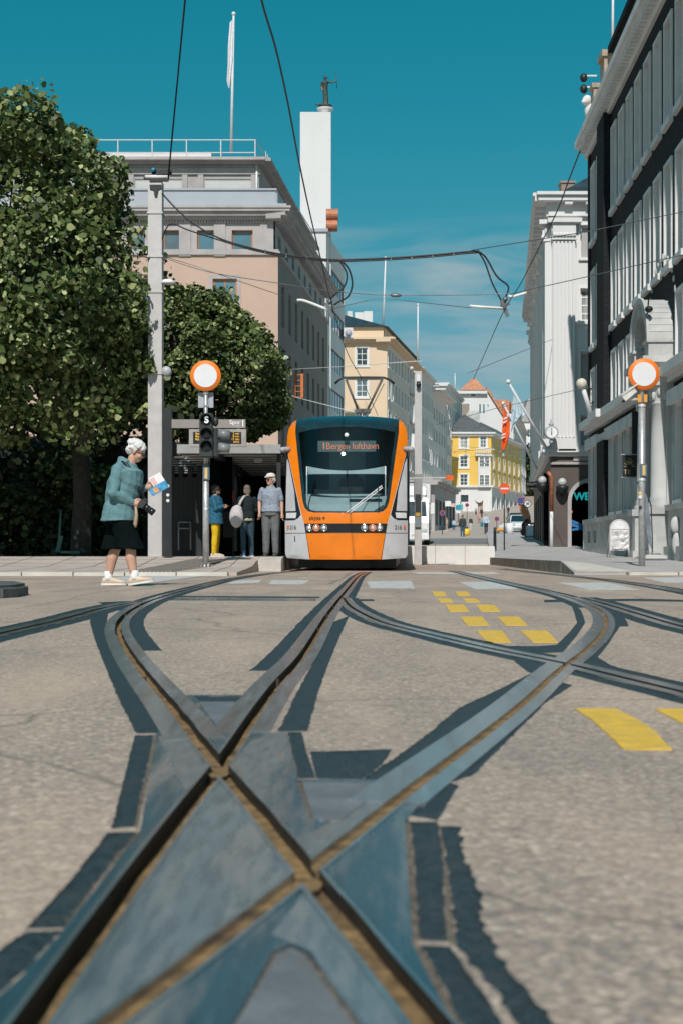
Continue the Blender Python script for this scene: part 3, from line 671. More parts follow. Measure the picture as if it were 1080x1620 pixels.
# roof terrace parapet and attic
mb = MB(); za, zp = zc0, zF(303); up_ = WF.uv(437, 320)[0]
wbox(mb, WF, -2, up_, za, zp, .1, .25); wbox(mb, WS, -.2, WS.L, za, zp-.01, -.12, .0); wbox(mb, WF, -2, up_+.05, zp, zp+.1, .02, .33)
wbox(mb, WF, -2, up_+.6, za-.02, za+.18, .0, .45)
sub(mb.build('parapet', M_GPANEL), b)
ua = WF.uv(408, 280)[0]; zr = zF(252); WA = Wall(WF.p(0, 0, -1.2), WF.p(ua, 0, -1.2)); WAS = Wall(WA.p(WA.L, 0), c1+WS.N*-1.4)
at = [(WA.uv(x0, 306)[0], zp-.5, WA.uv(x1, 272)[0], zF(274)) for x0, x1 in ((214, 290), (324, 399), (105, 180))]
mb = MB(); wall_cells(mb, WA, za, zr, at, .15); wall_cells(mb, WAS, za, zr, [(2+3*i, zp-.3, 3.6+3*i, zr-.8) for i in range(6)], .15)
for x in (293, 318, 402, 208, 185): a = WA.uv(x, 280)[0]; wbox(mb, WA, a-.16, a+.16, za, zr-.55, 0, .1)
a0 = WA.uv(298, 280)[0]; wbox(mb, WA, a0, a0+.65, za, zr-.8, 0, .05); wbox(mb, WA, -1, WA.L+.05, zr-.55, zr-.2, 0, .12)
sub(mb.build('attic_wall', M_GSTONE), b)
for i in range(6): window(b, WAS, 2+3*i, zp-.3, 3.6+3*i, zr-.8, .15, 2, 1, M_DFRAME, M_PANE, .09)
for a, z0, c, z1 in at:
    m_ = MB()
    for k in range(16):
        zz = z0+(z1-z0)*k/16; m_.add([WA.p(a, zz, -.09), WA.p(c, zz, -.09), WA.p(c, zz+(z1-z0)/16, -.05), WA.p(a, zz+(z1-z0)/16, -.05)], [(0, 1, 2, 3)])
        m_.add([WA.p(a, zz, -.09), WA.p(c, zz, -.09), WA.p(c, zz, -.05), WA.p(a, zz, -.05)], [(0, 1, 2, 3)])
    sub(m_.build('shutter', M_SHUT, fix=False), b)
mb = MB(); zz = zr
for dz, pr in ((.12, .4), (.16, .75)):
    wbox(mb, WA, -2, WA.L+pr*.5, zz, zz+dz, -8, pr); wbox(mb, WAS, -.4, WAS.L+.5, zz+.001, zz+dz-.001, -8, pr); zz += dz
sub(mb.build('flat_roof', M_GSTONE), b)
mb = MB(); wbox(mb, WA, -3, WA.uv(333, 235)[0], zz, zF(228), -1.2, -.6); sub(mb.build('roof_box', M_WHITEW), b)
mb = MB(); zrl = zF(214)
for k in range(12): mb.bar(WA.p(WA.L-.2-k*1.95, zz, .3), WA.p(WA.L-.2-k*1.95, zrl, .3), .06)
for z_ in (zrl, zz+.35): mb.bar(WA.p(-3, z_, .3), WA.p(WA.L-.2, z_, .3), .05); mb.bar(WA.p(WA.L-.2, z_, .3), WAS.p(WAS.L, z_, .3), .05)
for k in range(1, 40): mb.bar(WAS.p(k*.6, zz, .3), WAS.p(k*.6, zrl-.4, .3), .04)
sub(mb.build('roof_railing', M_GALV), b)
mb = MB(); mb.box((c0.x-20, 80.6, 0), (c0.x-.35, 99, zt1-.3)); mb.box((c0.x-20, 82, zt1), (c0.x-2.2, 99, zr-.05)); sub(mb.build('core', M_DARKIN), b)
mb = MB(); pd = WA.p(ua-.12, 0, .16); mb.tube([(pd.x, pd.y, za), (pd.x, pd.y, zr)], .06, 8); sub(mb.build('downpipe', M_STONEL), b)
mb = MB(); q = WS.p(us(86.6), 9.2, 0); mb.box((q.x, q.y-.1, 9.6), (q.x+.9, q.y+.1, 12.2))
sg = thing('frame_sign', 'orange metal frame sign sticking out of the shaded beige wall', 'sign', q)
mb = MB()
for dx in (.04, .46): mb.bar(q+Vector((dx, 0, .7)), q+Vector((dx, 0, 2.15)), .08 if dx < .1 else .16)
for k in range(5): mb.bar(q+Vector((.0, 0, .74+k*.34)), q+Vector((.46, 0, .74+k*.34)), .04)
sub(mb.build('frame', mat('orange_frame_paint', (.62, .17, .03), .6)), sg)

# ---- white building with the slim tower
b = building('tower_building', 'white building with a tall blank slim tower and ribbon windows', None, P(516, 880, 112))
c0 = px_line(516, 112, 850, 112); c1 = px_line(516, 112, 850, 122.6)
WS = Wall(c0, c1); zt2 = CAMH+(HY-367)*112/F; WF = Wall((c0.x-6, 112, 0), (c0.x, 112, 0))
rows = [23.5, 20.3, 17.1, 13.8, 10.5, 7.2]
hs = [(1.3, r-1.75, WS.L-.3, r) for r in rows]
mb = MB(); wall_cells(mb, WS, 0, zt2, hs, .2); wall_cells(mb, WF, 0, zt2, [], .2); mb.box((c0.x-6, 112.3, 0), (c0.x-.35, 122, zt2-.01))
sub(mb.build('wall', M_WHITEW), b)
for h in hs: window(b, WS, *h, .1, 6, 1, M_DFRAME, M_PANEB, .07)
mb = MB(); wbox(mb, WF, -.2, WF.L+.15, zt2, zt2+.25, -10, .15); sub(mb.build('roof_slab', M_GPANEL), b)
Xa, Xb = (475-HX)*114/F, (523.5-HX)*114/F; zT = CAMH+(HY-177)*114/F
mb = MB().box((Xa, 114, 0), (Xb, 118, zT)); sub(bevel(mb.build('tower', M_WHITEW), .03), b)
px_, pz = (514.5-HX)*115/F, zT
mb = MB().lathe([(.38, 0), (.34, .15), (.28, .3), (.62, .5), (.66, .62), (.4, .7), (0, .72)], (px_, 115.2, pz), n=20); sub(mb.build('pedestal', M_WHITEW), b)
st = thing('statue', 'bronze figure with a raised arm and staff on top of the white tower', 'statue', (px_, 115.2, pz+.72)); st.scale = (1.18, 1.18, 1.18)
mb = MB(); V = Vector
mb.ball((0, 0, .12), (.5, .4, .14)); mb.ball((-.42, 0, .22), (.3, .08, .07)); mb.tube([(-.05, 0, .1), (-.02, 0, .6), (.02, .02, 1.05), (0, 0, 1.35)], [.12, .14, .19, .16], 10)
mb.tube([(.1, 0, .1), (.1, 0, .6), (.05, 0, 1.1)], [.1, .13, .15], 10); mb.tube([(0, 0, 1.1), (0, 0, 1.5), (0, 0, 1.72), (0, 0, 1.85)], [.17, .2, .24, .1], 10)
mb.tube([(.18, 0, 1.78), (.45, 0, 1.72), (.78, 0, 1.82)], [.09, .07, .05], 8); mb.tube([(-.2, 0, 1.75), (-.28, 0, 1.4), (-.2, -.1, 1.1)], [.09, .07, .05], 8)
mb.ball((0, 0, 2.05), (.13, .14, .17)); mb.tube([(0, 0, 1.8), (0, 0, 2.0)], [.08, .07], 8)
o = remesh(mb, 'figure', M_BRONZE, st, .03, 3)
mb = MB().tube([(.8, 0, 1.3), (.74, 0, 2.5)], .028, 6); mb.build('staff', M_BRONZE, st)
dz_ = CAMH+(HY-366)*112.6/F; xx = (516-HX)*112.6/F
mb = MB()
for k in range(2): mb.lathe([(0, -.0), (.42, 0), (.42, .75), (.36, .75), (.36, .1), (0, .1)], (xx+.12+k*.5, 112.6+.0, dz_+.55+k*.0), 'Z' if False else 'Y', 20)
mb = MB(); mb.lathe([(.5, 0), (.5, .95), (.42, .95), (.42, 0), (.5, 0)], (xx, 112.5, dz_+1.25), 'X', 20, 0, False)
mb.lathe([(.46, 0), (.46, .9), (.38, .9), (.38, 0), (.46, 0)], (xx, 112.5, dz_+.42), 'X', 20, 0, False); mb.box((xx+.5, 112.45, dz_), (xx+.62, 112.6, dz_+.4))
rd = thing('roof_sign', 'rust-red round drum sign on the ledge below the white tower', 'sign', (xx, 112.5, dz_)); sub(mb.build('drum', M_COPPER), rd)
q = WS.p(WS.L-.6, CAMH+(HY-536)*122/F, 0)
ac = thing('air_conditioner', 'white air conditioning box on the far edge of the white tower building', 'air conditioner', q)
mb = MB().box((q.x, q.y-.4, q.z), (q.x+.8, q.y+.4, q.z+.9)); sub(bevel(mb.build('casing', M_GREYW), .03), ac)
mb = MB().lathe([(0, -.01), (.3, -.01), (.3, .01), (0, .01)], (q.x+.4, q.y-.42, q.z+.45), 'Y', 16); sub(mb.build('fan_grille', M_GPANEL), ac)

# ---- generic street house: front to camera and side along the street
def street_house(name, label, x0, Y0, vp, Y1, ztop, wallm, sidem, front_w=8, cols=None, rows=(), win=(1.1, 1.75), proj=.5, sur=.12, roofm=M_ROOFD, roof_h=1.6, fwin=(), attic=0, fm=M_WFRAME, shop=True, pm=None):
    a = px_line(x0, Y0, vp, Y0); c = px_line(x0, Y0, vp, Y1); zb = zt(Y0)-.3
    b = building(name, label, None, (a.x, a.y, zb)); WS = Wall(a, c); WF = Wall((a.x-front_w, a.y, 0), a)
    n = cols or max(1, int(WS.L/2.4)); sp = WS.L/n
    hs = [((i+.5)*sp-win[0]/2, r, (i+.5)*sp+win[0]/2, r+win[1]) for i in range(n) for r in rows]
    if shop: hs += [((i+.5)*sp-sp*.38, zb+.9, (i+.5)*sp+sp*.38, zb+3.2) for i in range(n)]
    hf = [(WF.L-d-win[0], r, WF.L-d, r+win[1]) for d in fwin for r in rows]
    mb = MB(); wall_cells(mb, WF, zb, ztop, hf, .14); sub(mb.build('front_wall', wallm), b)
    mb = MB(); wall_cells(mb, WS, zb, ztop, hs, .14); sub(mb.build('side_wall', sidem), b)
    for h in hf: window(b, WF, *h, .1, 2, 3, fm, pm, .1, sur)
    for h in hs: window(b, WS, *h, .1, 2, 2, fm if h[1] > zb+1 else M_DFRAME, pm, .1, sur if h[1] > zb+1 else 0)
    mb = MB(); zz = ztop
    for dz, pr in ((.25, proj*.6), (.2, proj)):
        wbox(mb, WF, -.3, WF.L+pr, zz, zz+dz, -1, pr); wbox(mb, WS, -.9, WS.L, zz+.002, zz+dz-.002, -1, pr); zz += dz
    sub(mb.build('cornice', wallm), b)
    if attic:
        mb = MB(); wall_cells(mb, WF, zz, zz+attic, [], .1, n=-.35, u1=WF.L-.35); wall_cells(mb, WS, zz, zz+attic, [], .1, n=-.35, u0=.35); sub(mb.build('attic_wall', wallm), b); zz += attic
    A, B_, Cc, D = WF.p(0, zz, .1), WS.p(0, zz, .1), WS.p(WS.L, zz, .1), WS.p(WS.L, zz, -front_w)
    mb = MB(); rr = Vector((0, 0, roof_h)); m1 = A.lerp(B_, .45)+(D-A)*.18+rr; m2 = D.lerp(Cc, .45)+rr
    mb.add([A, B_, Cc, D, m1, m2], [(0, 1, 4), (1, 2, 5, 4), (2, 3, 5), (3, 0, 4, 5), (0, 3, 2, 1)]); sub(mb.build('roof', roofm), b)
    return b, WF, WS
b, WF, WS = street_house('corner_house', 'cream rendered corner house with white casement windows behind the tram', 612, 140, 950, 165, 21.2, M_CREAM, M_PALE, 9, 11, (3.6, 6.6, 9.7, 12.8, 15.85, 18.95), (1.15, 1.75), .75, .14, fwin=(1.9,), attic=1.15, roof_h=1.9)
mb = MB()
for x, w_, h_ in ((553, .5, 1.5), (568, .9, 1.3), (582, .9, 1.5)):
    q = P(x, 506, 147); mb.box((q.x-w_/2, q.y, q.z-1.2), (q.x+w_/2, q.y+.6, q.z+h_*.6))
split_parts(sub(mb.build('chimney', M_STONEL), b))
street_house('grey_house', 'pale grey house with rows of white windows just beyond the cream corner house', 663, 165, 950, 178, 21.6, M_GREYW, M_GREYW, 9, 6, (8.5, 11.6, 14.7, 17.8), (1.15, 1.9), .5, .12)
street_house('grey_house', 'grey house with overhanging dark eaves in the middle of the far left row', 684, 178.5, 955, 193, 20.6, M_GREYW, M_GREYW, 9, 5, (8.5, 11.6, 14.7, 17.4), (1.3, 1.6), 1.5, 0, fm=M_GPANEL, roof_h=1.8)
street_house('grey_house', 'white windowed house at the far end of the left row next to the yellow house', 706, 193.5, 955, 214, 23.2, M_WHITEW, M_GREYW, 9, 8, (8.5, 11.2, 13.9, 16.6, 19.3, 21.2), (1.5, 1.5), .4, .12, roof_h=.4)
for i, (yy, h_) in enumerate(((612, 1.6), (655, 1.9), (699, 1.7))):
    q = px_line(612, 140, 950, 157); z_ = CAMH+(HY-yy)*157/F
    ac = thing('bay_box', ['uppermost', 'middle', 'lowest'][i]+' of three small white bays on the pale side of the cream corner house', 'bay window', (q.x, q.y, z_-h_/2), group='small white bays')
    mb = MB().box((q.x-.05, q.y-.5, z_-h_/2), (q.x+.75, q.y+.7, z_+h_/2)); sub(mb.build('bay', M_WFRAME), ac)
    mb = MB().box((q.x-.05, q.y-.6, z_-h_/2-.18), (q.x+.85, q.y+.8, z_-h_/2)); sub(mb.build('sill', M_GSTONE), ac)

b_, _, _ = street_house('shop_pavilion', 'low grey stone shop building with glazed bays just right of the truck', 687, 125, 923, 144.6, 6.45, M_GSTONE, M_GSTONE, 3, 6, (), proj=.6, roof_h=.15)
q = P(708, 801, 121); sg2 = thing('shop_sign', 'white and pale pink projecting shop sign boards on the low shop building', 'sign', q)
sub(MB().box((q.x-.25, 121, q.z), (q.x+.25, 121.1, q.z+.45)).build('white_panel', M_WFRAME), sg2); sub(MB().box((q.x+.26, 121.02, q.z-.05), (q.x+.62, 121.1, q.z+.25)).build('pink_panel', mat('pale_pink_panel', (.62, .42, .38), .6)), sg2)
# ---- yellow corner house on its white ground floor
b = building('yellow_house', 'yellow corner house with white bay and white shop floor at the end of the street', None, P(752, 812, 200))
Yy = 200; sy = F/Yy; zy = lambda y: CAMH-(y-HY)*Yy/F
a = P(727, 813, Yy); c = P(776, 813, Yy); a.z = c.z = 0; WF = Wall((a.x-1.5, a.y, 0), c); e = px_line(776, 200, 1218, 224); WS = Wall(c, e)
zg, zw = zy(771), zy(690); zb = 4.5
rows = [zy(768), zy(739), zy(708)]
ul = WF.uv(733, 700)[0]; um = WF.uv(763.5, 700)[0]
hf = [(ul-.55, r, ul+.55, r+1.55) for r in rows]; hf += [(um-.45, rows[2], um+.45, rows[2]+1.6)]
hs = [(WS.L*(i+.5)/6-.5, r, WS.L*(i+.5)/6+.5, r+1.6) for i in range(6) for r in rows]
mb = MB(); wall_cells(mb, WF, zg, zw, hf, .12); wall_cells(mb, WS, zg, zw, hs, .12); sub(mb.build('yellow_wall', M_YELW), b)
for h in hf+hs: window(b, WF if h in hf else WS, *h, .08, 2, 3, M_WFRAME, M_PANE, .1, .2)
mb = MB(); ub = WF.uv(755, 750)[0]; uc = WF.uv(774.5, 750)[0]
wbox(mb, WF, ub, uc, zg, zy(722), 0, .5); wbox(mb, WF, ub-.4, uc+.2, zy(722), zy(719), 0, .7)
for k in range(9): wbox(mb, WF, ub-.3+k*.24, ub-.22+k*.24, zy(719), zy(712), .55, .65)
wbox(mb, WF, ub-.4, uc+.2, zy(712), zy(710.5), .5, .7)
sub(mb.build('bay', M_WHITEW), b)
for r in rows[:2]:
    for k in range(2): window(b, WF, ub+.18+k*.72, r, ub+.18+k*.72+.66, r+1.5, 0, 2, 3, M_WFRAME, M_PANE, .08, 0, n=.55, deep=.03)
gh = [(WF.uv(728, 800)[0], zy(794), WF.uv(740, 800)[0], zy(783)), (WF.uv(755, 800)[0], zy(812), WF.uv(763, 800)[0], zy(790))]
gs = [(WS.L*(i+.5)/7-.75, zy(813), WS.L*(i+.5)/7+.75, zy(785)) for i in range(7)]
mb = MB(); wall_cells(mb, WF, zb, zg, gh, .3); wall_cells(mb, WS, zb, zg, gs, .3)
wbox(mb, WF, -.5, WF.L+.3, zg, zg+.25, -.2, .35); wbox(mb, WS, -.2, WS.L, zg+.002, zg+.248, -.2, .35)
for i in range(8): wbox(mb, WS, WS.L*i/7-.15, WS.L*i/7+.15, zb, zg, 0, .12)
mb.lathe([(0, -.05), (.55, -.05), (.55, .1), (.45, .1), (.45, .05), (0, .05)], WF.p(WF.uv(757, 800)[0], zy(789), .25), 'Y', 24, 0, False)
sub(mb.build('shop_floor', M_WHITEW), b)
window(b, WF, *gh[0], .2, 2, 1, M_DFRAME, M_PANE, .1); window(b, WF, *gh[1], .2, 2, 1, M_WOODF, M_PANE, .14)
for h in gs: window(b, WS, *h, .25, 2, 2, M_GPANEL, M_PANE, .1)
mb = MB()
for dz, pr, z_ in ((.3, .3, zw), (.25, .55, zw+.3)): wbox(mb, WF, -.5, WF.L+pr, z_, z_+dz, -.5, pr); wbox(mb, WS, -.3, WS.L, z_+.002, z_+dz-.002, -.5, pr)
sub(mb.build('cornice', M_WHITEW), b)
zr_ = zw+.55; A, B_, Cc = WF.p(-.5, zr_, .3), WF.p(WF.L+.3, zr_, .3), WS.p(WS.L, zr_, .3); D = Cc+Vector((-8, 2, 0)); A2 = A+Vector((0, 12, 0))
mb = MB(); r1 = P(733, 652, 205); r1.z = zr_+3.0; r2 = WS.p(WS.L, zr_+2.6, -4)
mb.add([A, B_, Cc, D, A2, r1, r2], [(0, 1, 5), (1, 2, 6, 5), (2, 3, 6), (3, 4, 5, 6), (4, 0, 5)]); sub(mb.build('roof', mat('grey_slate', (.10, .11, .115), .7, var=.3, scale=2)), b)
q = P(747, 660, 207); mb = MB().box((q.x-1.0, q.y, q.z-2), (q.x+1.0, q.y+1, q.z+.6)).box((q.x-.7, q.y+.1, q.z+.6), (q.x+.9, q.y+.9, q.z+.9)); sub(mb.build('chimney', M_STONEG), b)

# ---- white gabled house with tile roof behind it
Yy = 245; zy = lambda y: CAMH-(y-HY)*Yy/F
b = building('gabled_house', 'tall white gabled house with orange tile roof above the yellow house', None, P(765, 800, 245))
mb = MB(); poly = [P(x, y, Yy) for x, y in ((716, 800), (716, 618), (769, 618), (817, 694), (817, 800))]; mb.prism(poly, (0, 9, 0)); sub(mb.build('wall', M_WHITEW), b)
mb = MB(); A = P(727, 617, Yy-.5); B_ = P(769, 617, Yy-.5); t1, t2 = P(744, 600, Yy+3), P(752, 599, Yy+3)
mb.add([A, B_, t1, t2, A+Vector((0, 9, 0)), B_+Vector((0, 9, 0))], [(0, 1, 3, 2), (1, 5, 3), (4, 0, 2), (5, 4, 2, 3)])
for (xa, ya), (xb, yb) in (((769, 617), (818, 694)),):
    p_, q_ = P(xa, ya, Yy-.4), P(xb, yb, Yy-.4); mb.add([p_, q_, q_+Vector((0, 10, 0)), p_+Vector((0, 10, 0)), p_+Vector((.1, 0, .5)), q_+Vector((.1, 0, .5)), q_+Vector((.1, 10, .5)), p_+Vector((.1, 10, .5))], [(0, 1, 5, 4), (4, 5, 6, 7), (3, 7, 6, 2), (0, 4, 7, 3)])
sub(mb.build('roof', M_TERRA), b)
mb = MB(); p_, q_ = P(724, 618, Yy-.7), P(770, 618, Yy-.7); mb.box((p_.x, p_.y, p_.z-.5), (q_.x, p_.y+.6, p_.z)); sub(mb.build('gutter_board', M_WHITEW), b)
WG = Wall((poly[0].x, Yy-.02, 0), (poly[4].x, Yy-.02, 0))
for x0, x1, y0, y1 in ((743, 752, 628, 619.5), (736, 741, 626, 620), (755, 760, 626, 620), (756, 761, 655, 638), (762, 767, 655, 638), (769, 773, 645, 638)):
    a_ = WG.uv(x0, y0); c_ = WG.uv(x1, y1); window(b, WG, a_[0], a_[1], c_[0], c_[1], 0, 1, 1, M_WFRAME, M_PANEB, .12, deep=.03)
q = P(735, 650, 240); mb = MB().box((q.x-.7, 240, q.z-3), (q.x+.7, 241, q.z+1.2)); sub(mb.build('chimney', mat('brown_chimney', (.3, .25, .2), .9)), b)
b = building('red_dormer_house', 'red tiled roof with dormers peeping out behind the white gable', None, P(795, 700, 275))
mb = MB(); mb.prism([P(x, y, 275) for x, y in ((772, 800), (772, 640), (806, 640), (822, 700), (822, 800))], (0, 8, 0)); sub(mb.build('wall', M_STONEL), b)
mb = MB(); mb.prism([P(x, y, 274.7) for x, y in ((772, 664), (785, 632), (803, 632), (812, 664))], (0, 9, 0))
for x in (797, 803, 807): q = P(x, 645, 274); mb.box((q.x-.35, q.y-1, q.z-1), (q.x+.35, q.y+1, q.z+1))
sub(mb.build('roof', M_TERRA), b)
# right far row and the hillside house
street_house('narrow_house', 'pale grey house right of the yellow one with tall white windows', 811, 226, 960, 262, 22.2, M_GREYW, M_WHITEW, .6, 8, (8.5, 11.5, 14.5, 17.5, 19.6), (1.5, 2.3), .5, .1, shop=True, roof_h=1.5)
b = building('hillside_house', 'pale stone house with mansard roof high above the trees at the end of the street', None, P(838, 690, 320))
mb = MB(); A = P(826, 720, 320); B_ = P(860, 720, 320); W_ = Wall((A.x, 320, 0), (B_.x, 320, 0)); hz = [(1+i*1.9, A.z+1+j*3, 2+i*1.9, A.z+2.8+j*3) for i in range(2) for j in range(2)]
wall_cells(mb, W_, A.z-12, A.z+7.5, hz, .2); sub(mb.build('wall', M_STONEL), b)
for h in hz: window(b, W_, *h, .1, 2, 2, M_WFRAME, M_PANE, .1)
mb = MB(); mb.add([W_.p(-.4, A.z+7.5, .4), W_.p(W_.L, A.z+7.5, .4), W_.p(W_.L, A.z+13, -2), W_.p(1.5, A.z+13, -2), W_.p(-.4, A.z+7.5, -8), W_.p(1.5, A.z+13, -8)], [(0, 1, 2, 3), (4, 0, 3, 5)]); sub(mb.build('roof', mat('grey_mansard', (.3, .29, .28), .8)), b)
# ------------------------------------------------------------------ white classical building on the right
b = building('classical_building', 'white classical corner building with fluted pilasters over a dark ground floor', None, P(870, 862, 56))
a = px_line(870, 56, 791, 56); c = px_line(870, 56, 791, 84); zb = .3
WF = Wall((a.x, 56, 0), (a.x+9, 56, 0)); WS = Wall(c, a)                  # street side seen from the left
zc = lambda y, Y=56: CAMH-(y-HY)*Y/F
z_l = zc(718); z_t = zc(340)
hf = []
for y0, y1 in ((408, 356), (508, 456), (608, 556), (706, 656)):
    p0 = WF.uv(917, y0); p1 = WF.uv(917, y1); hf += [(p0[0]+k*2.7, p0[1], p0[0]+1.25+k*2.7, p1[1]) for k in range(3)]
hsd = [(WS.L*(i+.5)/8-.6, h[1], WS.L*(i+.5)/8+.6, h[3]) for i in range(8) for h in hf[::3]]
mb = MB(); wall_cells(mb, WF, z_l, z_t, hf, .22); wall_cells(mb, WS, z_l, z_t, hsd, .22); sub(mb.build('wall', M_WHITEW), b)
for i, h in enumerate(hf):
    if i // 3 == 1: window(b, WF, *h, .18, 2, 4, M_WFRAME, M_PANE, .09, .09)
    else: window(b, WF, *h, .18, 1, 1, M_WFRAME, mat('grey_roller_blind', (.40, .38, .38), .9, var=.04), .06, .06)
for h in hsd: window(b, WS, *h, .18, 2, 4, M_WFRAME, M_PANE, .09, 0)
def pilaster(W, u0, u1, z0, z1, n=.22):
    m = MB(); wbox(m, W, u0, u1, z0, z0+.5, 0, n+.08); k = 6; w_ = (u1-u0)/k
    wbox(m, W, u0, u1, z0+.5, z1-.9, 0, n-.06)
    for i in range(k): wbox(m, W, u0+w_*(i+.18), u0+w_*(i+.82), z0+.55, z1-.95, n-.07, n)
    o = sub(m.build('pilaster', M_WHITEW), b)
    m = MB(); wbox(m, W, u0-.04, u1+.04, z1-.9, z1-.78, 0, n+.06); wbox(m, W, u0-.22, u1+.22, z1-.25, z1-.08, 0, n+.22)
    for s_ in (0, 1):
        uu = u0-.05 if s_ == 0 else u1+.05; q = W.p(uu, z1-.5, n*.4); m.lathe([(0, -.0), (.24, 0), (.24, .34), (0, .34)], q-W.N*.1+W.N*0, 'Y' if abs(W.N.y) > .5 else 'X', 14)
    wbox(m, W, u0, u1, z1-.78, z1-.25, 0, n+.1)
    for i in range(7): m.ball(W.p(u0+(u1-u0)*(i+.5)/7, z1-.72, n+.08), (.07, .07, .09), 8, 6)
    m.build('capital', M_WHITEW, o); return o
zcap = zc(345); pilaster(WF, .05, .95, z_l+.1, zcap)
for i in range(9): pilaster(WS, max(.05, WS.L*i/8-.4), min(WS.L-.05, WS.L*i/8+.4), z_l+.1, zcap)
mb = MB(); wbox(mb, WF, 0, WF.L, z_t-.0, z_t+.02, -.3, .02); zz = zc(343)
wbox(mb, WF, -.1, WF.L, zz, zc(322), -.2, .18); wbox(mb, WS, 0, WS.L+.1, zz, zc(322)-.002, -.2, .16)
wbox(mb, WF, -.55, WF.L, zc(322), zc(314), -.5, .55); wbox(mb, WS, -.3, WS.L+.5, zc(322)+.002, zc(314)-.002, -.5, .62)
wbox(mb, WF, -.62, WF.L, zc(314), zc(309), -.5, .66); wbox(mb, WS, -.3, WS.L+.5, zc(314)+.001, zc(309)-.002, -.5, .7)
for i in range(34): wbox(mb, WS, .2+i*.82, .5+i*.82, zc(322)-.13, zc(322), .05, .58)
for i in range(10): wbox(mb, WF, .5+i*.82, .8+i*.82, zc(322)-.13, zc(322), .05, .5)
sub(mb.build('cornice', M_WHITEW), b)
zz = zc(309); mb = MB(); A = [WS.p(-.3, zz, .6), WF.p(-.6, zz, .6), WF.p(WF.L, zz, .6)]
q1 = WF.p(1.75, zz+1.05, -1.1); q2 = WF.p(WF.L, zz+1.9, -2.2); q3 = WS.p(0, zz+1.45, -3); e_ = WF.p(.35, zz+.02, .2)
mb.add([A[0], WF.p(.3, zz+.02, .3), A[2], q1, q2, q3], [(0, 1, 3, 5), (1, 2, 4, 3), (5, 3, 4)]); sub(mb.build('roof', M_ROOFD), b)
mb = MB(); q = WF.p(1.1, 0, -2.0); mb.box((q.x-.45, q.y-.6, zz), (q.x+.05, q.y, zz+.85)).box((q.x-.5, q.y-.65, zz+.85), (q.x+.1, q.y+.05, zz+.93)); sub(mb.build('chimney', mat('brown_chimney_brick', (.33, .24, .2), .9, var=.2)), b)
# ledge and dark ground floor with an arched doorway
mb = MB()
for y0, y1, pr in ((722, 716, .15), (716, 711, .3), (711, 707, .12)): wbox(mb, WF, -.3, WF.L, zc(y0), zc(y1), -.3, pr); wbox(mb, WS, -.2, WS.L+pr, zc(y0)+.001, zc(y1)-.001, -.3, pr+.02)
sub(mb.build('ledge', M_WHITEW), b)
ctr = WF.uv(933, 800)[0]; rad = WF.uv(933, 800)[0]-WF.uv(898, 800)[0]; zs = zc(793); z0 = .3
mb = MB(); pts = [(0, z0), (ctr-rad, z0), (ctr-rad, zs)]+[(ctr-rad*math.cos(t*math.pi/16), zs+rad*math.sin(t*math.pi/16)) for t in range(1, 16)]+[(ctr+rad, zs), (ctr+rad, z0), (WF.L, z0), (WF.L, zc(722)), (0, zc(722))]
mb.prism([WF.p(u, v, 0) for u, v in pts], WF.N*-.5); sub(mb.build('ground_floor', M_BROWNST), b)
mb = MB()
for t in range(16):
    a0, a1 = t*math.pi/16, (t+1)*math.pi/16
    q = [WF.p(ctr-r_*math.cos(g), zs+r_*math.sin(g), n_) for n_ in (-.45, .06) for r_, g in ((rad-.12, a0), (rad-.12, a1), (rad+.03, a1), (rad+.03, a0))]
    mb.add(q, [(4, 5, 6, 7), (0, 1, 5, 4), (2, 3, 7, 6)])
wbox(mb, WF, ctr-rad-.03, ctr-rad+.12, z0, zs, -.45, .06)
sub(mb.build('arch_moulding', M_GSTONE), b)
wbm = MB(); wbox(wbm, WF, -.0, WF.L, zc(735), zc(731), 0, .12); wbox(wbm, WF, .9, WF.L, zc(729), zc(722.5), 0, .05); sub(wbm.build('fascia', M_GSTONE), b)
mb = MB(); wbox(mb, WF, ctr-rad-.6, ctr+rad+.6, z0, zs+rad+.4, -2.6, -2.5); wbox(mb, WF, ctr-rad-.3, ctr-rad-.2, z0, zs+rad+.3, -2.5, -.5); wbox(mb, WF, ctr-rad-.3, ctr+rad+.3, zs+rad+.2, zs+rad+.3, -2.5, -.5); sub(mb.build('doorway_back', M_DARKIN), b)
# shops along the street side
sh = [(WS.L*i/7+.35, .9, WS.L*(i+1)/7-.35, 3.3) for i in range(7)]
mb = MB(); wall_cells(mb, WS, z0, zc(722), sh, .3); sub(mb.build('shop_wall', M_BROWNST), b)
for h in sh: window(b, WS, *h, .2, 2, 1, M_DFRAME, M_PANE, .1)
mb = MB(); d_ = WS.p(WS.L, 0, .1); d_.x += .12; d_.y -= .12; mb.tube([(d_.x, d_.y, .6), (d_.x, d_.y, 2.05)], .07, 10); o = sub(mb.build('downpipe', M_STONEL), b)
mb = MB().tube([(d_.x, d_.y, 2.05), (d_.x, d_.y, 3.4), (d_.x-.15, d_.y, 3.6)], .08, 10); mb.build('copper_pipe', mat('copper_pipe', (.40, .14, .07), .5, .3, var=.25, scale=6), o)
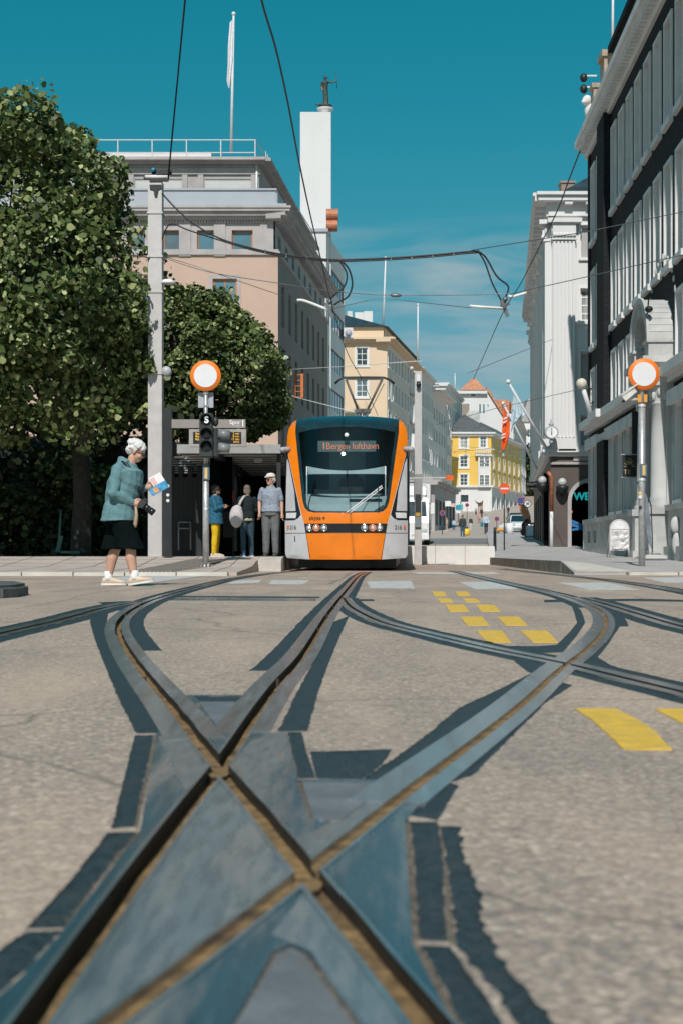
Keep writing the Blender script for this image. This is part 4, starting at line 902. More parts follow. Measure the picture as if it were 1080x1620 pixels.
# lettering, tapes and lamps at the arch
q = WF.p(ctr, zc(790), -2.3); nb = thing('neon_sign', 'teal neon lettering glowing inside the dark arched doorway', 'neon sign', q)
T = Matrix.Translation
M_NEON = mat('teal_neon', (.02, .3, .32), .5, emit=(.03, .7, .75), estr=.35)
sub(text_mesh('letters', 'WEEK'[:3], .42, M_NEON, None, T(WF.p(WF.uv(910, 790)[0], zc(785), -.5))@Matrix.Rotation(R(90), 4, 'X'), .03, .012, 'LEFT', .95), nb)
tp = thing('blue_tape', 'blue tape crossed over the dark arched doorway', 'tape', WF.p(ctr, zc(830), -.6)); M_TAPE = mat('blue_tape', (.03, .16, .38), .5)
for (xa, ya, xb, yb) in ((899, 821, 926, 832), (899, 830, 926, 834), (899, 839, 926, 835), (899, 824, 924, 838)):
    A = WF.p(WF.uv(xa, ya)[0], zc(ya), -.35); B_ = WF.p(WF.uv(xb, yb)[0], zc(yb), -.36); sub(MB().bar(A, B_, .02, .09).build('tape_strip', M_TAPE), tp)
nt_ = thing('orange_poster', 'small orange notice in the dark arched doorway', 'notice', WF.p(WF.uv(904, 809)[0], zc(809), -.4))
sub(MB().box(WF.p(WF.uv(901, 811)[0], zc(811), -.4), WF.p(WF.uv(907, 811)[0], zc(807), -.36)).build('sheet', mat('orange_paper', (.75, .24, .05), .7)), nt_)
def globe_lamp(q, label):
    t = thing('wall_lamp', label, 'wall lamp', q, group='round wall lamps on the dark ground floor')
    sub(MB().lathe([(.0, -.3), (.14, -.3), (.24, -.12), (.26, 0), (.22, .02), (.1, .04)], q, 'Z', 14).tube([q+V((0, .3, -.3)), q+V((0, .1, -.38)), q+V((0, 0, -.3))], .03, 6).build('bracket', M_BLACK), t)
    sub(MB().ball(q+V((0, 0, .16)), .17, 14, 10).build('globe', mat('frosted_globe', (.5, .5, .48), .25)), t)
globe_lamp(WF.p(.42, zc(770), .3), 'dark round wall lamp beside the arched doorway'); globe_lamp(WS.p(WS.L-.6, zc(765), .3), 'round wall lamp around the corner from the arched doorway')
# street clock on a bracket
q = WS.p(WS.L-.02, zc(687), .0); q.x = (871-HX)*55.2/F; q.y = 55.2
ck = thing('street_clock', 'round white street clock with dark rim on the white corner', 'clock', q)
sub(MB().lathe([(0, -.12), (.20, -.12), (.215, -.14), (.26, -.14), (.26, .14), (.215, .14), (.2, .12), (0, .12)], q, 'Y', 28).build('case', M_GPANEL), ck)
f_ = sub(MB().disc(q+V((0, -.125, 0)), .205, .012, 'Y', 28).build('dial', mat('clock_dial', (.82, .82, .8), .5)), ck)
hd = MB(); hd.box((q.x-.012, q.y-.137, q.z), (q.x+.012, q.y-.133, q.z+.17)); hd.box((q.x-.016, q.y-.137, q.z-.11), (q.x+.016, q.y-.133, q.z)); hd.build('hands', M_BLACK, f_)
sub(MB().ball(q+V((0, 0, -.36)), (.09, .09, .1)).lathe([(.05, .26), (.12, .3), (.06, .36), (.02, .5), (0, .55)], q, 'Z', 10).bar(q+V((0, 0, -.4)), q+V((.1, 1, -.4)), .05).bar(q+V((0, 0, -.27)), q+V((0, 0, -.45)), .05).build('bracket', M_GPANEL), ck)

# ------------------------------------------------------------------ dark brick building on the right
b = building('brick_building', 'dark brick building with deep white stone windows and a stone portico on the right', None, P(1000, 885, 40))
XW = lambda Y, o=0: 6.8-o+.0378*Y
WB = Wall((XW(50), 50, 0), (XW(20), 20, 0)); uY = lambda Y: WB.L-(Y-20)/abs(WB.U.y)
Yn = [48.36, 46.9]+[43.7-1.47*i for i in range(16)]
upper = [(uY(y+1.02), r0, uY(y), r1) for y in Yn for r0, r1 in ((11.1, 13.75), (7.5, 10.15))]
third = [(uY(y+1.02), 5.0, uY(y), 6.75) for y in Yn if not 33.9 < y < 37.6]
ground = [(uY(y+1.02), 1.62, uY(y), 4.0) for y in Yn if not 33.9 < y < 37.6]
mb = MB(); wall_cells(mb, WB, 4.55, 14.4, upper+third, .5); wbox(mb, WB, uY(46.55), uY(45.0), 4.95, 14.35, 0, .22); wbox(mb, WB, -.02, uY(49.6), 4.95, 14.3, 0, .05)
wbox(mb, WB, uY(46.6), uY(45.0), 1.5, 4.0, 0, .22)
wall_cells(mb, WB, 1.4, 4.55, ground, .5)
mb.box((XW(50)+.02, 50, 0), (XW(50)+9, 50.05, 14.4))
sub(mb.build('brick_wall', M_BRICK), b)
def deepwin(h, sill=True):                           # stone lining with the pane set far back
    m = MB(); u0, v0, u1, v1 = h; t_ = .09; n1 = .05
    wbox(m, WB, u0, u0+t_, v0, v1, -.42, n1); wbox(m, WB, u1-t_, u1, v0, v1, -.42, n1); wbox(m, WB, u0+t_, u1-t_, v1-t_, v1, -.42, n1)
    wbox(m, WB, u0-.03, u1+.03, v0-.12, v0+.05, -.42, n1+.06)
    o = sub(m.build('stone_window', M_STONEL), b)
    f = MB(); um = (u0+u1)/2
    wbox(f, WB, u0+t_, u0+t_+.07, v0+.05, v1-t_, -.40, -.33); wbox(f, WB, u1-t_-.07, u1-t_, v0+.05, v1-t_, -.40, -.33); wbox(f, WB, um-.03, um+.03, v0+.05, v1-t_, -.40, -.33)
    wbox(f, WB, u0+t_, u1-t_, (v0+v1*2)/3, (v0+v1*2)/3+.06, -.395, -.335); f.build('frame', M_WFRAME, o)
    f = MB(); wbox(f, WB, u0+t_, u1-t_, v0+.05, v1-t_, -.41, -.395); f.build('pane', M_PANE, o)
for h in upper+third+ground: deepwin(h)
# ground floor stone piers between windows, ledges, plinth, cornice, attic
mb = MB()
for y in Yn:
    if 33.6 < y < 37.8: continue
    wbox(mb, WB, uY(y)-.02, uY(y)+.11, 1.5, 4.05, 0, .1); wbox(mb, WB, uY(y+1.02)-.11, uY(y+1.02)+.02, 1.5, 4.05, 0, .1)
split_parts(sub(mb.build('stone_pier', M_STONEG), b))
mb = MB(); wbox(mb, WB, 0, WB.L, 4.55, 4.7, -.1, .18); wbox(mb, WB, 0, WB.L, 4.7, 4.95, -.1, .36); wbox(mb, WB, uY(46.7), uY(44.8), 4.701, 4.951, .3, .5)
wbox(mb, WB, 0, WB.L, 4.0, 4.28, -.1, .14)
for y in Yn: 
    if not 33.9 < y < 37.6: wbox(mb, WB, uY(y+1.1)-.1, uY(y)+.1, 3.98, 4.32, .1, .22)
sub(mb.build('stone_ledge', M_STONEL), b)
mb = MB(); bas = [(uY(y+.9), .75, uY(y+.2), 1.15) for y in Yn if not 33.9 < y < 37.6]
wall_cells(mb, WB, -.2, 1.42, bas, .25, n=.16); wbox(mb, WB, 0, WB.L, 1.42, 1.56, -.1, .24); wbox(mb, WB, 0, WB.L, -.2, .55, .1, .26); mb.box((XW(50)-.2, 50, -.2), (XW(50)+9, 50.1, 1.5))
sub(mb.build('stone_plinth', M_STONEG), b)
mb = MB()
for h in bas: wbox(mb, WB, h[0], h[2], h[1], h[3], -.1, -.08)
sub(mb.build('cellar_window', M_PANE), b)
mb = MB(); wbox(mb, WB, -.3, WB.L, 14.3, 14.45, -.2, .1); wbox(mb, WB, -.35, WB.L, 14.62, 14.72, -.2, .36); wbox(mb, WB, -.42, WB.L, 14.72, 14.95, -.2, .46); wbox(mb, WB, -.3, WB.L, 14.45, 14.62, -.2, .14)
for i in range(105): wbox(mb, WB, -.1+i*.29, .06+i*.29, 14.46, 14.62, .14, .34)
sub(mb.build('cornice', M_STONEL), b)
aw = [(uY(y+1.05), 15.2, uY(y+.05), 15.95) for y in Yn if y < 43]
mb = MB(); wall_cells(mb, WB, 14.95, 16.15, aw, .2, uY(44.6)); wbox(mb, WB, uY(44.8), WB.L, 16.15, 16.35, -3, .12); wbox(mb, WB, .1, uY(44.8), 14.95, 15.25, -3, -.1)
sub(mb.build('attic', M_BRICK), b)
for h in aw: window(b, WB, *h, .1, 2, 1, M_WFRAME, M_PANE, .09, .0)
mb = MB(); q = WB.p(uY(45.3), 14.95, .12); mb.box((q.x-.1, q.y-.35, 14.9), (q.x+.8, q.y+.35, 16.1)).box((q.x-.18, q.y-.42, 16.1), (q.x+.9, q.y+.42, 16.3)); q = WB.p(uY(47.6), 14.95, .12); mb.box((q.x-.1, q.y-.25, 14.95), (q.x+.2, q.y+.2, 15.9)).box((q.x-.16, q.y-.3, 15.9), (q.x+.25, q.y+.25, 16.05))
split_parts(sub(mb.build('chimney', mat('sandy_brick', (.42, .33, .25), .9, var=.2, scale=6)), b))
q = WB.p(uY(47.9), 15.0, .25); lion = sub(remesh(MB().ball(q+V((0, 0, .3)), (.2, .2, .3)).ball(q+V((-.12, -.1, .62)), (.17, .17, .18)).ball(q+V((-.24, -.16, .55)), (.09, .09, .08)), 'roof_figure', M_STONEL, None, .03, 2), b)
# portico: pedestals, two columns, entablature and an arched hood
PY0, PY1, PJ = 34.75, 37.35, .62; pu0, pu1 = uY(PY1), uY(PY0); cu = (pu0+pu1)/2
mb = MB()
for ua, ub in ((pu0, pu0+.62), (pu1-.62, pu1)): wbox(mb, WB, ua-.04, ub+.04, -.2, .45, 0, PJ+.06); wbox(mb, WB, ua, ub, .45, 1.35, 0, PJ); wbox(mb, WB, ua-.06, ub+.06, 1.35, 1.52, 0, PJ+.08)
wbox(mb, WB, pu0-.03, pu1+.03, 4.62, 5.05, 0, PJ+.02); wbox(mb, WB, pu0-.16, pu1+.16, 5.05, 5.2, 0, PJ+.16); wbox(mb, WB, pu0, pu0+.55, 5.2, 5.55, 0, PJ); wbox(mb, WB, pu1-.55, pu1, 5.2, 5.55, 0, PJ); wbox(mb, WB, pu1-.6, pu1+.05, 5.55, 5.62, 0, PJ+.05); wbox(mb, WB, pu0-.05, pu0+.6, 5.55, 5.62, 0, PJ+.05)
wbox(mb, WB, pu0, pu0+.5, 1.52, 4.62, 0, .18); wbox(mb, WB, pu1-.5, pu1, 1.52, 4.62, 0, .18)
po = sub(mb.build('portico', M_STONEG), b)
for ua in (pu0+.31, pu1-.31):
    q = WB.p(ua, 0, PJ-.34); mb = MB().lathe([(.31, 1.52), (.31, 1.6), (.26, 1.66), (.275, 1.72), (.235, 1.8), (.235, 2.4), (.225, 3.2), (.195, 4.05), (.23, 4.08), (.2, 4.12)], (q.x, q.y, 0), 'Z', 24); mb.build('column', M_STONEG, po).matrix_parent_inverse = Matrix.Translation(-V(b.location)) @ Matrix.Identity(4) @ Matrix.Translation(V(b.location))
    mb = MB().lathe([(.2, 4.12), (.21, 4.3), (.27, 4.45), (.3, 4.5)], (q.x, q.y, 0), 'Z', 16).box((q.x-.32, q.y-.32, 4.5), (q.x+.32, q.y+.32, 4.62))
    for k in range(10): mb.ball((q.x+.235*math.cos(k*.628), q.y+.235*math.sin(k*.628), 4.25+.1*(k % 2)), (.055, .055, .12), 6, 5)
    mb.build('capital', M_STONEG, po)
mb = MB(); ro, ri = (pu1-pu0)/2, (pu1-pu0)/2-.42; nseg = 20
for t_ in range(nseg):
    a0, a1 = t_*math.pi/nseg, (t_+1)*math.pi/nseg-.008
    q = [WB.p(cu-r_*math.cos(g_), 5.62+r_*math.sin(g_)*.9, n_) for n_ in (0, PJ) for r_, g_ in ((ri, a0), (ri, a1), (ro, a1), (ro, a0))]
    mb.add(q, [(4, 5, 6, 7), (0, 1, 5, 4), (2, 3, 7, 6), (0, 4, 7, 3), (1, 2, 6, 5)])
    q = [WB.p(cu-r_*math.cos(g_), 5.62+r_*math.sin(g_)*.9, n_) for n_ in (PJ-.02, PJ+.05) for r_, g_ in ((ro-.12, a0), (ro-.12, a1+.008), (ro+.05, a1+.008), (ro+.05, a0))]
    mb.add(q, [(4, 5, 6, 7), (0, 1, 5, 4), (2, 3, 7, 6), (0, 4, 7, 3), (1, 2, 6, 5)])
mb.build('arch', M_STONEG, po)
mb = MB(); wbox(mb, WB, pu0+.6, pu1-.6, -.1, 5.6, .01, .04); mb.build('door', M_DARKIN, po)
mb = MB()
for t_ in range(15):
    g_ = .28+t_*math.pi*.82/15; q = WB.p(cu-1.95*math.cos(g_), 5.9+1.95*math.sin(g_), .06); mb.ball(q, (.03, .06, .07+.02*(t_ % 3)), 8, 6)
mb.build('carved_garland', M_STONEG, po)
mb = MB(); q = WB.p(pu1-.1, 6.35, PJ); mb.ball(q+V((0, -.12, 0)), (.1, .14, .08), 10, 6).bar(q, q+V((0, -.1, .25)), .03); mb.build('spotlight', M_BLACK, po)
for k in range(3):                                   # stone scroll brackets on the plinth nearer the camera
    q = WB.p(uY(33.3-k*1.47), .8, .25); MB().ball(q+V((0, 0, .25)), (.12, .1, .2)).ball(q+V((.02, 0, -.2)), (.1, .1, .28)).build('scroll', M_STONEG, b).matrix_parent_inverse = Matrix.Translation(-V(b.location))

# things on the brick building
q = WB.p(uY(49.2), 4.95, .25); tip = P(919, 607, 48.9)
fl = thing('bracket_pole', 'short slanting pole with a white ball end above the ledge of the brick building', 'flag bracket', q)
sub(MB().tube([P(936, 662, 49.1), tip], [.09, .075], 10).build('pole', M_STONEL), fl); sub(MB().ball(tip, .19, 14, 10).build('ball', mat('cream_ball', (.66, .6, .5), .5)), fl)
sub(MB().tube([P(924, 620, 49)+V((0, 0, .0)), P(939, 612, 49.4)], .02, 6).tube([P(930, 640, 49), P(941, 634, 49.4)], .02, 6).build('stay', M_BLACK), fl)
for yy, nm_ in ((121, 'upper'), (139, 'lower')):
    q = P(943, yy-1, 48); fl = thing('roof_camera', nm_+' small camera on an arm at the roof edge of the brick building', 'camera', q)
    sub(MB().bar(q, P(922, yy-1, 48), .05).build('arm', M_STONEL), fl); sub(MB().ball(P(922.5, yy+2, 48), (.13, .13, .15)).build('housing', M_BLACK), fl)
Yh = 38.4
hs_ = thing('hanging_sign', 'black hanging banner sign with gold star lettering beside the pole', 'sign', P(1000, 655, Yh)); q0, q1 = P(999, 756, Yh), P(1014, 650, Yh)
sub(MB().box((q0.x, Yh, q0.z), (q1.x, Yh+.05, q1.z)).build('banner', M_BLACK), hs_)
q0, q1 = P(985, 754, Yh-.1), P(1009, 720, Yh-.1); pn = sub(MB().box((q0.x, Yh-.1, q0.z), (q1.x, Yh-.05, q1.z)).build('panel', M_BLACK), hs_)
M_GOLD = mat('gold_lettering', (.5, .40, .2), .5)
mb = MB(); cc = P(995, 738, Yh-.11)
for k in range(7):
    g_ = k*math.pi/6; mb.bar(cc+V((math.cos(g_)*.06, 0, math.sin(g_)*.06)), cc+V((math.cos(g_)*.16, 0, math.sin(g_)*.16)), .03, .01)
for k in range(8): mb.ball(P(995, 729, Yh-.11)+V((.05*math.cos(k*.785), 0, .07*math.sin(k*.785))), .016, 6, 4)
mb.build('gold_star', M_GOLD, pn)
text_mesh('gold_letters', 'TE', .17, M_GOLD, pn, T(P(991, 747, Yh-.105))@Matrix.Rotation(R(90), 4, 'X'), .004)
for y_ in (719, 755): sub(MB().bar(P(981, y_, Yh-.07), P(1018, y_, Yh-.07), .02).build('bracket_rod', M_GALV), hs_)

# ------------------------------------------------------------------ pavements, platforms and kerbs
M_PAVE = mat('pavement_slab', (.50, .425, .37), .85, var=.12, scale=2, stain=(.32, .28, .25), stain_scale=.8, stain_amt=.5, bump=.15, bscale=60)
M_PAVR = mat('grey_pavement', (.42, .405, .39), .85, var=.12, scale=1.5, stain=(.30, .285, .27), stain_scale=.6, stain_amt=.5, bump=.15, bscale=60)
M_CONC = mat('concrete', (.56, .52, .465), .85, var=.1, scale=3, stain=(.38, .35, .31), stain_scale=2, stain_amt=.5, bump=.15, bscale=60)
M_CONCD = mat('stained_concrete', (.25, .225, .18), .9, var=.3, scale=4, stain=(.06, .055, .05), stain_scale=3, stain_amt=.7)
M_WCONC = mat('white_concrete', (.70, .69, .66), .85, var=.05, scale=2, stain=(.52, .51, .48), stain_scale=1.2, stain_amt=.4)
def sheet(name, xs, ys, zf, m, skirt=.4):
    mb = MB(); nx, ny = len(xs), len(ys)
    vs = [(x, y, zf(x, y)) for y in ys for x in xs]
    mb.add(vs, [(j*nx+i, j*nx+i+1, (j+1)*nx+i+1, (j+1)*nx+i) for j in range(ny-1) for i in range(nx-1)])
    for j in range(ny-1):
        for i in (0, nx-1): mb.add([vs[j*nx+i], vs[(j+1)*nx+i], V(vs[(j+1)*nx+i])-V((0, 0, skirt)), V(vs[j*nx+i])-V((0, 0, skirt))], [(0, 1, 2, 3)])
    for i in range(nx-1):
        for j in (0, ny-1): mb.add([vs[j*nx+i], vs[j*nx+i+1], V(vs[j*nx+i+1])-V((0, 0, skirt)), V(vs[j*nx+i])-V((0, 0, skirt))], [(0, 1, 2, 3)])
    return mb.build(name, m)
def lerpz(tab, y):
    if y <= tab[0][0]: return tab[0][1]
    for (a_, za_), (b_, zb_) in zip(tab, tab[1:]):
        if y <= b_: return za_+(zb_-za_)*(y-a_)/(b_-a_)
    return tab[-1][1]
LP = [(24, .055), (28, .12), (31, .31), (52, .33), (107, 1.72), (130, 2.7)]
zl = lambda x, y: lerpz(LP, y)
tag(sheet('pavement', [-60, -20, -8, -5, -3.4, -1.76], [24, 25, 26, 27, 28, 29, 30, 31, 34, 40, 52, 60, 70, 79.8], zl, M_PAVE), 'left pavement ramping up to the tram platform', kind='structure')
tag(sheet('platform', [-1.755, -1.27], [30, 31, 34, 40, 52, 68], zl, M_CONC), 'platform edge beside the tram', kind='structure')
for k in range(24):                                  # kerb stones along the front edge
    x0 = -1.9-k*.86
    if k == 0: kst = MB().box((x0-.84, 23.72, -.1), (x0, 23.995, .062)).mesh('kerb'); kst.materials.append(M_CONC); kx = x0
    o = link('kerb_stone', kst); o.location = (-(k*.86), 0, rnd.uniform(-.004, .004)); tag(o, 'low concrete kerb stone in the row in front of the left pavement', 'kerb stone', 'kerb stones of the left pavement')
M_JOINT = mat('paving_joint', (.16, .14, .125), .9)
mb = MB()
for y in (25.2, 26.4, 27.6, 28.8, 30.0, 31.2): mb.add([(-20, y, zl(0, y)+.003), (-1.8, y, zl(0, y)+.003), (-1.8, y+.035, zl(0, y+.035)+.003), (-20, y+.035, zl(0, y+.035)+.003)], [(0, 1, 2, 3)])
for x in [-2.2-.9*i for i in range(20)]:
    for a_, b_ in ((24, 28), (28, 31)): mb.add([(x, a_, zl(0, a_)+.004), (x+.02, a_, zl(0, a_)+.004), (x+.02, b_, zl(0, b_)+.004), (x, b_, zl(0, b_)+.004)], [(0, 1, 2, 3)])
tag(mb.build('paving_joint', M_JOINT), 'dark joints between the slabs of the left pavement', kind='structure')
# the tactile strip
M_GROOVED = mat('tactile_paving', (.36, .31, .27), .85, var=.15)
def tactile(name, q0, q1, wid, zf, label):
    mb = MB(); d = (V(q1)-V(q0)); n_ = int(wid/.07); r_ = V((d.y, -d.x, 0)).normalized()
    for k in range(n_):
        a_ = V(q0)+r_*k*.07; c_ = a_+d; mb.bar((a_.x, a_.y, zf(a_.x, a_.y)+.008), (c_.x, c_.y, zf(c_.x, c_.y)+.008), .035, .012)
    return tag(mb.build(name, M_GROOVED), label, kind='structure')
tactile('tactile_paving', (-3.6, 24.2, 0), (-3.1, 30.2, 0), .8, zl, 'ribbed guide strip on the left pavement')
# right side
RP = [(24.8, .05), (27, .05), (35, .27), (43, .32), (50, .5), (60, .75), (107, 1.78), (150, 3.5)]
def zrt(x, y): return lerpz(RP, y)
pe = lambda Y: 4.15+(Y-27)*.0457 if Y < 50 else 5.2+(Y-50)*.1
mb = MB(); ys_ = [24.8, 26, 27, 29, 32, 36, 40, 45, 50, 56, 62, 75, 90, 107, 130]
vs = []; XS = [0, .35, 1.2, 2.6, 4.5, 14, 30]
for y in ys_:
    for k, dx in enumerate(XS):
        x = pe(y)+dx if k < 6 else 40
        wgt = max(0, 1-dx/2.6)
        zp_ = lerpz([(24.8, .045), (27, .235), (50, .25), (56, .6), (60, .76)], y) if y < 60 else zrt(x, y)
        vs.append((x, y, zp_*wgt+zrt(x, y)*(1-wgt)))
nx = 7
mb.add(vs, [(j*nx+i, j*nx+i+1, (j+1)*nx+i+1, (j+1)*nx+i) for j in range(len(ys_)-1) for i in range(nx-1)])
for i in range(nx-1): mb.add([vs[i], vs[i+1], V(vs[i+1])-V((0, 0, .3)), V(vs[i])-V((0, 0, .3))], [(0, 1, 2, 3)])
tag(mb.build('pavement', M_PAVR), 'right pavement in front of the brick building', kind='structure')
mb = MB()
for j in range(len(ys_)-1):
    A, B_ = V(vs[j*nx]), V(vs[(j+1)*nx]); mb.add([A, B_, B_-V((0, 0, .5)), A-V((0, 0, .5))], [(0, 1, 2, 3)])
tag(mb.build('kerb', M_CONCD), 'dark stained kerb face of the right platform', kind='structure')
mb = MB(); mb.add([(pe(27)-.005, 26.95, .24), (pe(27)+.5, 26.9, .2), (pe(27)+.95, 24.85, .055), (pe(26), 24.85, .055), (pe(27)-.005, 26.95, -.1), (pe(26), 24.85, -.1)], [(0, 1, 2, 3), (0, 3, 5, 4)])
tag(mb.build('platform_ramp', M_CONC), 'concrete ramp end of the right platform', kind='structure')
for k in range(17):
    x0 = 4.95+k*.86
    if k == 0: krt = MB().box((x0, 24.5, -.1), (x0+.84, 24.79, .055)).mesh('kerb'); krt.materials.append(M_CONC)
    o = link('kerb_stone', krt); o.location = (k*.86, 0, rnd.uniform(-.003, .003)); tag(o, 'low concrete kerb stone in the row in front of the right pavement', 'kerb stone', 'kerb stones of the right pavement')
tactile('tactile_paving', (8.6, 25.2, 0), (7.9, 33, 0), 1.0, zrt, 'ribbed guide strip on the right pavement')
# white low wall behind the tram, grey road band and pale paving beyond
q0, q1 = P(645, 893, 50), P(782, 864, 50)
wl = thing('low_wall', 'long white concrete wall across the street behind the tram', 'wall', ((q0.x+q1.x)/2, 50, 0))
n_ = 4; ww = (q1.x-1.2)/n_
for k in range(n_): sub(bevel(MB().box((1.2+k*ww+.006, 50, -.1), (1.2+(k+1)*ww-.006, 50.3, q1.z)).build('wall_block', M_WCONC), .015), wl)
M_GROAD = mat('grey_asphalt', (.19, .19, .19), .85, var=.15, scale=1.5, stain=(.14, .14, .14), stain_scale=.5)
M_PLAZA = mat('pale_plaza_paving', (.43, .365, .315), .85, var=.12, scale=.8, stain=(.34, .29, .26), stain_scale=.3)
def street_sheet(name, x0, x1, ya, yb, dz, m, label):
    ys2 = sorted({ya, yb, *[y for y in (60, 70, 80, 90, 107, 120, 135, 150, 170, 190, 220) if ya < y < yb]})
    mb = MB(); 
    for p_, q_ in zip(ys2, ys2[1:]): mb.add([(x0, p_, zt(p_)+dz), (x1, p_, zt(p_)+dz), (x1, q_, zt(q_)+dz), (x0, q_, zt(q_)+dz)], [(0, 1, 2, 3)])
    return tag(mb.build(name, m), label, kind='structure')
street_sheet('plaza_paving', -30, 60, 50.5, 220, .05, M_PLAZA, 'pale paving of the street beyond')
street_sheet('cross_road', -30, 12.5, 82, 101, .062, M_GROAD, 'grey road crossing the far street')
# kerb island at the left edge
pi_ = [(x_-.15, y_) for x_, y_ in [(-3.6, 11.2), (-2.62, 11.6), (-2.56, 11.9), (-2.62, 12.6), (-2.95, 13.6), (-3.6, 14.1)]]
ki = thing('kerb_island', 'dark concrete tip of a kerb island at the left edge', 'kerb island', (-3, 12.5, 0))
o = sub(bevel(MB().prism([(x, y, -.05) for x, y in pi_], (0, 0, .155)).build('kerb', mat('dark_granite_kerb', (.10, .098, .095), .85, var=.3, scale=12, stain=(.05, .05, .05), stain_scale=4), ), .03, 3), ki)
# ------------------------------------------------------------------ the tram
M_ORANGE = mat('tram_orange_paint', (.82, .205, .004), .3, var=.05, scale=2, coat=.6, stain=(.42, .13, .02), stain_scale=3, stain_amt=.3)
M_SILVER = mat('tram_silver_paint', (.66, .66, .675), .35, .3, var=.05, scale=2, coat=.4, stain=(.48, .46, .44), stain_scale=2.5, stain_amt=.4)
M_TDARK = mat('tram_dark_gloss', (.012, .03, .038), .12, var=.2, coat=.8)
M_TBLACK = mat('tram_black_trim', (.012, .015, .017), .3, var=.2)
G_WIND = glass('windscreen_glass', (.68, .8, .82), .75, .0)
tram = thing('tram', 'orange and silver tram with dark curved windscreen standing at the stop', 'tram', (.085, 30.6, .0), -R(2.6)); tram.scale = (1.025, 1, 1.025)
cx_ = lambda c: (c-497.5)/317.5
cz_ = lambda c: .36+(1369.4-c)/317.5
def yf(x, z):
    y = .42*(abs(x)/1.3)**3
    if z > 1.1: y += .72*((z-1.1)/2.25)**1.45
    else: y += (1.1-z)*.06
    if z > 3.08: y += .5*((z-3.08)/.29)**2
    return y
half = [(0, 3.372), (.3, 3.37), (.6, 3.355), (.9, 3.325), (1.12, 3.285), (1.2, 3.22), (1.265, 3.08), (1.29, 2.92), (1.30, 2.6), (1.305, 2), (1.305, 1.2), (1.3, .36), (1.26, .275), (.8, .245), (0, .24)]
outl = half+[(-x, z) for x, z in half[-2:0:-1]]
def sym(p): return [(-x, z) for x, z in p][::-1]
Rg = []
arc = [(-1.11, 2.975), (-.8, 3.03), (-.4, 3.075), (0, 3.09), (.4, 3.075), (.8, 3.03), (1.11, 2.975)]
wind = arc+[(1.02, 2.3), (.93, 1.6), (.905, 1.45), (.86, 1.33), (.78, 1.255), (.66, 1.232), (0, 1.225), (-.66, 1.232), (-.78, 1.255), (-.86, 1.33), (-.905, 1.45), (-.93, 1.6), (-1.02, 2.3)]
inn = [(x*.955, 1.228+(z-1.228)*.965+.03) for x, z in wind[7:]]
fair = [(-1.11, 2.975)]+arc[1:]+[(1.115, 3.6), (-1.115, 3.6)]
oran = [(1.112, 3.6), (1.6, 3.6), (1.6, 2.68), (1.285, 2.66), (1.26, 2.5), (.93, 1.19), (.87, 1.0), (-.87, 1.0), (-.93, 1.19), (-1.26, 2.5), (-1.285, 2.66), (-1.6, 2.68), (-1.6, 3.6), (-1.112, 3.6)]
Rg.append(('windscreen', [(x*.93, 1.235+(z-1.235)*.985+.03) if z < 2.9 else (x*.93, z-.0) for x, z in wind]))
Rg.append(('windscreen_border', wind)); Rg.append(('roof_fairing', fair)); Rg.append(('orange_surround', oran))
Rg.append(('light_band', [(-.87, 1.0), (.87, 1.0), (.84, .805), (-.84, .805)]))
Rg.append(('bumper', [(-.83, .80), (.83, .80), (.745, .1), (-.745, .1)]))
sw = [(1.6, 2.62), (1.287, 2.62), (1.255, 2.45), (.945, 1.19), (1.0, 1.115), (1.06, 1.085), (1.6, 1.075)]
pn = [(1.285, 2.42), (1.235, 2.3), (1.10, 1.70), (1.06, 1.27), (1.285, 1.27)]
pl = [(1.04, 1.235), (1.275, 1.235), (1.275, 1.12), (1.06, 1.12)]
for sgn in (0, 1):
    f_ = sym if sgn == 0 else (lambda p: p)
    Rg.append(('side_pane%d' % sgn, f_(pn))); Rg.append(('lower_pane%d' % sgn, f_(pl))); Rg.append(('side_window%d' % sgn, f_(sw)))
    Rg.append(('corner_panel%d' % sgn, f_([(.745, .1), (.87, 1.0), (.93, 1.19), (1.0, 1.115), (1.6, 1.08), (1.6, .1)])))
vs = [Vector(p) for p in outl]; ed = [(i, (i+1) % len(outl)) for i in range(len(outl))]
no = len(outl)
for c, q in Rg:
    q = [Vector(p) for p in q]; q2 = []
    for i in range(len(q)):
        n_ = max(1, int((q[(i+1) % len(q)]-q[i]).length/.08)); q2 += [q[i].lerp(q[(i+1) % len(q)], k/n_) for k in range(n_)]
    b0 = len(vs); vs += q2; ed += [(b0+i, b0+(i+1) % len(q2)) for i in range(len(q2))]
for i in range(-18, 19):
    for j in range(3, 48): vs.append(Vector((i*.072+.0013, j*.072+.0017)))
ov, _, of, *_ = delaunay_2d_cdt(vs, ed, [], 0, 1e-5, False)
ov = np.array([tuple(v) for v in ov]); of = [list(f) for f in of]; cen = np.array([ov[f].mean(0) for f in of])
inside = pip(cen, outl); nm = np.array(['']*len(of), dtype=object)
prio = {c: i for i, (c, q) in enumerate(Rg)}
for c, q in Rg[::-1]: nm[pip(cen, q)] = c
gr = {}
for ti, f in enumerate(of):
    if inside[ti]: gr.setdefault(nm[ti] or 'corner_panel1', MB()).add([(ov[i][0], yf(*ov[i]), ov[i][1]) for i in f], [tuple(range(len(f)))], 0, True)
TM = {'windscreen': G_WIND, 'windscreen_border': M_TDARK, 'roof_fairing': M_TDARK, 'orange_surround': M_ORANGE, 'light_band': M_TBLACK, 'bumper': M_ORANGE}
tp_ = {}
for c in gr:
    base = c.rstrip('01'); m = TM.get(c) or {'side_pane': M_SILVER, 'lower_pane': mat('pale_reflector', (.6, .6, .6), .3), 'side_window': M_TBLACK, 'corner_panel': M_SILVER}[base]
    tp_[c] = gr[c].build(base, m, tram)
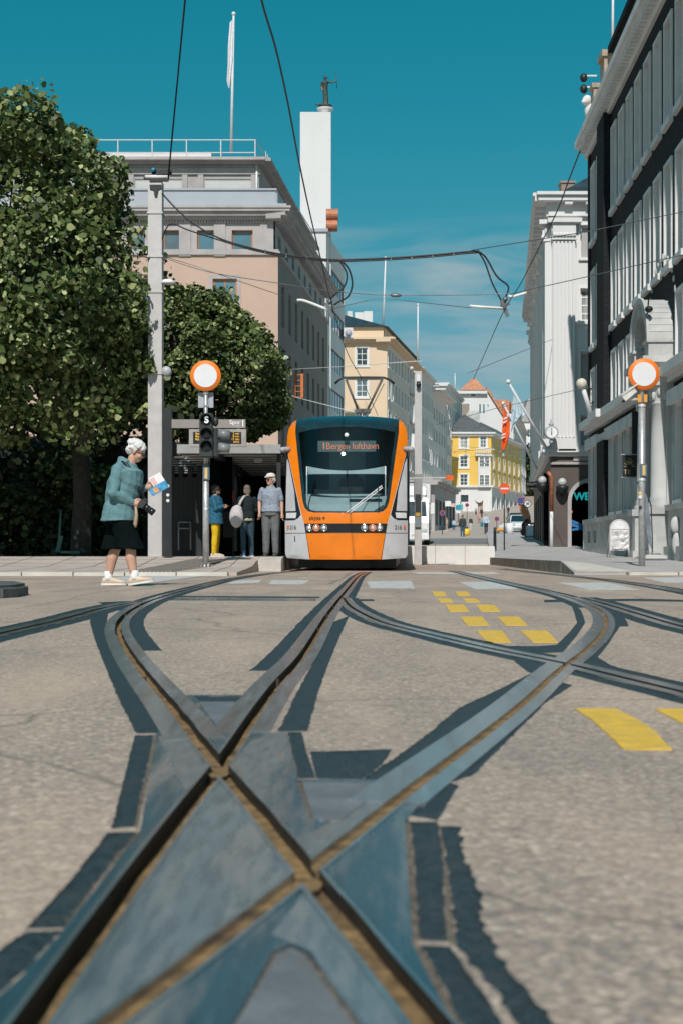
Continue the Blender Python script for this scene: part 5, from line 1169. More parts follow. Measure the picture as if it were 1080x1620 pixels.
# body shell behind the front, with dark side windows
mb = MB(); ol = outl
for y0, y1 in ((None, 12.0),):
    for i in range(len(ol)):
        (xa, za), (xb, zb_) = ol[i], ol[(i+1) % len(ol)]
        mb.add([(xa, yf(xa, za), za), (xb, yf(xb, zb_), zb_), (xb, 28, zb_), (xa, 28, za)], [(0, 1, 2, 3)], 0, True)
mb.add([(x, 28, z) for x, z in ol], [tuple(range(len(ol)))])
mb.build('body_shell', M_SILVER, tram)
for sx in (-1, 1):
    mb = MB(); mb.box((sx*1.308-.004, 1.6, 1.35), (sx*1.308+.004, 27, 2.5)); mb.build('window_strip', M_TDARK, tram)
    for k in range(4): MB().box((sx*1.312-.004, 3+k*6, .42), (sx*1.312+.004, 4.4+k*6, 2.55)).build('door', M_TBLACK, tram)
box('underframe', (-1.05, .9, .06), (1.05, 27, .3), M_BLACK, tram)
mb = MB()
for y in (2.2, 4.0): 
    for sx in (-1, 1): mb.lathe([(0, -.06), (.28, -.06), (.3, 0), (.28, .06), (0, .06)], (sx*.72, y, .3), 'X', 20)
mb.box((-.9, 1.8, .18), (.9, 4.4, .32)); mb.build('bogie', M_BLACK, tram)
mb = MB(); mb.box((-.5, .75, .05), (.5, .85, .22)); mb.build('rail_guard', M_BLACK, tram)
# cab interior
M_DASH = mat('dashboard_grey', (.42, .46, .47), .6, var=.1)
mb = MB(); mb.prism([(-1.0, .5, 1.2), (-1.0, .62, 1.42), (-1.0, 1.0, 1.66), (-1.0, 1.5, 1.68), (-1.0, 1.5, 1.2)], (2.0, 0, 0)); d_ = mb.build('dashboard', M_DASH, tram)
MB().box((-.72, 1.02, 1.655), (-.1, 1.06, 1.76)).box((.05, .68, 1.50), (.75, .72, 1.54)).build('instrument_panel', M_TBLACK, d_)
box('cab_wall', (-1.2, 2.2, .5), (1.2, 2.25, 3.2), mat('cab_wall_dark', (.05, .10, .12), .6), tram)
mb = MB(); mb.box((-.45, 2.15, 1.6), (.35, 2.19, 2.9)); mb.build('cab_door', mat('cab_door_teal', (.13, .25, .29), .4), tram)
mb = MB(); n_ = 16
for i in range(n_):
    x0, x1 = -.82+1.64*i/n_, -.82+1.64*(i+1)/n_; y0_, y1_ = yf(x0, 2.2)+.1, yf(x1, 2.2)+.1
    zt0, zt1_ = 2.13+.10*(x0/.82)**2, 2.13+.10*(x1/.82)**2
    mb.add([(x0, y0_, 2.06), (x1, y1_, 2.06), (x1, y1_, zt1_), (x0, y0_, zt0)], [(0, 1, 2, 3)])
mb.build('sun_visor', mat('visor_grey', (.62, .64, .65), .6), tram)
for sx in (-1, 1): box('visor_rail', (sx*.83-.012, yf(.83, 1.8)+.07, 1.3), (sx*.83+.012, yf(.83, 1.8)+.1, 2.22), mat('visor_rail_white', (.7, .71, .71), .5), tram)
mb = MB(); mb.box((-.2, 1.9, 1.2), (.3, 2.0, 2.05)); mb.ball((.05, 1.95, 2.12), (.14, .08, .12)); bevel(mb.build('driver_seat', M_BLACK, tram), .02)
# destination display
dsp = box('destination_display', (-.62, .70, 2.555), (.62, .76, 2.79), mat('display_grey', (.13, .16, .165), .5), tram)
M_LED = mat('orange_led', (.8, .25, .12), .6, emit=(1.0, .22, .08), estr=.5)
text_mesh('display_text', 'Bergen lufthavn', .205, M_LED, dsp, T(V((.12, .695, 2.672)))@Matrix.Rotation(R(90), 4, 'X')@Matrix.Scale(.88, 4, (1, 0, 0)), .002, -.001)
text_mesh('display_number', '1', .2, M_LED, dsp, T(V((-.49, .695, 2.672)))@Matrix.Rotation(R(90), 4, 'X'), .002, .003)
mb = MB().lathe([(0, -.01), (.045, -.01), (.05, .01), (0, .012)], (0, yf(0, 2.9)-.004, 2.9), 'Y', 18); mb.build('top_light', mat('clear_lens', (.7, .75, .75), .15), tram)
# lights, marks and wipers
M_CHROME = mat('chrome', (.75, .76, .77), .12, .95, var=.05)
M_LENS = mat('lamp_lens', (.62, .66, .66), .1, .3, var=.1)
M_ORL = mat('orange_lamp', (.85, .22, .07), .2, emit=(1, .25, .06), estr=.25)
for c in (257, 303, 355, 623, 677, 722):
    x = cx_(c); z = cz_(1195); y = yf(x, z); hl = MB().lathe([(.058, -.012), (.072, -.02), (.075, .03), (.055, .03)], (x, y, z), 'Y', 20).build('headlight', M_ORL if c in (303, 677) else M_CHROME, tram)
    MB().lathe([(0, -.016), (.035, -.012), (.057, .004), (.0, .01)], (x, y, z), 'Y', 18).build('lens', M_LENS, hl)
    if c not in (303, 677): MB().ball((x, y-.012, z), (.022, .012, .022), 10, 6).build('bulb', mat('bulb', (.9, .9, .85), .2), hl)
for sgn in (-1, 1):
    x = sgn*1.225; MB().box((x-.03, yf(x, .92)-.015, .895), (x+.03, yf(x, .92)+.02, .965)).build('marker_light', mat('red_orange_lens', (.6, .10, .03), .3), tram)
def ptext(s, x, z, size, m, bold=0, align='CENTER', tr=1):
    a_ = (yf(x+.05, z)-yf(x-.05, z))/.1; o = text_mesh('lettering', s, size, m, tram, T(V((x, yf(x, z)-.012, z)))@Matrix.Rotation(math.atan(a_), 4, 'Z')@Matrix.Rotation(R(90), 4, 'X'), .003, bold, align, tr); return o
M_INK = mat('dark_lettering', (.10, .045, .02), .5)
ptext('skyss', -.64, 1.118, .115, M_INK, .001, tr=1.1); MB().lathe([(0, -.004), (.026, -.004), (.026, .004), (0, .004)], (-.455, yf(-.455, 1.115)-.008, 1.12), 'Y', 12).box((-.462, yf(-.455, 1.1)-.012, 1.08), (-.448, yf(-.455, 1.1)-.004, 1.11)).build('emblem', M_INK, tram)
M_GREYL = mat('grey_lettering', (.14, .15, .16), .5)
ptext('216', -1.12, .92, .12, M_GREYL); ptext('216', 1.10, .92, .12, M_GREYL)
MB().box((-1.09, yf(-1.08, .68)-.008, .62), (-1.07, yf(-1.08, .68)+.01, .74)).build('handle_slot', M_TBLACK, tram)
for x in (-.73, .67): MB().lathe([(0, -.01), (.014, -.008), (.016, .01)], (x, yf(x, .61), .61), 'Y', 10).build('bolt', M_CHROME, tram)
for sgn in (-1, 1):                                  # panel gaps
    for z_, xa, xb in ((.80, .845, 1.295), (1.08, 1.07, 1.295)):
        MB().tube([(sgn*(xa+(xb-xa)*k/6), yf(xa+(xb-xa)*k/6, z_)-.001, z_) for k in range(7)], .006, 5).build('panel_gap', M_TBLACK, tram)
    MB().tube([(sgn*(.745+(.87-.745)*k/8), yf(.745+(.87-.745)*k/8, .26+.74*k/8)-.001, .26+.74*k/8) for k in range(9)], .006, 5).build('panel_gap', M_TBLACK, tram)
MB().tube([(-.85+1.7*k/16, yf(-.85+1.7*k/16, .80)-.001, .803) for k in range(17)], .006, 5).build('panel_gap', M_TBLACK, tram)
mb = MB()
pw = lambda c, d, o=-.03: V((cx_(c), yf(cx_(c), cz_(d))+o, cz_(d)))
mb.bar(pw(505, 1093), pw(738, 912), .022); mb.bar(pw(525, 1096), pw(742, 925), .018); wp = mb.build('wiper', M_WHITEW, tram)
MB().tube([pw(718, 1090), pw(718, 1000), pw(712, 920)], .012, 6).tube([pw(610, 1085), pw(650, 1020), pw(700, 1000), pw(735, 1005)], .008, 6).build('wiper_arm', M_TBLACK, tram)
for sgn in (-1, 1):                                  # camera pods instead of mirrors
    mb = MB().tube([(sgn*1.22, .75, 2.62), (sgn*1.36, .68, 2.61), (sgn*1.41, .66, 2.60)], [.05, .055, .03], 10); mb.ball((sgn*1.37, .66, 2.6), (.07, .09, .06)); mb.build('mirror_pod', M_GPANEL, tram)
    MB().bar((sgn*1.325, 1.0, .6), (sgn*1.325, 1.0, 2.6), .03).build('edge_strip', M_TBLACK, tram)
# pantograph on the roof
pt = thing('pantograph', 'tmp', 'tmp'); 
for k_ in ('label', 'category'): del pt[k_]
pt.parent = tram; pt.matrix_parent_inverse = (Matrix.Translation(tram.location)@Matrix.Rotation(-R(2.6), 4, 'Z')@Matrix.Diagonal((1.025, 1, 1.025, 1))).inverted()
Yp = 42.0; g_ = lambda x, y, dy=0: P(x, y, Yp+dy)
mb = MB(); mb.tube([g_(566, 648), g_(547, 600)], .035, 8); mb.tube([g_(581, 648), g_(605, 598)], .035, 8); mb.tube([g_(583, 655), g_(607, 607)], .012, 5)
mb.tube([g_(566, 648), g_(574, 700), V((.6, 44, 3.6))], .045, 8); mb.tube([g_(581, 648), g_(574, 700)], .045, 8); mb.bar(g_(562, 650), g_(586, 650), .12)
mb.bar(g_(548, 600), g_(604, 600), .04); o = mb.build('arm', mat('pantograph_grey', (.10, .095, .09), .5), pt)
mb = MB(); mb.tube([g_(530, 607), g_(536, 601), g_(543, 597.5), g_(575, 597), g_(607, 597.5), g_(616, 601), g_(623, 607)], .035, 8); mb.build('collector_bow', M_BLACK, pt)
pt_parts = list(pt.children)
for o in pt_parts:                                   # keep it one level: tram > pantograph piece
    o.parent = tram; o.matrix_parent_inverse = pt.matrix_parent_inverse.copy(); o.name = 'pantograph'
bpy.data.objects.remove(pt)

# ------------------------------------------------------------------ tram shelter and departure sign on the left platform
M_SHEL = mat('dark_shelter_steel', (.022, .024, .026), .55, var=.25)
M_SLAT = mat('grey_aluminium_slat', (.36, .355, .35), .5, .3, var=.08, scale=4)
zpf = .31
def z_at(y, Y): return CAMH-(y-HY)*Y/F
# right-hand canopy over the waiting people: front edge at Y=32, slatted underside running back
sh = thing('tram_shelter', 'dark tram shelter with slatted grey ceiling behind the waiting people', 'tram shelter', P(400, 880, 33))
x0, x1 = P(305, 700, 32).x, P(444, 700, 32).x; zc_ = z_at(717, 32); ztop = z_at(703, 32)
sub(MB().box((x0-.35, 32, zc_), (x1, 32.12, ztop)).build('fascia', M_SLAT), sh)
mb = MB()                                            # pale slats hung under a dark roof
for k in range(28): yk = 32.25+k*.78; mb.box((x0-.35, yk, zc_-.0), (x1, yk+.06, zc_+.028))
sub(mb.build('ceiling_slats', mat('pale_aluminium_slat', (.75, .74, .72), .6, var=.06, scale=4)), sh)
sub(box('roof', (x0-.35, 32.13, zc_+.1), (x1, 54.5, ztop-.012), M_SHEL), sh)
mb = MB()
for xx in (x0-.3, (x0+x1)/2, x1-.08): mb.box((xx, 32.14, zc_+.046), (xx+.08, 54.5, zc_+.099))
sub(mb.build('roof_beam', M_SHEL), sh)
mb = MB(); mb.bar((x0+.55, 32.2, zc_-.06), (x0+.95, 54, zc_-.06), .16, .1); sub(mb.build('ceiling_beam', M_SHEL), sh)
for xx, yy, wdt in ((441, 32.2, .09), (386, 39, .14), (341, 33.0, .25), (358, 33.3, .28), (352, 44, .2)):
    q = P(xx, 880, yy); sub(MB().box((q.x-wdt/2, yy, zpf), (q.x+wdt/2, yy+.12, zc_)).build('post', M_DARKIN if wdt > .1 else M_SHEL), sh)
q = P(409, 742, 33.5); sub(MB().box((q.x-.09, 33.4, zc_-.12), (q.x+.09, 33.55, zc_-.03)).build('ceiling_lamp', mat('lamp_white', (.7, .7, .7), .4)), sh)
for k, (xa, xb) in enumerate(((365, 377), (379, 384))):
    q0, q1 = P(xa, 872, 37), P(xb, 740, 37)
    sub(MB().box((q0.x, 37, q0.z), (q1.x, 37.04, q1.z)).build('glass_panel', mat('dark_glass', (.03, .04, .045), .08, spec=.8)), sh)
sub(MB().box((x0-.35, 40.5, zpf), (x1+.05, 40.6, zc_-.05)).build('rear_screen', M_DARKIN), sh)  # screen and wide posts near-black: shade under the canopy put into the colour
# ticket machine with a rental-map stripe and a coloured poster in the shelter
tmc = thing('poster_case', 'tall poster case with white, red and blue panels between the waiting people', 'poster', P(368, 875, 34.6))
q0, q1 = P(359, 870, 34.6), P(371, 738, 34.6); sub(MB().box((q0.x, 34.6, zpf), (q1.x, 34.7, q1.z)).build('case', M_SHEL), tmc)
def prect(xa, ya, xb, yb, Y, m, name, root, th=.012):
    a_, c_ = P(xa, yb, Y), P(xb, ya, Y); return sub(MB().box((a_.x, Y-th, a_.z), (c_.x, Y, c_.z)).build(name, m), root)
prect(359, 779, 365, 792, 34.58, mat('poster_white', (.75, .75, .75), .6), 'white_panel', tmc); prect(365, 776, 371, 795, 34.57, mat('poster_red', (.42, .05, .03), .6), 'red_panel', tmc)
prect(359, 793, 365, 811, 34.58, mat('poster_blue', (.05, .12, .2), .6), 'blue_panel', tmc); 
for k in range(7): prect(359, 816+k*6.2, 365+.3*k, 820+k*6.2, 34.58, MATS['poster_white'], 'white_stripe', tmc)
# left part: slatted wall bays and black posts behind the sign pole
ls = thing('slatted_screen', 'black slatted shelter wall with louvred bays left of the sign pole', 'screen wall', P(300, 880, 35))
mb = MB(); q0, q1 = P(272, 880, 35), P(330, 715, 35)
for k in range(9): 
    xx = q0.x+(q1.x-q0.x)*k/8; mb.box((xx-.055, 35, zpf), (xx+.055, 35.2, z_at(755, 35)+(.0 if k % 2 else .25)))
sub(mb.build('slat', M_SHEL), ls)
mb = MB(); 
for k in range(12): zz = z_at(730, 36)+k*.06-.3; mb.box((q0.x-.1, 36, zz), (q1.x+.2, 36.05, zz+.035))
sub(mb.build('louvre', M_SLAT), ls); sub(MB().box((q0.x-.2, 36.3, zpf), (q1.x+.1, 36.4, z_at(722, 36))).build('back_panel', M_DARKIN), ls)
sub(MB().box((q0.x-.3, 34.9, z_at(722, 35)), (q1.x+.2, 35.0, z_at(700, 35))).build('top_beam', M_SHEL), ls)
mb = MB().tube([P(283, 826, 34.8), P(302, 826, 34.8)], .02, 6).tube([P(283, 836, 34.8), P(302, 836, 34.8)], .02, 6).tube([P(283, 870, 34.8), P(283, 826, 34.8)], .02, 6).tube([P(302, 870, 34.8), P(302, 826, 34.8)], .02, 6); sub(mb.build('handrail', M_SLAT), ls)
fr = thing('pergola_frame', 'black pergola frame behind the walking woman', 'frame', P(165, 880, 39))
mb = MB(); q0, q1 = P(100, 722, 39), P(262, 704, 39); mb.box((q0.x, 39, q0.z), (q1.x, 39.3, q1.z)); sub(mb.build('top_beam', M_SHEL), fr)
for xx in (108, 170, 205, 232): q = P(xx, 880, 39); sub(MB().box((q.x-.11, 39.05, .3), (q.x+.11, 39.25, q0.z+.02)).build('post', M_SHEL), fr)
mb = MB()
for k in range(10): q = P(172+k*7, 800, 41); mb.box((q.x-.05, 41, .3), (q.x+.04, 41.1, z_at(725, 41)))
sub(mb.build('slat', M_SHEL), fr)
# black post with track sign and departure board
Yd = 30.6
dp = thing('departure_sign', 'black post carrying the grey track sign and the departure board', 'departure board', P(265, 880, Yd))
q0, q1 = P(257, 880, Yd), P(272, 645, Yd); sub(MB().box((q0.x, Yd, zpf), (q1.x, Yd+.15, q1.z)).build('post', M_BLACK), dp)
for yy in (769, 783, 792): q = P(266, yy, Yd); sub(MB().disc(q, .035, .01, 'Y', 12).build('sticker', MATS['poster_white']), dp)
M_TAUPE = mat('taupe_panel', (.27, .24, .225), .5, var=.05)
q0, q1 = P(272, 677, Yd), P(388.5, 663.5, Yd); bar_ = sub(MB().box((q0.x, Yd, q0.z), (q1.x, Yd+.12, q1.z)).build('track_sign', M_TAUPE), dp)
M_WL = mat('white_lettering', (.8, .8, .8), .5)
RX = Matrix.Rotation(R(90), 4, 'X'); tt = lambda s, x, y, size, m, par, Y=Yd, al='CENTER', bold=0: text_mesh('lettering', s, size, m, par, T(P(x, y, Y-.006))@RX, .003, bold, al)
tt('Spor', 372, 668.3, .125, M_WL, bar_, bold=.002); tt('Track', 374.5, 673.6, .06, M_WL, bar_); tt('1', 384.5, 670, .21, M_WL, bar_, bold=.002)
q0, q1 = P(299.5, 706.5, Yd), P(389.5, 679, Yd); bd = sub(MB().box((q0.x, Yd, q0.z), (q1.x, Yd+.14, q1.z)).build('departure_board', mat('warm_grey_board', (.33, .31, .29), .5)), dp)
q0, q1 = P(306, 702, Yd), P(382, 683.5, Yd); MB().box((q0.x, Yd-.008, q0.z), (q1.x, Yd, q1.z)).build('screen', M_TBLACK, bd)
M_AMB = mat('amber_led', (.7, .4, .05), .5, emit=(1, .52, .06), estr=.6)
for k, (l_, r_) in enumerate((('Byparken', '2 min'), ('Byparken', '8 min'), ('Byparken', '17 min'), ('', '10:53'))):
    yy = 686+k*4.4; tt(l_, 309.5, yy, .062, M_AMB, bd, Yd-.012, 'LEFT'); tt(r_, 379, yy, .062, M_AMB, bd, Yd-.012, 'RIGHT')
for xx in (305, 366): q = P(xx, 677, Yd+.06); sub(MB().box((q.x-.03, Yd+.03, P(0, 680, Yd).z), (q.x+.03, Yd+.09, P(0, 676, Yd).z)).build('hanger', M_SHEL), dp)

# ------------------------------------------------------------------ posts
M_ORS = mat('sign_orange', (.85, .20, .02), .45, var=.03); M_WHS = mat('sign_white', (.72, .72, .73), .45, var=.02)
M_POLE = mat('zinc_pole', (.50, .50, .505), .42, .5, var=.15, scale=14, stain=(.36, .36, .36), stain_scale=5, stain_amt=.5)
def round_sign(root, q, r, Y):
    s_ = sub(MB().lathe([(0, -.012), (r, -.012), (r+.006, 0), (r, .012), (0, .012)], q, 'Y', 48).build('sign_disc', M_ORS), root)
    o = MB().disc(q+V((0, -.014, 0)), r*.755, .004, 'Y', 40).build('white_field', M_WHS, s_); o.matrix_parent_inverse = Matrix.Identity(4); return s_
Yl = 28.1
def base_plate(root, q, r): sub(MB().lathe([(r*1.9, 0), (r*1.8, .04), (r, .06)], (q.x, q.y, q.z), 'Z', 16).build('base', M_GALV), root)
sp = thing('sign_pole', 'grey pole with round orange sign and tram signals left of the tram', 'sign pole', (P(326, 0, Yl).x, Yl, .12))
q = P(326, 896, Yl); q.z = .12
sub(MB().tube([(q.x, Yl, .12), (q.x, Yl, P(0, 735, Yl).z)], .062, 14).tube([(q.x, Yl, P(0, 735, Yl).z), (q.x, Yl, P(0, 594, Yl).z)], .04, 12).build('pole', M_POLE), sp)
base_plate(sp, q, .07)
round_sign(sp, P(325.5, 594.5, Yl-.07), .30, Yl)
prect(314, 621, 338, 645, Yl+.06, M_GPANEL, 'back_plate', sp, .015)
for yy in (622, 642): sub(MB().lathe([(.055, -.02), (.055, .02)], P(326, yy, Yl), 'Z', 12).box(P(322, yy+1.5, Yl-.04), P(330, yy-1.5, Yl+.04)).build('clamp', M_POLE), sp)
M_SIG = mat('signal_black_plastic', (.028, .034, .035), .45, var=.2)
q0, q1 = P(317, 724.5, Yl-.1), P(338, 655, Yl-.1)
hd = sub(bevel(MB().box((q0.x, Yl-.3, q0.z), (q1.x, Yl-.08, q1.z)).build('signal_head', M_SIG), .02), sp)
def hood(c, r, ax, par, m, ln=.14):                  # half-round visor over a lens
    mb = MB(); n_ = 14; vs = []
    for k in range(n_+1):
        a_ = math.pi*(-.12+1.24*k/n_); 
        for d, rr in ((0, r), (ln, r*.98)):
            off = V((math.cos(a_)*rr, -d, math.sin(a_)*rr)) if ax == 'Y' else V((d, -math.cos(a_)*rr, math.sin(a_)*rr))
            vs.append(c+off)
    fs = [(2*k, 2*k+1, 2*k+3, 2*k+2) for k in range(n_)]; mb.add(vs, fs, 0, True); o = mb.build('visor', m, par); return o
for k, yy in enumerate((664, 686, 706)):
    c = P(327, yy, Yl-.305); o = MB().lathe([(0, -.004), (.105, -.01), (.112, .006)], c, 'Y', 24).build('lens', mat('dark_lens', (.016, .02, .022), .15), hd); hood(c, .115, 'Y', hd, M_SIG, .13)
text_mesh('letter_s', 'S', .175, mat('signal_white', (.85, .88, .85), .5, emit=(.8, .9, .85), estr=.5), hd, T(P(327, 664.5, Yl-.33))@RX, .003, .005)
q0, q1 = P(338.5, 724, Yl), P(346, 679, Yl); h2 = sub(bevel(MB().box((q0.x, Yl-.22, q0.z), (q1.x, Yl+.05, q1.z)).build('side_signal', M_SIG), .02), sp)
for yy in (686.5, 708):
    c = P(346, yy, Yl-.08); MB().tube([c, c+V((.22, 0, -.02))], [.105, .085], 16).build('side_visor', mat('visor_grey_side', (.2, .215, .22), .4), h2)
c = P(339, 667, Yl-.15); sub(MB().ball(c+V((.03, 0, 0)), (.06, .08, .1)).build('side_lamp', M_SIG), sp)
def push_button(root, x, y0, y1, Y, rr):
    a_, c_ = P(x, y1, Y), P(x, y0, Y)
    o = sub(bevel(MB().box((a_.x-.065, Y-rr-.03, a_.z), (a_.x+.065, Y+.02, c_.z)).build('push_button', mat('button_blue_grey', (.10, .16, .22), .4)), .012), root)
    MB().box((a_.x-.028, Y-rr-.036, a_.z+.03), (a_.x+.028, Y-rr-.029, c_.z-.03)).build('yellow_plate', mat('button_yellow', (.72, .48, .16), .5), o)
push_button(sp, 327, 738, 760, Yl, .06)
sub(MB().disc(P(326, 805, Yl-.065), .03, .006, 'Y', 12).build('sticker', M_WHS), sp)
# right sign pole
Yr = 27.3
rp_ = thing('sign_pole', 'grey pole with round orange sign and surveillance camera in front of the brick building', 'sign pole', (P(1014.5, 0, Yr).x, Yr, .05))
xr = P(1014.5, 0, Yr).x
sub(MB().tube([(xr, Yr, .05), (xr, Yr, P(0, 640, Yr).z)], .065, 14).tube([(xr, Yr, P(0, 640, Yr).z), (xr, Yr, P(0, 592, Yr).z)], .045, 12).build('pole', M_POLE), rp_)
base_plate(rp_, V((xr, Yr, .055)), .07)
round_sign(rp_, P(1017.8, 592, Yr-.08), .30, Yr)
for yy in (642, 759): sub(MB().lathe([(.075, -.025), (.075, .025), (.066, .03)], P(1014.5, yy, Yr), 'Z', 14).build('clamp', M_GALV), rp_)
push_button(rp_, 1016, 734, 755, Yr, .06)
M_CCTV = mat('cctv_white', (.68, .67, .62), .4)
cm = thing('surveillance_camera', 'white surveillance camera on a bracket under the round sign', 'camera', P(1000, 625, Yr))
c0_, c1_ = P(983, 631, Yr-.1), P(1001, 616, Yr-.05); sub(MB().bar(c0_, c1_, .16, .13).build('housing', M_CCTV), cm); sub(MB().bar(c0_+V((-.03, 0, .06)), c1_+V((.05, 0, .09)), .2, .02).build('sunshield', M_CCTV), cm)
sub(MB().tube([P(996, 627, Yr-.06), P(998, 632, Yr-.04), P(1010, 632, Yr)], .03, 8).build('arm', M_CCTV), cm); sub(MB().bar(P(987, 632.5, Yr-.1), P(985, 632, Yr-.105), .1, .1).build('lens', M_BLACK), cm)
for dx in (-4, 5.5): sub(MB().box(P(1014+dx-1.8, 636, Yr-.05), P(1014+dx+1.8, 625, Yr+.05)).build('orange_reflector', mat('amber_reflector', (.75, .35, .06), .4)), cm)
for yy, cc in ((780, 'button_yellow'), (803, 'signal_black_plastic'), (786, 'sign_white')): sub(MB().disc(P(1012, yy, Yr-.068), .035, .005, 'Y', 10).build('sticker', MATS[cc]), rp_)
# catenary poles
Yc_ = 31.5
cp = thing('catenary_pole', 'tall square grey catenary pole beside the trees', 'pole', P(245, 880, Yc_))
q0, q1 = P(234.5, 880, Yc_), P(256.5, 285, Yc_); sub(bevel(MB().box((q0.x, Yc_, .3), (q1.x, Yc_+.35, q1.z)).build('shaft', M_GALV), .012), cp)
for yy in (336, 405, 461, 590):
    a_, c_ = P(233, yy+2, Yc_), P(258, yy-1, Yc_); sub(MB().box((a_.x, Yc_-.02, a_.z), (c_.x, Yc_+.37, c_.z)).build('clamp_band', M_GALV), cp)
mb = MB(); mb.prism([P(x, y, Yc_-.03) for x, y in ((237, 292), (256, 292), (256.5, 297), (251, 300), (249, 311), (245, 311), (243, 300), (237.5, 299))], (0, .02, 0)); sub(mb.build('bracket_plate', M_BLACK), cp)
mb = MB(); mb.bar(P(228, 280, Yc_+.1), P(268, 280, Yc_+.1), .1); mb.bar(P(237, 285, Yc_), P(267, 285, Yc_), .06); mb.bar(P(248, 274, Yc_), P(272, 272, Yc_), .09); mb.tube([P(244, 292, Yc_+.1), P(244, 268, Yc_+.1)], .05, 8); sub(mb.build('crossarm', M_BLACK), cp)
mb = MB(); mb.tube([P(230, 280, Yc_+.0), P(266, 280, Yc_+.0)], .045, 8); sub(mb.build('insulator', M_STONEL), cp); sub(MB().ball(P(243, 268.5, Yc_), (.045, .045, .045)).build('blue_cap', mat('blue_cap', (.02, .3, .5), .4)), cp)
lamp = thing('pole_lamp', 'small white half-dome lamp on the right side of the square pole', 'lamp', P(265, 450, Yc_)); sub(MB().tube([P(256, 449, Yc_+.1), P(262, 448, Yc_+.1)], .04, 8).build('arm', M_GALV), lamp); sub(MB().lathe([(0, .1), (.1, .09), (.16, .04), (.17, -.0), (0, -.02)], P(266, 449, Yc_+.1), 'Z', 18).build('shade', M_STONEL), lamp)
spk = thing('pole_speaker', 'small round speaker on the square pole', 'loudspeaker', P(265, 588, Yc_)); sub(MB().lathe([(0, -.14), (.1, -.14), (.11, -.1), (.1, .1), (0, .14)], P(264.5, 588, Yc_-.05), 'Y', 20).build('casing', mat('speaker_grey', (.4, .41, .42), .4)), spk); sub(MB().bar(P(255, 588, Yc_+.1), P(262, 588, Yc_+.05), .05).build('arm', M_BLACK), spk)
Y2 = 47
c2 = thing('catenary_pole', 'grey catenary pole right of the tram with a crossbar and orange plate', 'pole', P(661, 866, Y2))
q0, q1 = P(655.5, 872, Y2), P(666.5, 587, Y2); sub(bevel(MB().box((q0.x, Y2, 0), (q1.x, Y2+.22, q1.z)).build('shaft', M_GALV), .01), c2)
q0, q1 = P(654.5, 790, Y2-.02), P(667.5, 750, Y2-.02); sub(MB().box((q0.x, Y2-.02, q0.z), (q1.x, Y2+.24, q1.z)).build('sleeve', mat('grey_sleeve', (.26, .26, .255), .5)), c2)
prect(656, 782, 665, 815, Y2-.03, M_SIG, 'dark_cabinet', c2, .05); prect(657, 811, 664, 817, Y2-.08, mat('ochre_label', (.5, .3, .05), .5), 'ochre_label', c2, .01); prect(656, 818, 665, 834, Y2-.03, mat('blue_grey_cabinet', (.17, .21, .23), .5), 'grey_cabinet', c2, .05)
sub(MB().bar(P(641, 756.5, Y2), P(704, 755.5, Y2), .05).build('crossbar', M_GALV), c2)
prect(705, 752, 716.5, 759.8, Y2-.05, mat('orange_plate', (.80, .13, .02), .5), 'orange_plate', c2, .02)
sub(MB().box(P(658.5, 603, Y2-.1), P(664, 593, Y2)).build('camera_body', M_WHS), c2); sub(MB().ball(P(661.5, 609, Y2-.12), (.08, .08, .1)).build('camera_dome', M_TBLACK), c2)
sub(MB().lathe([(0, -.12), (.06, -.12), (.06, .1), (0, .12)], P(650.5, 583, Y2), 'Y', 12).bar(P(652, 585, Y2), P(657, 590, Y2), .04).build('side_camera', M_CCTV), c2)
# ------------------------------------------------------------------ trees and hedges
def leafmat(name, dark, mid, light):
    m = bpy.data.materials.new(name); m.use_nodes = True; MATS[name] = m
    t = m.node_tree; n = t.nodes; l = t.links; b = n['Principled BSDF']; o = n['Material Output']
    ge = n.new('ShaderNodeNewGeometry'); rp = n.new('ShaderNodeValToRGB'); l.new(ge.outputs['Random Per Island'], rp.inputs[0])
    e = rp.color_ramp.elements; e[0].position = 0; e[0].color = (*dark, 1); e[1].position = 1; e[1].color = (*light, 1); k = e.new(.72); k.color = (*mid, 1)
    l.new(rp.outputs[0], b.inputs['Base Color']); b.inputs['Roughness'].default_value = .5; b.inputs['Specular IOR Level'].default_value = .4
    tl = n.new('ShaderNodeBsdfTranslucent'); l.new(rp.outputs[0], tl.inputs[0]); mx = n.new('ShaderNodeMixShader'); mx.inputs[0].default_value = .22
    l.new(b.outputs[0], mx.inputs[1]); l.new(tl.outputs[0], mx.inputs[2]); l.new(mx.outputs[0], o.inputs[0]); return m
M_LEAF = leafmat('linden_leaf', (.035, .058, .018), (.115, .165, .042), (.50, .54, .25))
M_LEAFD = leafmat('dark_leaf', (.018, .030, .012), (.045, .068, .022), (.14, .17, .06))  # darker leaf, with the shade under the big linden put into it
M_BARK = mat('bark', (.06, .05, .042), .95, var=.35, scale=12, bump=.8, bscale=30)
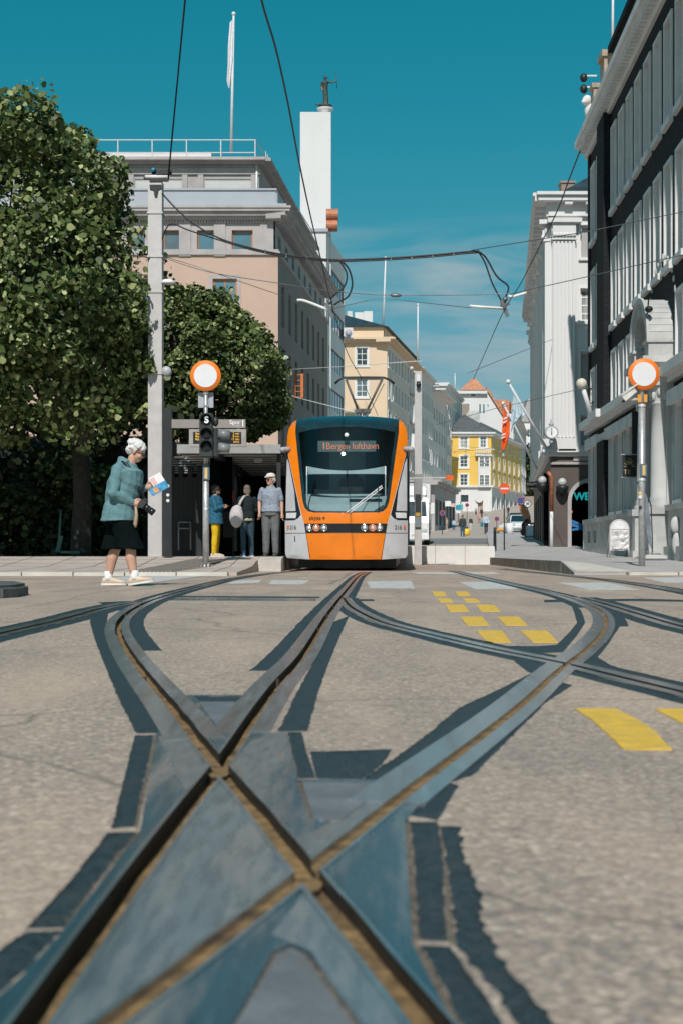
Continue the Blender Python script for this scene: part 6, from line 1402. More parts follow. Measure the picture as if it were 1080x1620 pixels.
def leaves(lobes, n, size, seed, outer=.72, m=None, flat=.5, keep=None):
    rg = np.random.default_rng(seed)
    C_ = np.array([l[0] for l in lobes], float); Rr = np.array([l[1] if len(np.shape(l[1])) else (l[1],)*3 for l in lobes], float)
    ar = (Rr[:, 0]*Rr[:, 1]+Rr[:, 1]*Rr[:, 2]+Rr[:, 0]*Rr[:, 2]); k = rg.choice(len(lobes), int(n*1.8), p=(ar**.85)/(ar**.85).sum())
    d = rg.normal(size=(len(k), 3)); d /= np.linalg.norm(d, axis=1)[:, None]
    # uneven outline: push the radius with a few random bumps per lobe
    bump = np.zeros(len(k))
    for i in range(len(lobes)):
        bd = rg.normal(size=(26, 3)); bd /= np.linalg.norm(bd, axis=1)[:, None]; am = rg.uniform(-.5, .4, 26); h = k == i
        bump[h] = (np.maximum(0, d[h] @ bd.T-.8)*5*am).sum(1)
    r = (1-(1-outer)*rg.random(len(k))**1.6)*(1+bump)
    p = C_[k]+d*Rr[k]*r[:, None]
    ins = np.zeros(len(k), bool)
    for i in range(len(lobes)): ins |= (k != i) & ((((p-C_[i])/Rr[i])**2).sum(1) < .5)
    if keep is not None: ins |= ~keep(p)
    p = p[~ins][:n]; d = d[~ins][:n]; N_ = len(p)
    nr = d*flat+rg.normal(size=(N_, 3))*.55+np.array([0, -.15, .35]); nr /= np.linalg.norm(nr, axis=1)[:, None]
    a = np.cross(nr, rg.normal(size=(N_, 3))); a /= np.linalg.norm(a, axis=1)[:, None]; b = np.cross(nr, a)
    s = size*rg.uniform(.55, 1.55, N_)[:, None]
    sh = np.array([(0, -.5, 0), (.34, -.36, .05), (.46, .02, .09), (.2, .38, .03), (0, .6, -.05), (-.2, .38, .03), (-.46, .02, .09), (-.34, -.36, .05)])
    v = (p[:, None, :]+s[:, None, :]*(sh[None, :, 0:1]*a[:, None, :]+sh[None, :, 1:2]*b[:, None, :]+sh[None, :, 2:3]*nr[:, None, :])).reshape(-1, 3)
    me = bpy.data.meshes.new('crown'); nv = N_*8
    me.vertices.add(nv); me.vertices.foreach_set('co', v.ravel().astype(np.float32))
    f = (np.arange(N_)[:, None]*8+np.array([[0, 1, 2, 3, 4, 5, 6, 7]])).reshape(-1)
    me.loops.add(len(f)); me.loops.foreach_set('vertex_index', f.astype(np.int32))
    me.polygons.add(N_); me.polygons.foreach_set('loop_start', np.arange(0, N_*8, 8, dtype=np.int32)); me.polygons.foreach_set('loop_total', np.full(N_, 8, np.int32))
    me.update(calc_edges=True); me.materials.append(m or M_LEAF); return me
def tree(name, label, base, lobes, n, size, seed, trunk_r=.2, m=None, group=None, outer=.72):
    t = thing(name, label, 'tree' if 'tree' in name else 'shrub', base, 0, group)
    rm = random.Random(seed+100); minis = []
    for c_, r_ in lobes:                             # small sprays break up the outline
        rr = r_[0] if hasattr(r_, '__len__') else r_
        for _ in range(12):
            d_ = V((rm.gauss(0, 1), rm.gauss(0, 1), rm.gauss(0, 1))).normalized(); m_r = rr*rm.uniform(.10, .34); minis.append((tuple(V(c_)+d_*rr*rm.uniform(.9, 1.14)), (m_r, m_r, m_r*.8)))
    main = lobes; lobes = lobes+minis
    o = link('crown', leaves(lobes, n, size, seed, outer, m)); sub(o, t)
    rg = random.Random(seed); mb = MB(); b0 = V(base)
    zc0 = min(l[0][2] for l in main); fork = V((b0.x, b0.y, b0.z+max(.3, (zc0-b0.z)*.75)))
    mb.tube([b0-V((0, 0, .2)), b0+V((0, 0, .15)), b0.lerp(fork, .5)+V((.05, 0, 0)), fork], [trunk_r*1.5, trunk_r*1.1, trunk_r*.95, trunk_r*.85], 10)
    for l in main:
        c = V(l[0]); md = fork.lerp(c, .5)+V((rg.uniform(-.2, .2), rg.uniform(-.2, .2), .2)); mb.tube([fork-V((0, 0, .1)), md, c], [trunk_r*.5, trunk_r*.3, trunk_r*.12], 7)
        for _ in range(5): q = c+V((rg.uniform(-1, 1), rg.uniform(-1, 1), rg.uniform(-.6, 1)))*(l[1] if not hasattr(l[1], '__len__') else l[1][0])*.7; mb.tube([md.lerp(c, rg.uniform(.3, 1)), q], [trunk_r*.14, trunk_r*.04], 5)
    sub(mb.build('trunk', M_BARK), t); return t
def lobe(x, y, r, Y, dy=0, sq=1): s_ = F/Y; return (tuple(P(x, y, Y+dy)), (r/s_, r/s_*1.05, r/s_*sq))
tree('linden_tree', 'big leafy linden tree filling the left edge with its pale green leaves', (P(128, 880, 35).x, 35, .3),
     [lobe(8, 345, 165, 31.5), lobe(-130, 400, 245, 32.5), lobe(95, 335, 105, 31.3), lobe(132, 438, 88, 31.2), lobe(110, 545, 120, 31.3), lobe(20, 560, 140, 31), lobe(182, 565, 54, 31.5), lobe(180, 480, 48, 31.4), lobe(-100, 580, 130, 31.5), lobe(60, 470, 130, 30.6), lobe(150, 350, 38, 31.6), lobe(75, 250, 45, 31.4), lobe(200, 622, 42, 31.9)],
     66000, .112, 3, .24)
tree('linden_tree', 'smaller rounded linden tree between the square pole and the tram', (P(335, 880, 42).x, 42, .3),
     [lobe(300, 575, 105, 40.5), lobe(350, 585, 95, 40.8), lobe(398, 625, 52, 41), lobe(275, 530, 75, 41), lobe(422, 650, 32, 41.2), lobe(335, 650, 80, 41.5), lobe(385, 560, 52, 41), lobe(330, 520, 50, 40.8)],
     40000, .10, 5, .2)
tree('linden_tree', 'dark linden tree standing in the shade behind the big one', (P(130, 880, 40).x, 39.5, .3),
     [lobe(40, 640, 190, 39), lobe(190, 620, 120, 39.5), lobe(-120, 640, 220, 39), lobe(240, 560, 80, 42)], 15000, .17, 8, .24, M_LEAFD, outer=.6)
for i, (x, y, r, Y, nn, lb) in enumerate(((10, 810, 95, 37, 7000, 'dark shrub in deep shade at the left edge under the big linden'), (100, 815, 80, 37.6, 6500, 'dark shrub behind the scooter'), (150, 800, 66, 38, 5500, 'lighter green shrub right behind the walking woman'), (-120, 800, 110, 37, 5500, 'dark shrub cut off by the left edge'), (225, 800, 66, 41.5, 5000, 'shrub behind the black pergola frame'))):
    tree('shrub', lb, (P(x, 880, Y).x, Y, .3), [lobe(x, y, r, Y, 0, 1.0), lobe(x+r*.5, y+r*.3, r*.6, Y), lobe(x-r*.5, y+r*.3, r*.6, Y)], nn, .13, 20+i, .07, M_LEAFD if i != 2 else M_LEAF, None, .5)  # shaded shrubs take the dark leaf, the partly lit one the lighter
bh = thing('shade_backing', 'dark backing sheet added for the deep shade under the trees', 'wall', (P(0, 880, 44).x, 44, .3)); q0, q1 = P(-500, 880, 44), P(262, 690, 44); sub(MB().box((q0.x, 44, .2), (q1.x, 44.3, q1.z)).build('wall_face', mat('tree_shade_dark', (.03, .033, .03), .9, var=.4, scale=2)), bh)  # added near-black sheet, coloured as the shade under the trees
for i, (x, y, r, lb) in enumerate(((838, 725, 24, 'green tree at the end of the street next to the flagpole'), (826, 758, 16, 'small green tree low at the end of the street'), (846, 765, 20, 'green tree beside the white corner building far down the street'))):
    tree('street_tree', lb, (P(x, 0, 262).x, 262, zt(262)), [lobe(x, y, r, 262), lobe(x+r*.5, y+r*.5, r*.7, 262), lobe(x-r*.4, y+r*.6, r*.6, 262)], 1500, .75, 40+i, .3, M_LEAFD, None, .5)

# ------------------------------------------------------------------ overhead wires
M_WIRE = mat('black_cable', (.012, .014, .016), .5); M_WIREG = mat('grey_wire', (.16, .17, .18), .4, .5); M_INS = mat('white_insulator', (.72, .72, .70), .4)
def wire(name, label, pts, r, m=M_WIRE, group=None, cat='wire', n=6):
    t = MB().tube(pts, r, n).build(name, m); return tag(t, label, cat, group)
def spl(pts, k=6):
    pts = [V(p) for p in pts]; out = []
    for i in range(len(pts)-1):
        p0, p1, p2, p3 = pts[max(i-1, 0)], pts[i], pts[i+1], pts[min(i+2, len(pts)-1)]
        for j in range(k):
            t = j/k; out.append(.5*((2*p1)+(p2-p0)*t+(2*p0-5*p1+4*p2-p3)*t*t+(3*p1-p0-3*p2+p3)*t**3))
    return out+[pts[-1]]
KC = (5.57-CAMH)*F
cw = lambda x, y: P(x, y, KC/(HY-y))
wire('contact_wire', 'long overhead wire from the top edge down to the tram pantograph', spl([cw(385, -140), cw(414, 0), cw(436, 75), cw(455, 160), cw(472, 250), cw(491, 340), cw(510, 420), cw(527, 490), cw(550, 560), cw(572, 600), cw(597, 657)]), .011)
wire('contact_wire', 'overhead wire slanting down beside the white corner building on the right', spl([cw(917, 238), cw(900, 282), cw(880, 335), cw(850, 395), cw(822, 450), cw(797, 490), cw(770, 550), cw(748, 600)]), .010)
wire('feeder_cable', 'black cable rising from the square pole out of the top of the frame', [P(267, 278, 31.5), P(281, 130, 30), P(297, -40, 24)], .018)
dY = lambda x: 31.5-(x-257)/273*1.1 if x < 530 else 30.4
def pxs(pts, off=0): return [P(x, y+off, dY(x)) for x, y in pts]
main = [(257, 306), (280, 331), (310, 356), (350, 378), (400, 393), (450, 403), (500, 409), (540, 411), (620, 408), (690, 403), (730, 399), (757, 397)]
wire('feeder_cable', 'upper strand of the thick double cable sagging from the pole across the street', spl(pxs(main)), .020)
wire('feeder_cable', 'lower strand of the thick double cable under the sagging main cable', spl(pxs([(257, 375), (270, 352), (300, 362)]+main[3:], 2.6)), .016)
for k in range(10):
    x = 420+k*33; ys_ = np.interp(x, [a for a, b_ in main], [b_ for a, b_ in main]); tag(MB().bar(P(x, ys_-2, dY(x)), P(x, ys_+4.5, dY(x)), .03).build('cable_clip', M_WIREG), 'small clip holding the two strands of the sagging cable together', 'cable clip', 'clips on the sagging double cable')
wire('cable_loop', 'outer hanging loop of black cable above the tram', spl(pxs([(538, 411), (551, 425), (557, 448), (551, 468), (535, 478), (524, 485)])), .022)
wire('cable_loop', 'inner hanging loop of black cable above the tram', spl(pxs([(536, 411), (548, 432), (545, 452), (530, 466), (519, 478), (521, 489)])), .020)
wire('cable_loop', 'outer hanging loop of black cable over the street on the right', spl(pxs([(755, 397), (768, 408), (785, 437), (803, 453), (799, 470), (798, 480)])), .020)
wire('cable_loop', 'inner hanging loop of black cable over the street on the right', spl(pxs([(755, 397), (766, 415), (777, 446), (788, 468), (797, 484)])), .018)
wire('span_wire', 'thin span wire crossing from the square pole to the right edge', spl([P(258, 407, 31.5), P(330, 430, 31.2), P(440, 448, 30.8), P(530, 461, 30.3), P(625, 467, 30), P(790, 465, 30), P(850, 455, 29.5), P(1080, 403, 27), P(1200, 375, 26)]), .009, M_WIREG)
wire('span_wire', 'thin span wire running from the pole to the white rod above the tram', [P(258, 405, 31.5), P(300, 418, 31.3), P(470, 476, 30.8)], .008, M_WIREG)
wire('span_wire', 'thin span wire between the two white rods above the street', [P(520, 490, 30.3), P(600, 471, 30.2), P(742, 487, 30.2)], .007, M_WIREG)
wire('span_wire', 'upper thin span wire ending at the right edge', [P(745, 396, 30.4), P(930, 366, 29), P(1080, 335, 27), P(1200, 312, 26)], .009, M_WIREG)
wire('span_wire', 'thin wire from the beige building to the far catenary pole', [P(446, 585, 81), P(540, 580, 66), P(665, 571, 47.2)], .016, M_INS)
wire('span_wire', 'thin wire low between the shelter and the pantograph', [P(446, 620, 80), P(470, 629, 70), P(560, 652, 45)], .014, M_INS)
wire('span_wire', 'thin wire running under the flags to the white corner building', [P(690, 672, 60), P(780, 647, 56), P(936, 611, 49)], .011, M_WIREG)
wire('span_wire', 'thin wire across the upper part of the far street', [P(740, 590, 45), P(845, 548, 52), P(873, 537, 55.8)], .010, M_WIREG)
for x0, y0, x1, y1, lb in ((470, 475, 521, 491, 'white bent rod holding the wire left above the tram'), (742, 484, 797, 488, 'white bent rod holding the wire over the street on the right'), (803, 468, 832, 463, 'short white rod beside the right overhead wire')):
    wire('steady_arm', lb, spl([P(x0, y0, 30.3), P(x0+(x1-x0)*.25, y0+1.2, 30.3), P(x1, y1, 30.3)], 4), .03, M_INS, None, 'rod', 8)
tag(MB().tube([P(617, 466.5, 30), P(620, 467, 30), P(630, 467.3, 30), P(635, 467.5, 30)], [.012, .04, .04, .012], 8).build('insulator', M_WIREG), 'small dark insulator on the span wire left of centre', 'insulator')
for x, y, lb in ((522, 488, 'dark clamp where the loops meet the wire above the tram'), (798, 484, 'dark clamp where the loops meet the right wire')):
    c = P(x, y, 30.3); tag(MB().bar(c+V((-.08, 0, .12)), c+V((.06, 0, -.22)), .07).bar(c+V((-.1, 0, 0)), c+V((.1, 0, .05)), .05).ball(c+V((0, 0, .14)), .06).build('wire_clamp', M_WIREG), lb, 'clamp')
hb = thing('wall_bracket', 'dark bracket lamp box on the beige wall behind the smaller linden', 'bracket', P(442, 580, 80))
sub(MB().tube([P(438, 566, 79.8), P(454, 566, 79)], .12, 8).build('arm', M_INS), hb); sub(MB().box(P(439, 588, 79.5), P(446, 573, 79.9)).build('box', M_BLACK), hb)

# ------------------------------------------------------------------ flags and flagpoles
M_FWHITE = mat('white_flag_cloth', (.70, .70, .72), .9, var=.04); M_FORANGE = mat('orange_flag_cloth', (.80, .12, .02), .9, var=.06); M_FBLUE = mat('pale_blue_flag_cloth', (.50, .62, .68), .9, var=.08)
def pole(name, label, p, q, r, cat='flagpole'): 
    t = thing(name, label, cat, p); sub(MB().tube([p, q], [r, r*.6], 10).build('mast', M_FWHITE), t); sub(MB().ball(q, r*1.3, 8, 6).build('knob', M_FWHITE), t); return t
pole('flagpole', 'tall white flagpole on the roof of the beige building', P(366, 240, 86), P(370, 22, 86), .10)
pole('flagpole', 'slim flagpole on the roof edge of the cream corner house', P(605.5, 517, 142), P(609.5, 408, 142), .11); pole('flagpole', 'slim flagpole above the pale row behind the cream house', P(660, 570, 160), P(660.5, 482, 160), .11)
pole('flagpole', 'white flagpole rising from the roof of the brick building', P(968, 85, 45), P(969, -40, 45), .05); pole('flagpole', 'short thin mast on the roofs left of the gabled house', P(719, 620, 215), P(719, 592, 215), .10)
def cloth(name, label, poly, Y, m, folds=5, amp=.12, th=.01):   # draped cloth: grid between two boundary curves
    nL, nR = [P(x, y, Y) for x, y in poly[0]], [P(x, y, Y) for x, y in poly[1]]; mb = MB(); nu, nv = 14, 18; vs = []
    def at(c, t):
        f = t*(len(c)-1); i = min(int(f), len(c)-2); return c[i].lerp(c[i+1], f-i)
    for j in range(nv+1):
        a, b_ = at(nL, j/nv), at(nR, j/nv)
        for i in range(nu+1): u = i/nu; vs.append(a.lerp(b_, u)+V((0, math.sin(u*folds*math.pi+j*.25)*amp*(.3+.7*j/nv), 0)))
    mb.add(vs, [(j*(nu+1)+i, j*(nu+1)+i+1, (j+1)*(nu+1)+i+1, (j+1)*(nu+1)+i) for j in range(nv) for i in range(nu)], 0, True)
    o = mb.build(name, m); return tag(o, label, 'flag')
cloth('flag', 'limp white flag hanging from the tall roof flagpole', ([(364, 35), (361, 70), (360, 105), (359, 128), (362, 140)], [(369.5, 30), (369, 60), (368.5, 90), (367, 112), (364, 138)]), 85.9, M_FWHITE, 3, .15)
pa = pole('flagpole', 'long slanting white flagpole on the white corner building', P(868, 718, 55.9), P(803, 604, 54.5), .07); pole('flagpole', 'second slanting flagpole farther along the white corner building', P(848, 742, 63), P(795, 638, 61.5), .06)
cloth('flag', 'pale blue and white flag draped from the long slanting flagpole', ([(812, 621), (810, 640), (808, 660), (806, 692)], [(813, 622), (822, 640), (830, 655), (812, 668)]), 54.7, M_FBLUE, 4, .1)
of_ = cloth('flag', 'orange flag with white letters hanging below the slanting flagpoles', ([(796, 645), (794, 668), (793, 690), (792, 714)], [(797, 646), (806, 670), (805, 688), (799, 709)]), 61.4, M_FORANGE, 3, .08)
for k, (x, y, a_) in enumerate(((799, 662, .5), (798, 668, .5), (796, 688, .2), (795, 693, .2))):
    q = P(x, y, 61.25); MB().bar(q+V((-.09, 0, -.05*a_)), q+V((.07, 0, .06)), .03, .06).build('white_letter', M_FWHITE, of_)

# ------------------------------------------------------------------ street signs, boards and clutter
def Yg(y):                                           # distance at which the far street's surface is seen on row y
    a, b_ = 52., 260.
    for _ in range(40):
        m_ = (a+b_)/2
        if HY-(zt(m_)+.06-CAMH)*F/m_ > y: a = m_
        else: b_ = m_
    return a
M_SRED = mat('sign_red', (.78, .10, .03), .45); M_SBLUE = mat('sign_blue', (.03, .07, .22), .45); M_STEAL = mat('sign_teal', (.03, .28, .38), .45)
def post_sign(label, x, yc, r, ybase, Y, build, pr=.03, zb=None):
    zb = P(0, ybase, Y).z if zb is None else zb
    q = P(x, yc, Y); t = thing('road_sign', label, 'road sign', (q.x, Y, zb)); sub(MB().tube([(q.x, Y+.04, zb), (q.x, Y+.04, q.z+.1)], pr, 8).build('post', M_DFRAME), t); build(t, q-V((0, .02, 0)), r); return t
def no_entry(t, q, r): d = sub(MB().disc(q, r, .02, 'Y', 36).build('red_disc', M_SRED), t); MB().box(q+V((-r*.78, -.016, -r*.15)), q+V((r*.78, -.011, r*.15))).build('white_bar', M_WHS, d)
def no_park(t, q, r):
    d = sub(MB().disc(q, r, .02, 'Y', 28).build('red_rim', M_SRED), t); MB().disc(q+V((0, -.013, 0)), r*.8, .006, 'Y', 28).build('blue_field', M_SBLUE, d); MB().bar(q+V((-r*.55, -.02, r*.55)), q+V((r*.55, -.02, -r*.55)), r*.2, .006).build('red_slash', M_SRED, d)
def no_stop(t, q, r): 
    d = sub(MB().disc(q, r, .02, 'Y', 28).build('red_rim', M_SRED), t); MB().disc(q+V((r*.05, -.013, 0)), r*.92, .006, 'Y', 28).build('blue_field', M_SBLUE, d)
def zone30(t, q, r):
    d = sub(MB().disc(q, r, .02, 'Y', 28).build('dark_rim', M_DFRAME), t); MB().disc(q+V((0, -.013, 0)), r*.8, .006, 'Y', 28).build('white_field', M_WHS, d); text_mesh('number', '30', r*.95, M_DFRAME, d, T(q+V((0, -.02, 0)))@RX, .002, .01); MB().bar(q+V((-r*.5, -.03, -r*.6)), q+V((r*.5, -.03, r*.6)), r*.14, .006).build('slash', M_DFRAME, d)
post_sign('red no entry sign with white bar on a thin dark post', 797, 773, .205, 868, 54, no_entry, .025)
post_sign('dark blue round sign with thin red rim on a post near the orange sail banner', 822, 792, .30, 846, 122, no_stop)
post_sign('round sign with struck out 30 near the orange sail banner', 833.5, 797, .27, 850, 100, zone30)
for x, y, r, yb, lb in ((699, 811.5, 4.3, 845, 'blue no parking sign beside the white truck'), (738, 799, 3.2, 822, 'small blue no parking sign in front of the yellow house'), (785, 821, 4, 836, 'low blue no parking sign between the no entry post and the man in pale blue'), (827, 789, 3, 830, 'small blue no parking sign far behind the struck out 30 sign')):
    Y = Yg(yb); post_sign(lb, x, y, r*Y/F, yb, Y, no_park)
Y = Yg(826); q = P(724, 803, Y); t = thing('road_sign', 'square teal pedestrian sign left of the yellow house entrance', 'road sign', (q.x, Y, P(0, 826, Y).z)); sub(MB().tube([(q.x, Y+.03, P(0, 826, Y).z), (q.x, Y+.03, q.z)], .04, 8).build('post', M_DFRAME), t)
sub(MB().box(q+V((-.28, -.02, -.28)), q+V((.28, 0, .28))).build('panel', M_STEAL), t); sub(MB().box(q+V((-.26, -.02, -.62)), q+V((.26, 0, -.34))).build('lower_panel', M_WHS), t)
# bollard at the end of the low wall
q = P(782, 868, 54); t = thing('bollard', 'black bollard at the right end of the white wall', 'bollard', (q.x, 54, q.z-.03)); sub(MB().lathe([(.07, 0), (.06, .1), (.055, .62), (.075, .66), (.05, .72), (.06, .8), (0, .86)], (q.x, 54, q.z-.03), 'Z', 14).build('shaft', M_BLACK), t)
# planter, waste bag, sail banner, sandwich boards
Y = Yg(847); q = P(805.5, 847, Y); t = thing('planter', 'white cylindrical planter on the far right pavement', 'planter', q); sub(MB().lathe([(.0, 0), (.26, 0), (.29, .95), (.25, .95), (.24, .85), (0, .85)], q, 'Z', 20).build('tub', M_WHITEW), t)
Y = Yg(847); q = P(737, 847, Y); t = thing('yellow_bin', 'round yellow bin on the far street', 'bin', q); sub(MB().lathe([(0, 0), (.2, .0), (.27, .12), (.29, .4), (.24, .52), (0, .53)], q, 'Z', 18).build('tub', mat('yellow_plastic', (.85, .55, .03), .5)), t); sub(MB().ball(q+V((0, 0, .6)), (.13, .13, .12)).build('dark_top', M_BLACK), t)
Ys = 92; q = P(836, 851, Ys); t = thing('sail_banner', 'rust orange sail banner leaning over the far right pavement', 'banner', P(836, 846, Ys))
sh_ = [(819, 798.5), (826, 799), (831, 803), (835, 811), (838, 823), (838, 829), (829, 829), (827, 820), (823, 809)]
sub(MB().prism([P(x, y, Ys) for x, y in sh_], (0, .03, 0)).build('sail', mat('rust_cloth', (.50, .19, .085), .8)), t); sub(MB().tube([P(819, 798, Ys), P(827, 799, Ys-.02), P(833, 804, Ys-.02), P(837, 814, Ys-.02), P(839, 830, Ys), P(839.5, 850, Ys)], .03, 6).build('rod', M_BLACK), t)
t = thing('waste_bag', 'black lumpy bag leaning on the red framed board', 'bag', P(829, 848, 91)); mb = MB().ball(P(829, 832, 91), (.22, .2, .3)).ball(P(828, 842, 91), (.25, .2, .25)).ball(P(833, 825, 91), (.18, .15, .2)); sub(remesh(mb, 'bag', M_BLACK, None, .05, 4), t)
t = thing('sandwich_board', 'red framed sandwich board with pale panel on the far right pavement', 'sandwich board', P(837, 852, 90)); q0, q1 = P(830.5, 851.5, 90), P(843.5, 828, 90)
mb = MB(); mb.bar(q0, V((q0.x, 90, q1.z)), .06).bar(V((q1.x, 90, q0.z)), q1, .06).bar(V((q0.x, 90, q1.z)), q1, .1).bar(V((q0.x, 90, q0.z+.12)), V((q1.x, 90, q0.z+.12)), .06).bar(V((q0.x, 90.35, q0.z)), V((q0.x, 90, q1.z)), .05).bar(V((q1.x, 90.35, q0.z)), V((q1.x, 90, q1.z)), .05)
sub(mb.build('frame', mat('dark_red_paint', (.28, .04, .03), .5)), t); sub(MB().box((q0.x+.04, 89.98, q0.z+.15), (q1.x-.04, 90.01, q1.z-.15)).build('panel', mat('pale_blue_sheet', (.48, .54, .57), .5)), t)
Yb = 37.2; xb = (979-HX)*Yb/F; zb_ = zrt(xb, Yb); t = thing('sandwich_board', 'white arched sandwich board with crumpled poster by the stone plinth', 'sandwich board', (xb, Yb, zb_))
wx, hz = .25, .98; arcp = [(-wx, .18)]+[(-wx, .75)]+[(-wx*math.cos(a), .75+.23*math.sin(a)) for a in [i*math.pi/10 for i in range(1, 10)]]+[(wx, .75), (wx, .18)]
pnl = sub(MB().prism([(xb+x, Yb, zb_+z) for x, z in arcp], (0, .02, 0)).build('panel', mat('glossy_white_sheet', (.80, .80, .80), .3, coat=.4)), t)
mb = MB(); mb.tube([(xb+x, Yb+.01, zb_+z) for x, z in [(-wx, 0)]+arcp+[(wx, 0)]], .018, 8)
for sx in (-wx, wx): mb.tube([(xb+sx, Yb+.02, zb_+.75), (xb+sx, Yb+.42, zb_)], .016, 6)
sub(mb.build('frame', M_GALV), t); rg_ = random.Random(4); mb = MB(); nx_, nz_ = 14, 14; vs = []
for j in range(nz_+1):
    for i in range(nx_+1): x = -.22+.44*i/nx_; z = .22+.48*j/nz_; vs.append((xb+x, Yb-.02-abs(noise.noise((x*7, z*7, 3)))*.06, zb_+z))
mb.add(vs, [(j*(nx_+1)+i, j*(nx_+1)+i+1, (j+1)*(nx_+1)+i+1, (j+1)*(nx_+1)+i) for j in range(nz_) for i in range(nx_)]); sub(mb.build('crumpled_poster', mat('crumpled_poster', (.62, .61, .60), .25, var=.3, scale=6, stain=(.30, .25, .23), stain_scale=7, stain_amt=.6, coat=.5)), t)
sub(MB().box((xb-.24, Yb-.012, zb_+.735), (xb+.24, Yb-.002, zb_+.742)).build('clip_rail', M_GALV), t)
Yn_ = 34.0; t = thing('feather_banner', 'folded grey feather banner behind the right sign pole', 'banner', P(1024, 885, Yn_))
sub(MB().prism([P(x, y, Yn_) for x, y in ((1007, 762), (1011, 772), (1019, 775), (1024, 790), (1029, 830), (1030, 868), (1024, 855), (1018, 820), (1013, 792))], (0, .04, 0)).build('cloth', mat('slate_blue_cloth', (.17, .20, .24), .8, var=.3, scale=3)), t); sub(MB().tube([P(1006, 762, Yn_), P(1020, 774, Yn_), P(1029, 800, Yn_), P(1031, 850, Yn_), P(1031, 887, Yn_)], .015, 6).build('rod', M_DFRAME), t)
q = P(1038, 884, 33.6); q.z = zrt(q.x, 33.6); t = thing('banner_foot', 'pale stone foot block beside the portico pedestal', 'stone block', q); sub(bevel(MB().box((q.x-.32, 33.4, q.z), (q.x+.22, 33.9, q.z+.12)).box((q.x-.12, 33.5, q.z+.12), (q.x+.12, 33.8, q.z+.2)).build('block', M_STONEG), .03), t)
Yk = 70; t = thing('shop_sign', 'dark brown hanging shop sign with white letters on the far right', 'sign', P(841, 766, Yk)); q0, q1 = P(832, 771.5, Yk), P(851.5, 762, Yk); pn = sub(MB().box((q0.x, Yk, q0.z), (q1.x, Yk+.12, q1.z)).build('panel', mat('dark_brown_sign', (.06, .025, .02), .5)), t)
text_mesh('lettering', 'GRAPE', .17, M_WL, pn, T(P(841.5, 766, Yk-.01))@RX, .003, .004); sub(MB().bar(P(845, 762, Yk+.06), P(856, 760, Yk+.06), .03).build('bracket', M_BLACK), t)
for i, (x, y) in enumerate(((736, 722), (767, 734), (795, 722))):
    q = P(x, y, 150); t = thing('pendant_lamp', ['leftmost', 'middle', 'rightmost'][i]+' of three grey cone lamps hanging over the street before the yellow house', 'street lamp', q, 0, 'pendant street lamps'); sub(MB().lathe([(.05, .35), (.07, .2), (.3, 0), (.28, 0), (0, .12)], q, 'Z', 14).build('shade', M_GPANEL), t); sub(MB().tube([q+V((0, 0, .3)), q+V((0, 0, 1.0))], .02, 5).build('stem', M_BLACK), t)
    wire('span_wire', 'thin span wire carrying '+['the leftmost', 'the middle', 'the rightmost'][i]+' cone lamp over the far street', [P(716, y-6, 152), q+V((0, 0, 1.0)), P(835, y-9, 150)], .015, M_WIREG)
Yv = 34; q = P(100, 876, Yv); q.z = .31; t = thing('electric_scooter', 'green electric scooter parked in the shade under the linden', 'scooter', q); M_SCO = mat('scooter_green', (.05, .14, .12), .45)
sub(MB().bar(q+V((-.05, 0, .1)), q+V((.42, 0, .1)), .14, .06).build('deck', M_SCO), t); sub(MB().tube([q+V((-.10, 0, .18)), q+V((-.05, 0, 1.12))], .03, 8).bar(q+V((-.12, 0, .1)), q+V((-.04, 0, .5)), .1).build('stem', M_SCO), t)
sub(MB().tube([q+V((-.05, -.22, 1.12)), q+V((-.05, .22, 1.12))], .016, 6).build('handlebar', M_BLACK), t)
for dx in (-.18, .5): sub(MB().lathe([(0, -.03), (.09, -.03), (.11, 0), (.09, .03), (0, .03)], q+V((dx, 0, .11)), 'Y', 16).build('wheel', M_BLACK), t)

# ------------------------------------------------------------------ vehicles
M_TYRE = mat('tyre_rubber', (.014, .014, .015), .85); M_TRW = mat('truck_white_paint', (.72, .72, .72), .35, coat=.3, var=.03)
tk = thing('truck', 'white delivery truck behind the far catenary pole right of the tram', 'truck', (3.62, 79, zt(79)+.06), -R(4))
def tb(name, a, b_, m, par=None, bv=.0): o = MB().box(a, b_).build(name, m, par or tk); return bevel(o, bv, 2) if bv else o
mb = MB(); prof = [(-.05, .45), (-.08, 1.25), (.05, 1.6), (.32, 2.6), (.5, 2.7), (1.9, 2.7), (1.9, .45)]
mb.prism([(-1.2, y, z) for y, z in prof], (2.4, 0, 0)); bevel(mb.build('cab', M_TRW, tk), .06)
mb = MB(); mb.add([(-1.08, .045, 1.62), (1.08, .045, 1.62), (1.03, .27, 2.42), (-1.03, .27, 2.42)], [(0, 1, 2, 3)]); o = mb.build('windscreen', M_TDARK, tk); o.location = (0, -.03, 0)
tb('side_window', (1.195, .55, 1.7), (1.215, 1.4, 2.4), M_TDARK); tb('cargo_box', (-1.27, 2.1, .75), (1.27, 8.5, 3.5), M_TRW, None, .03); tb('cargo_side', (1.275, 2.3, 1.0), (1.285, 8.4, 3.3), mat('pale_grey_side', (.42, .40, .39), .6))
mb = MB(); mb.prism([(-1.05, .55, 2.72), (-1.05, .9, 3.3), (-1.05, 1.9, 3.55), (-1.05, 1.9, 2.72)], (2.1, 0, 0)); bevel(mb.build('wind_deflector', M_TRW, tk), .08)
text_mesh('letter', 'K', .5, M_DFRAME, tk, T(V((-.35, .66, 3.02)))@Matrix.Rotation(R(62), 4, 'X'), .004, .015)
for k in range(6): tb('grille_slat', (-1.0, -.12, .62+k*.12), (.1, -.07, .67+k*.12), M_TBLACK)
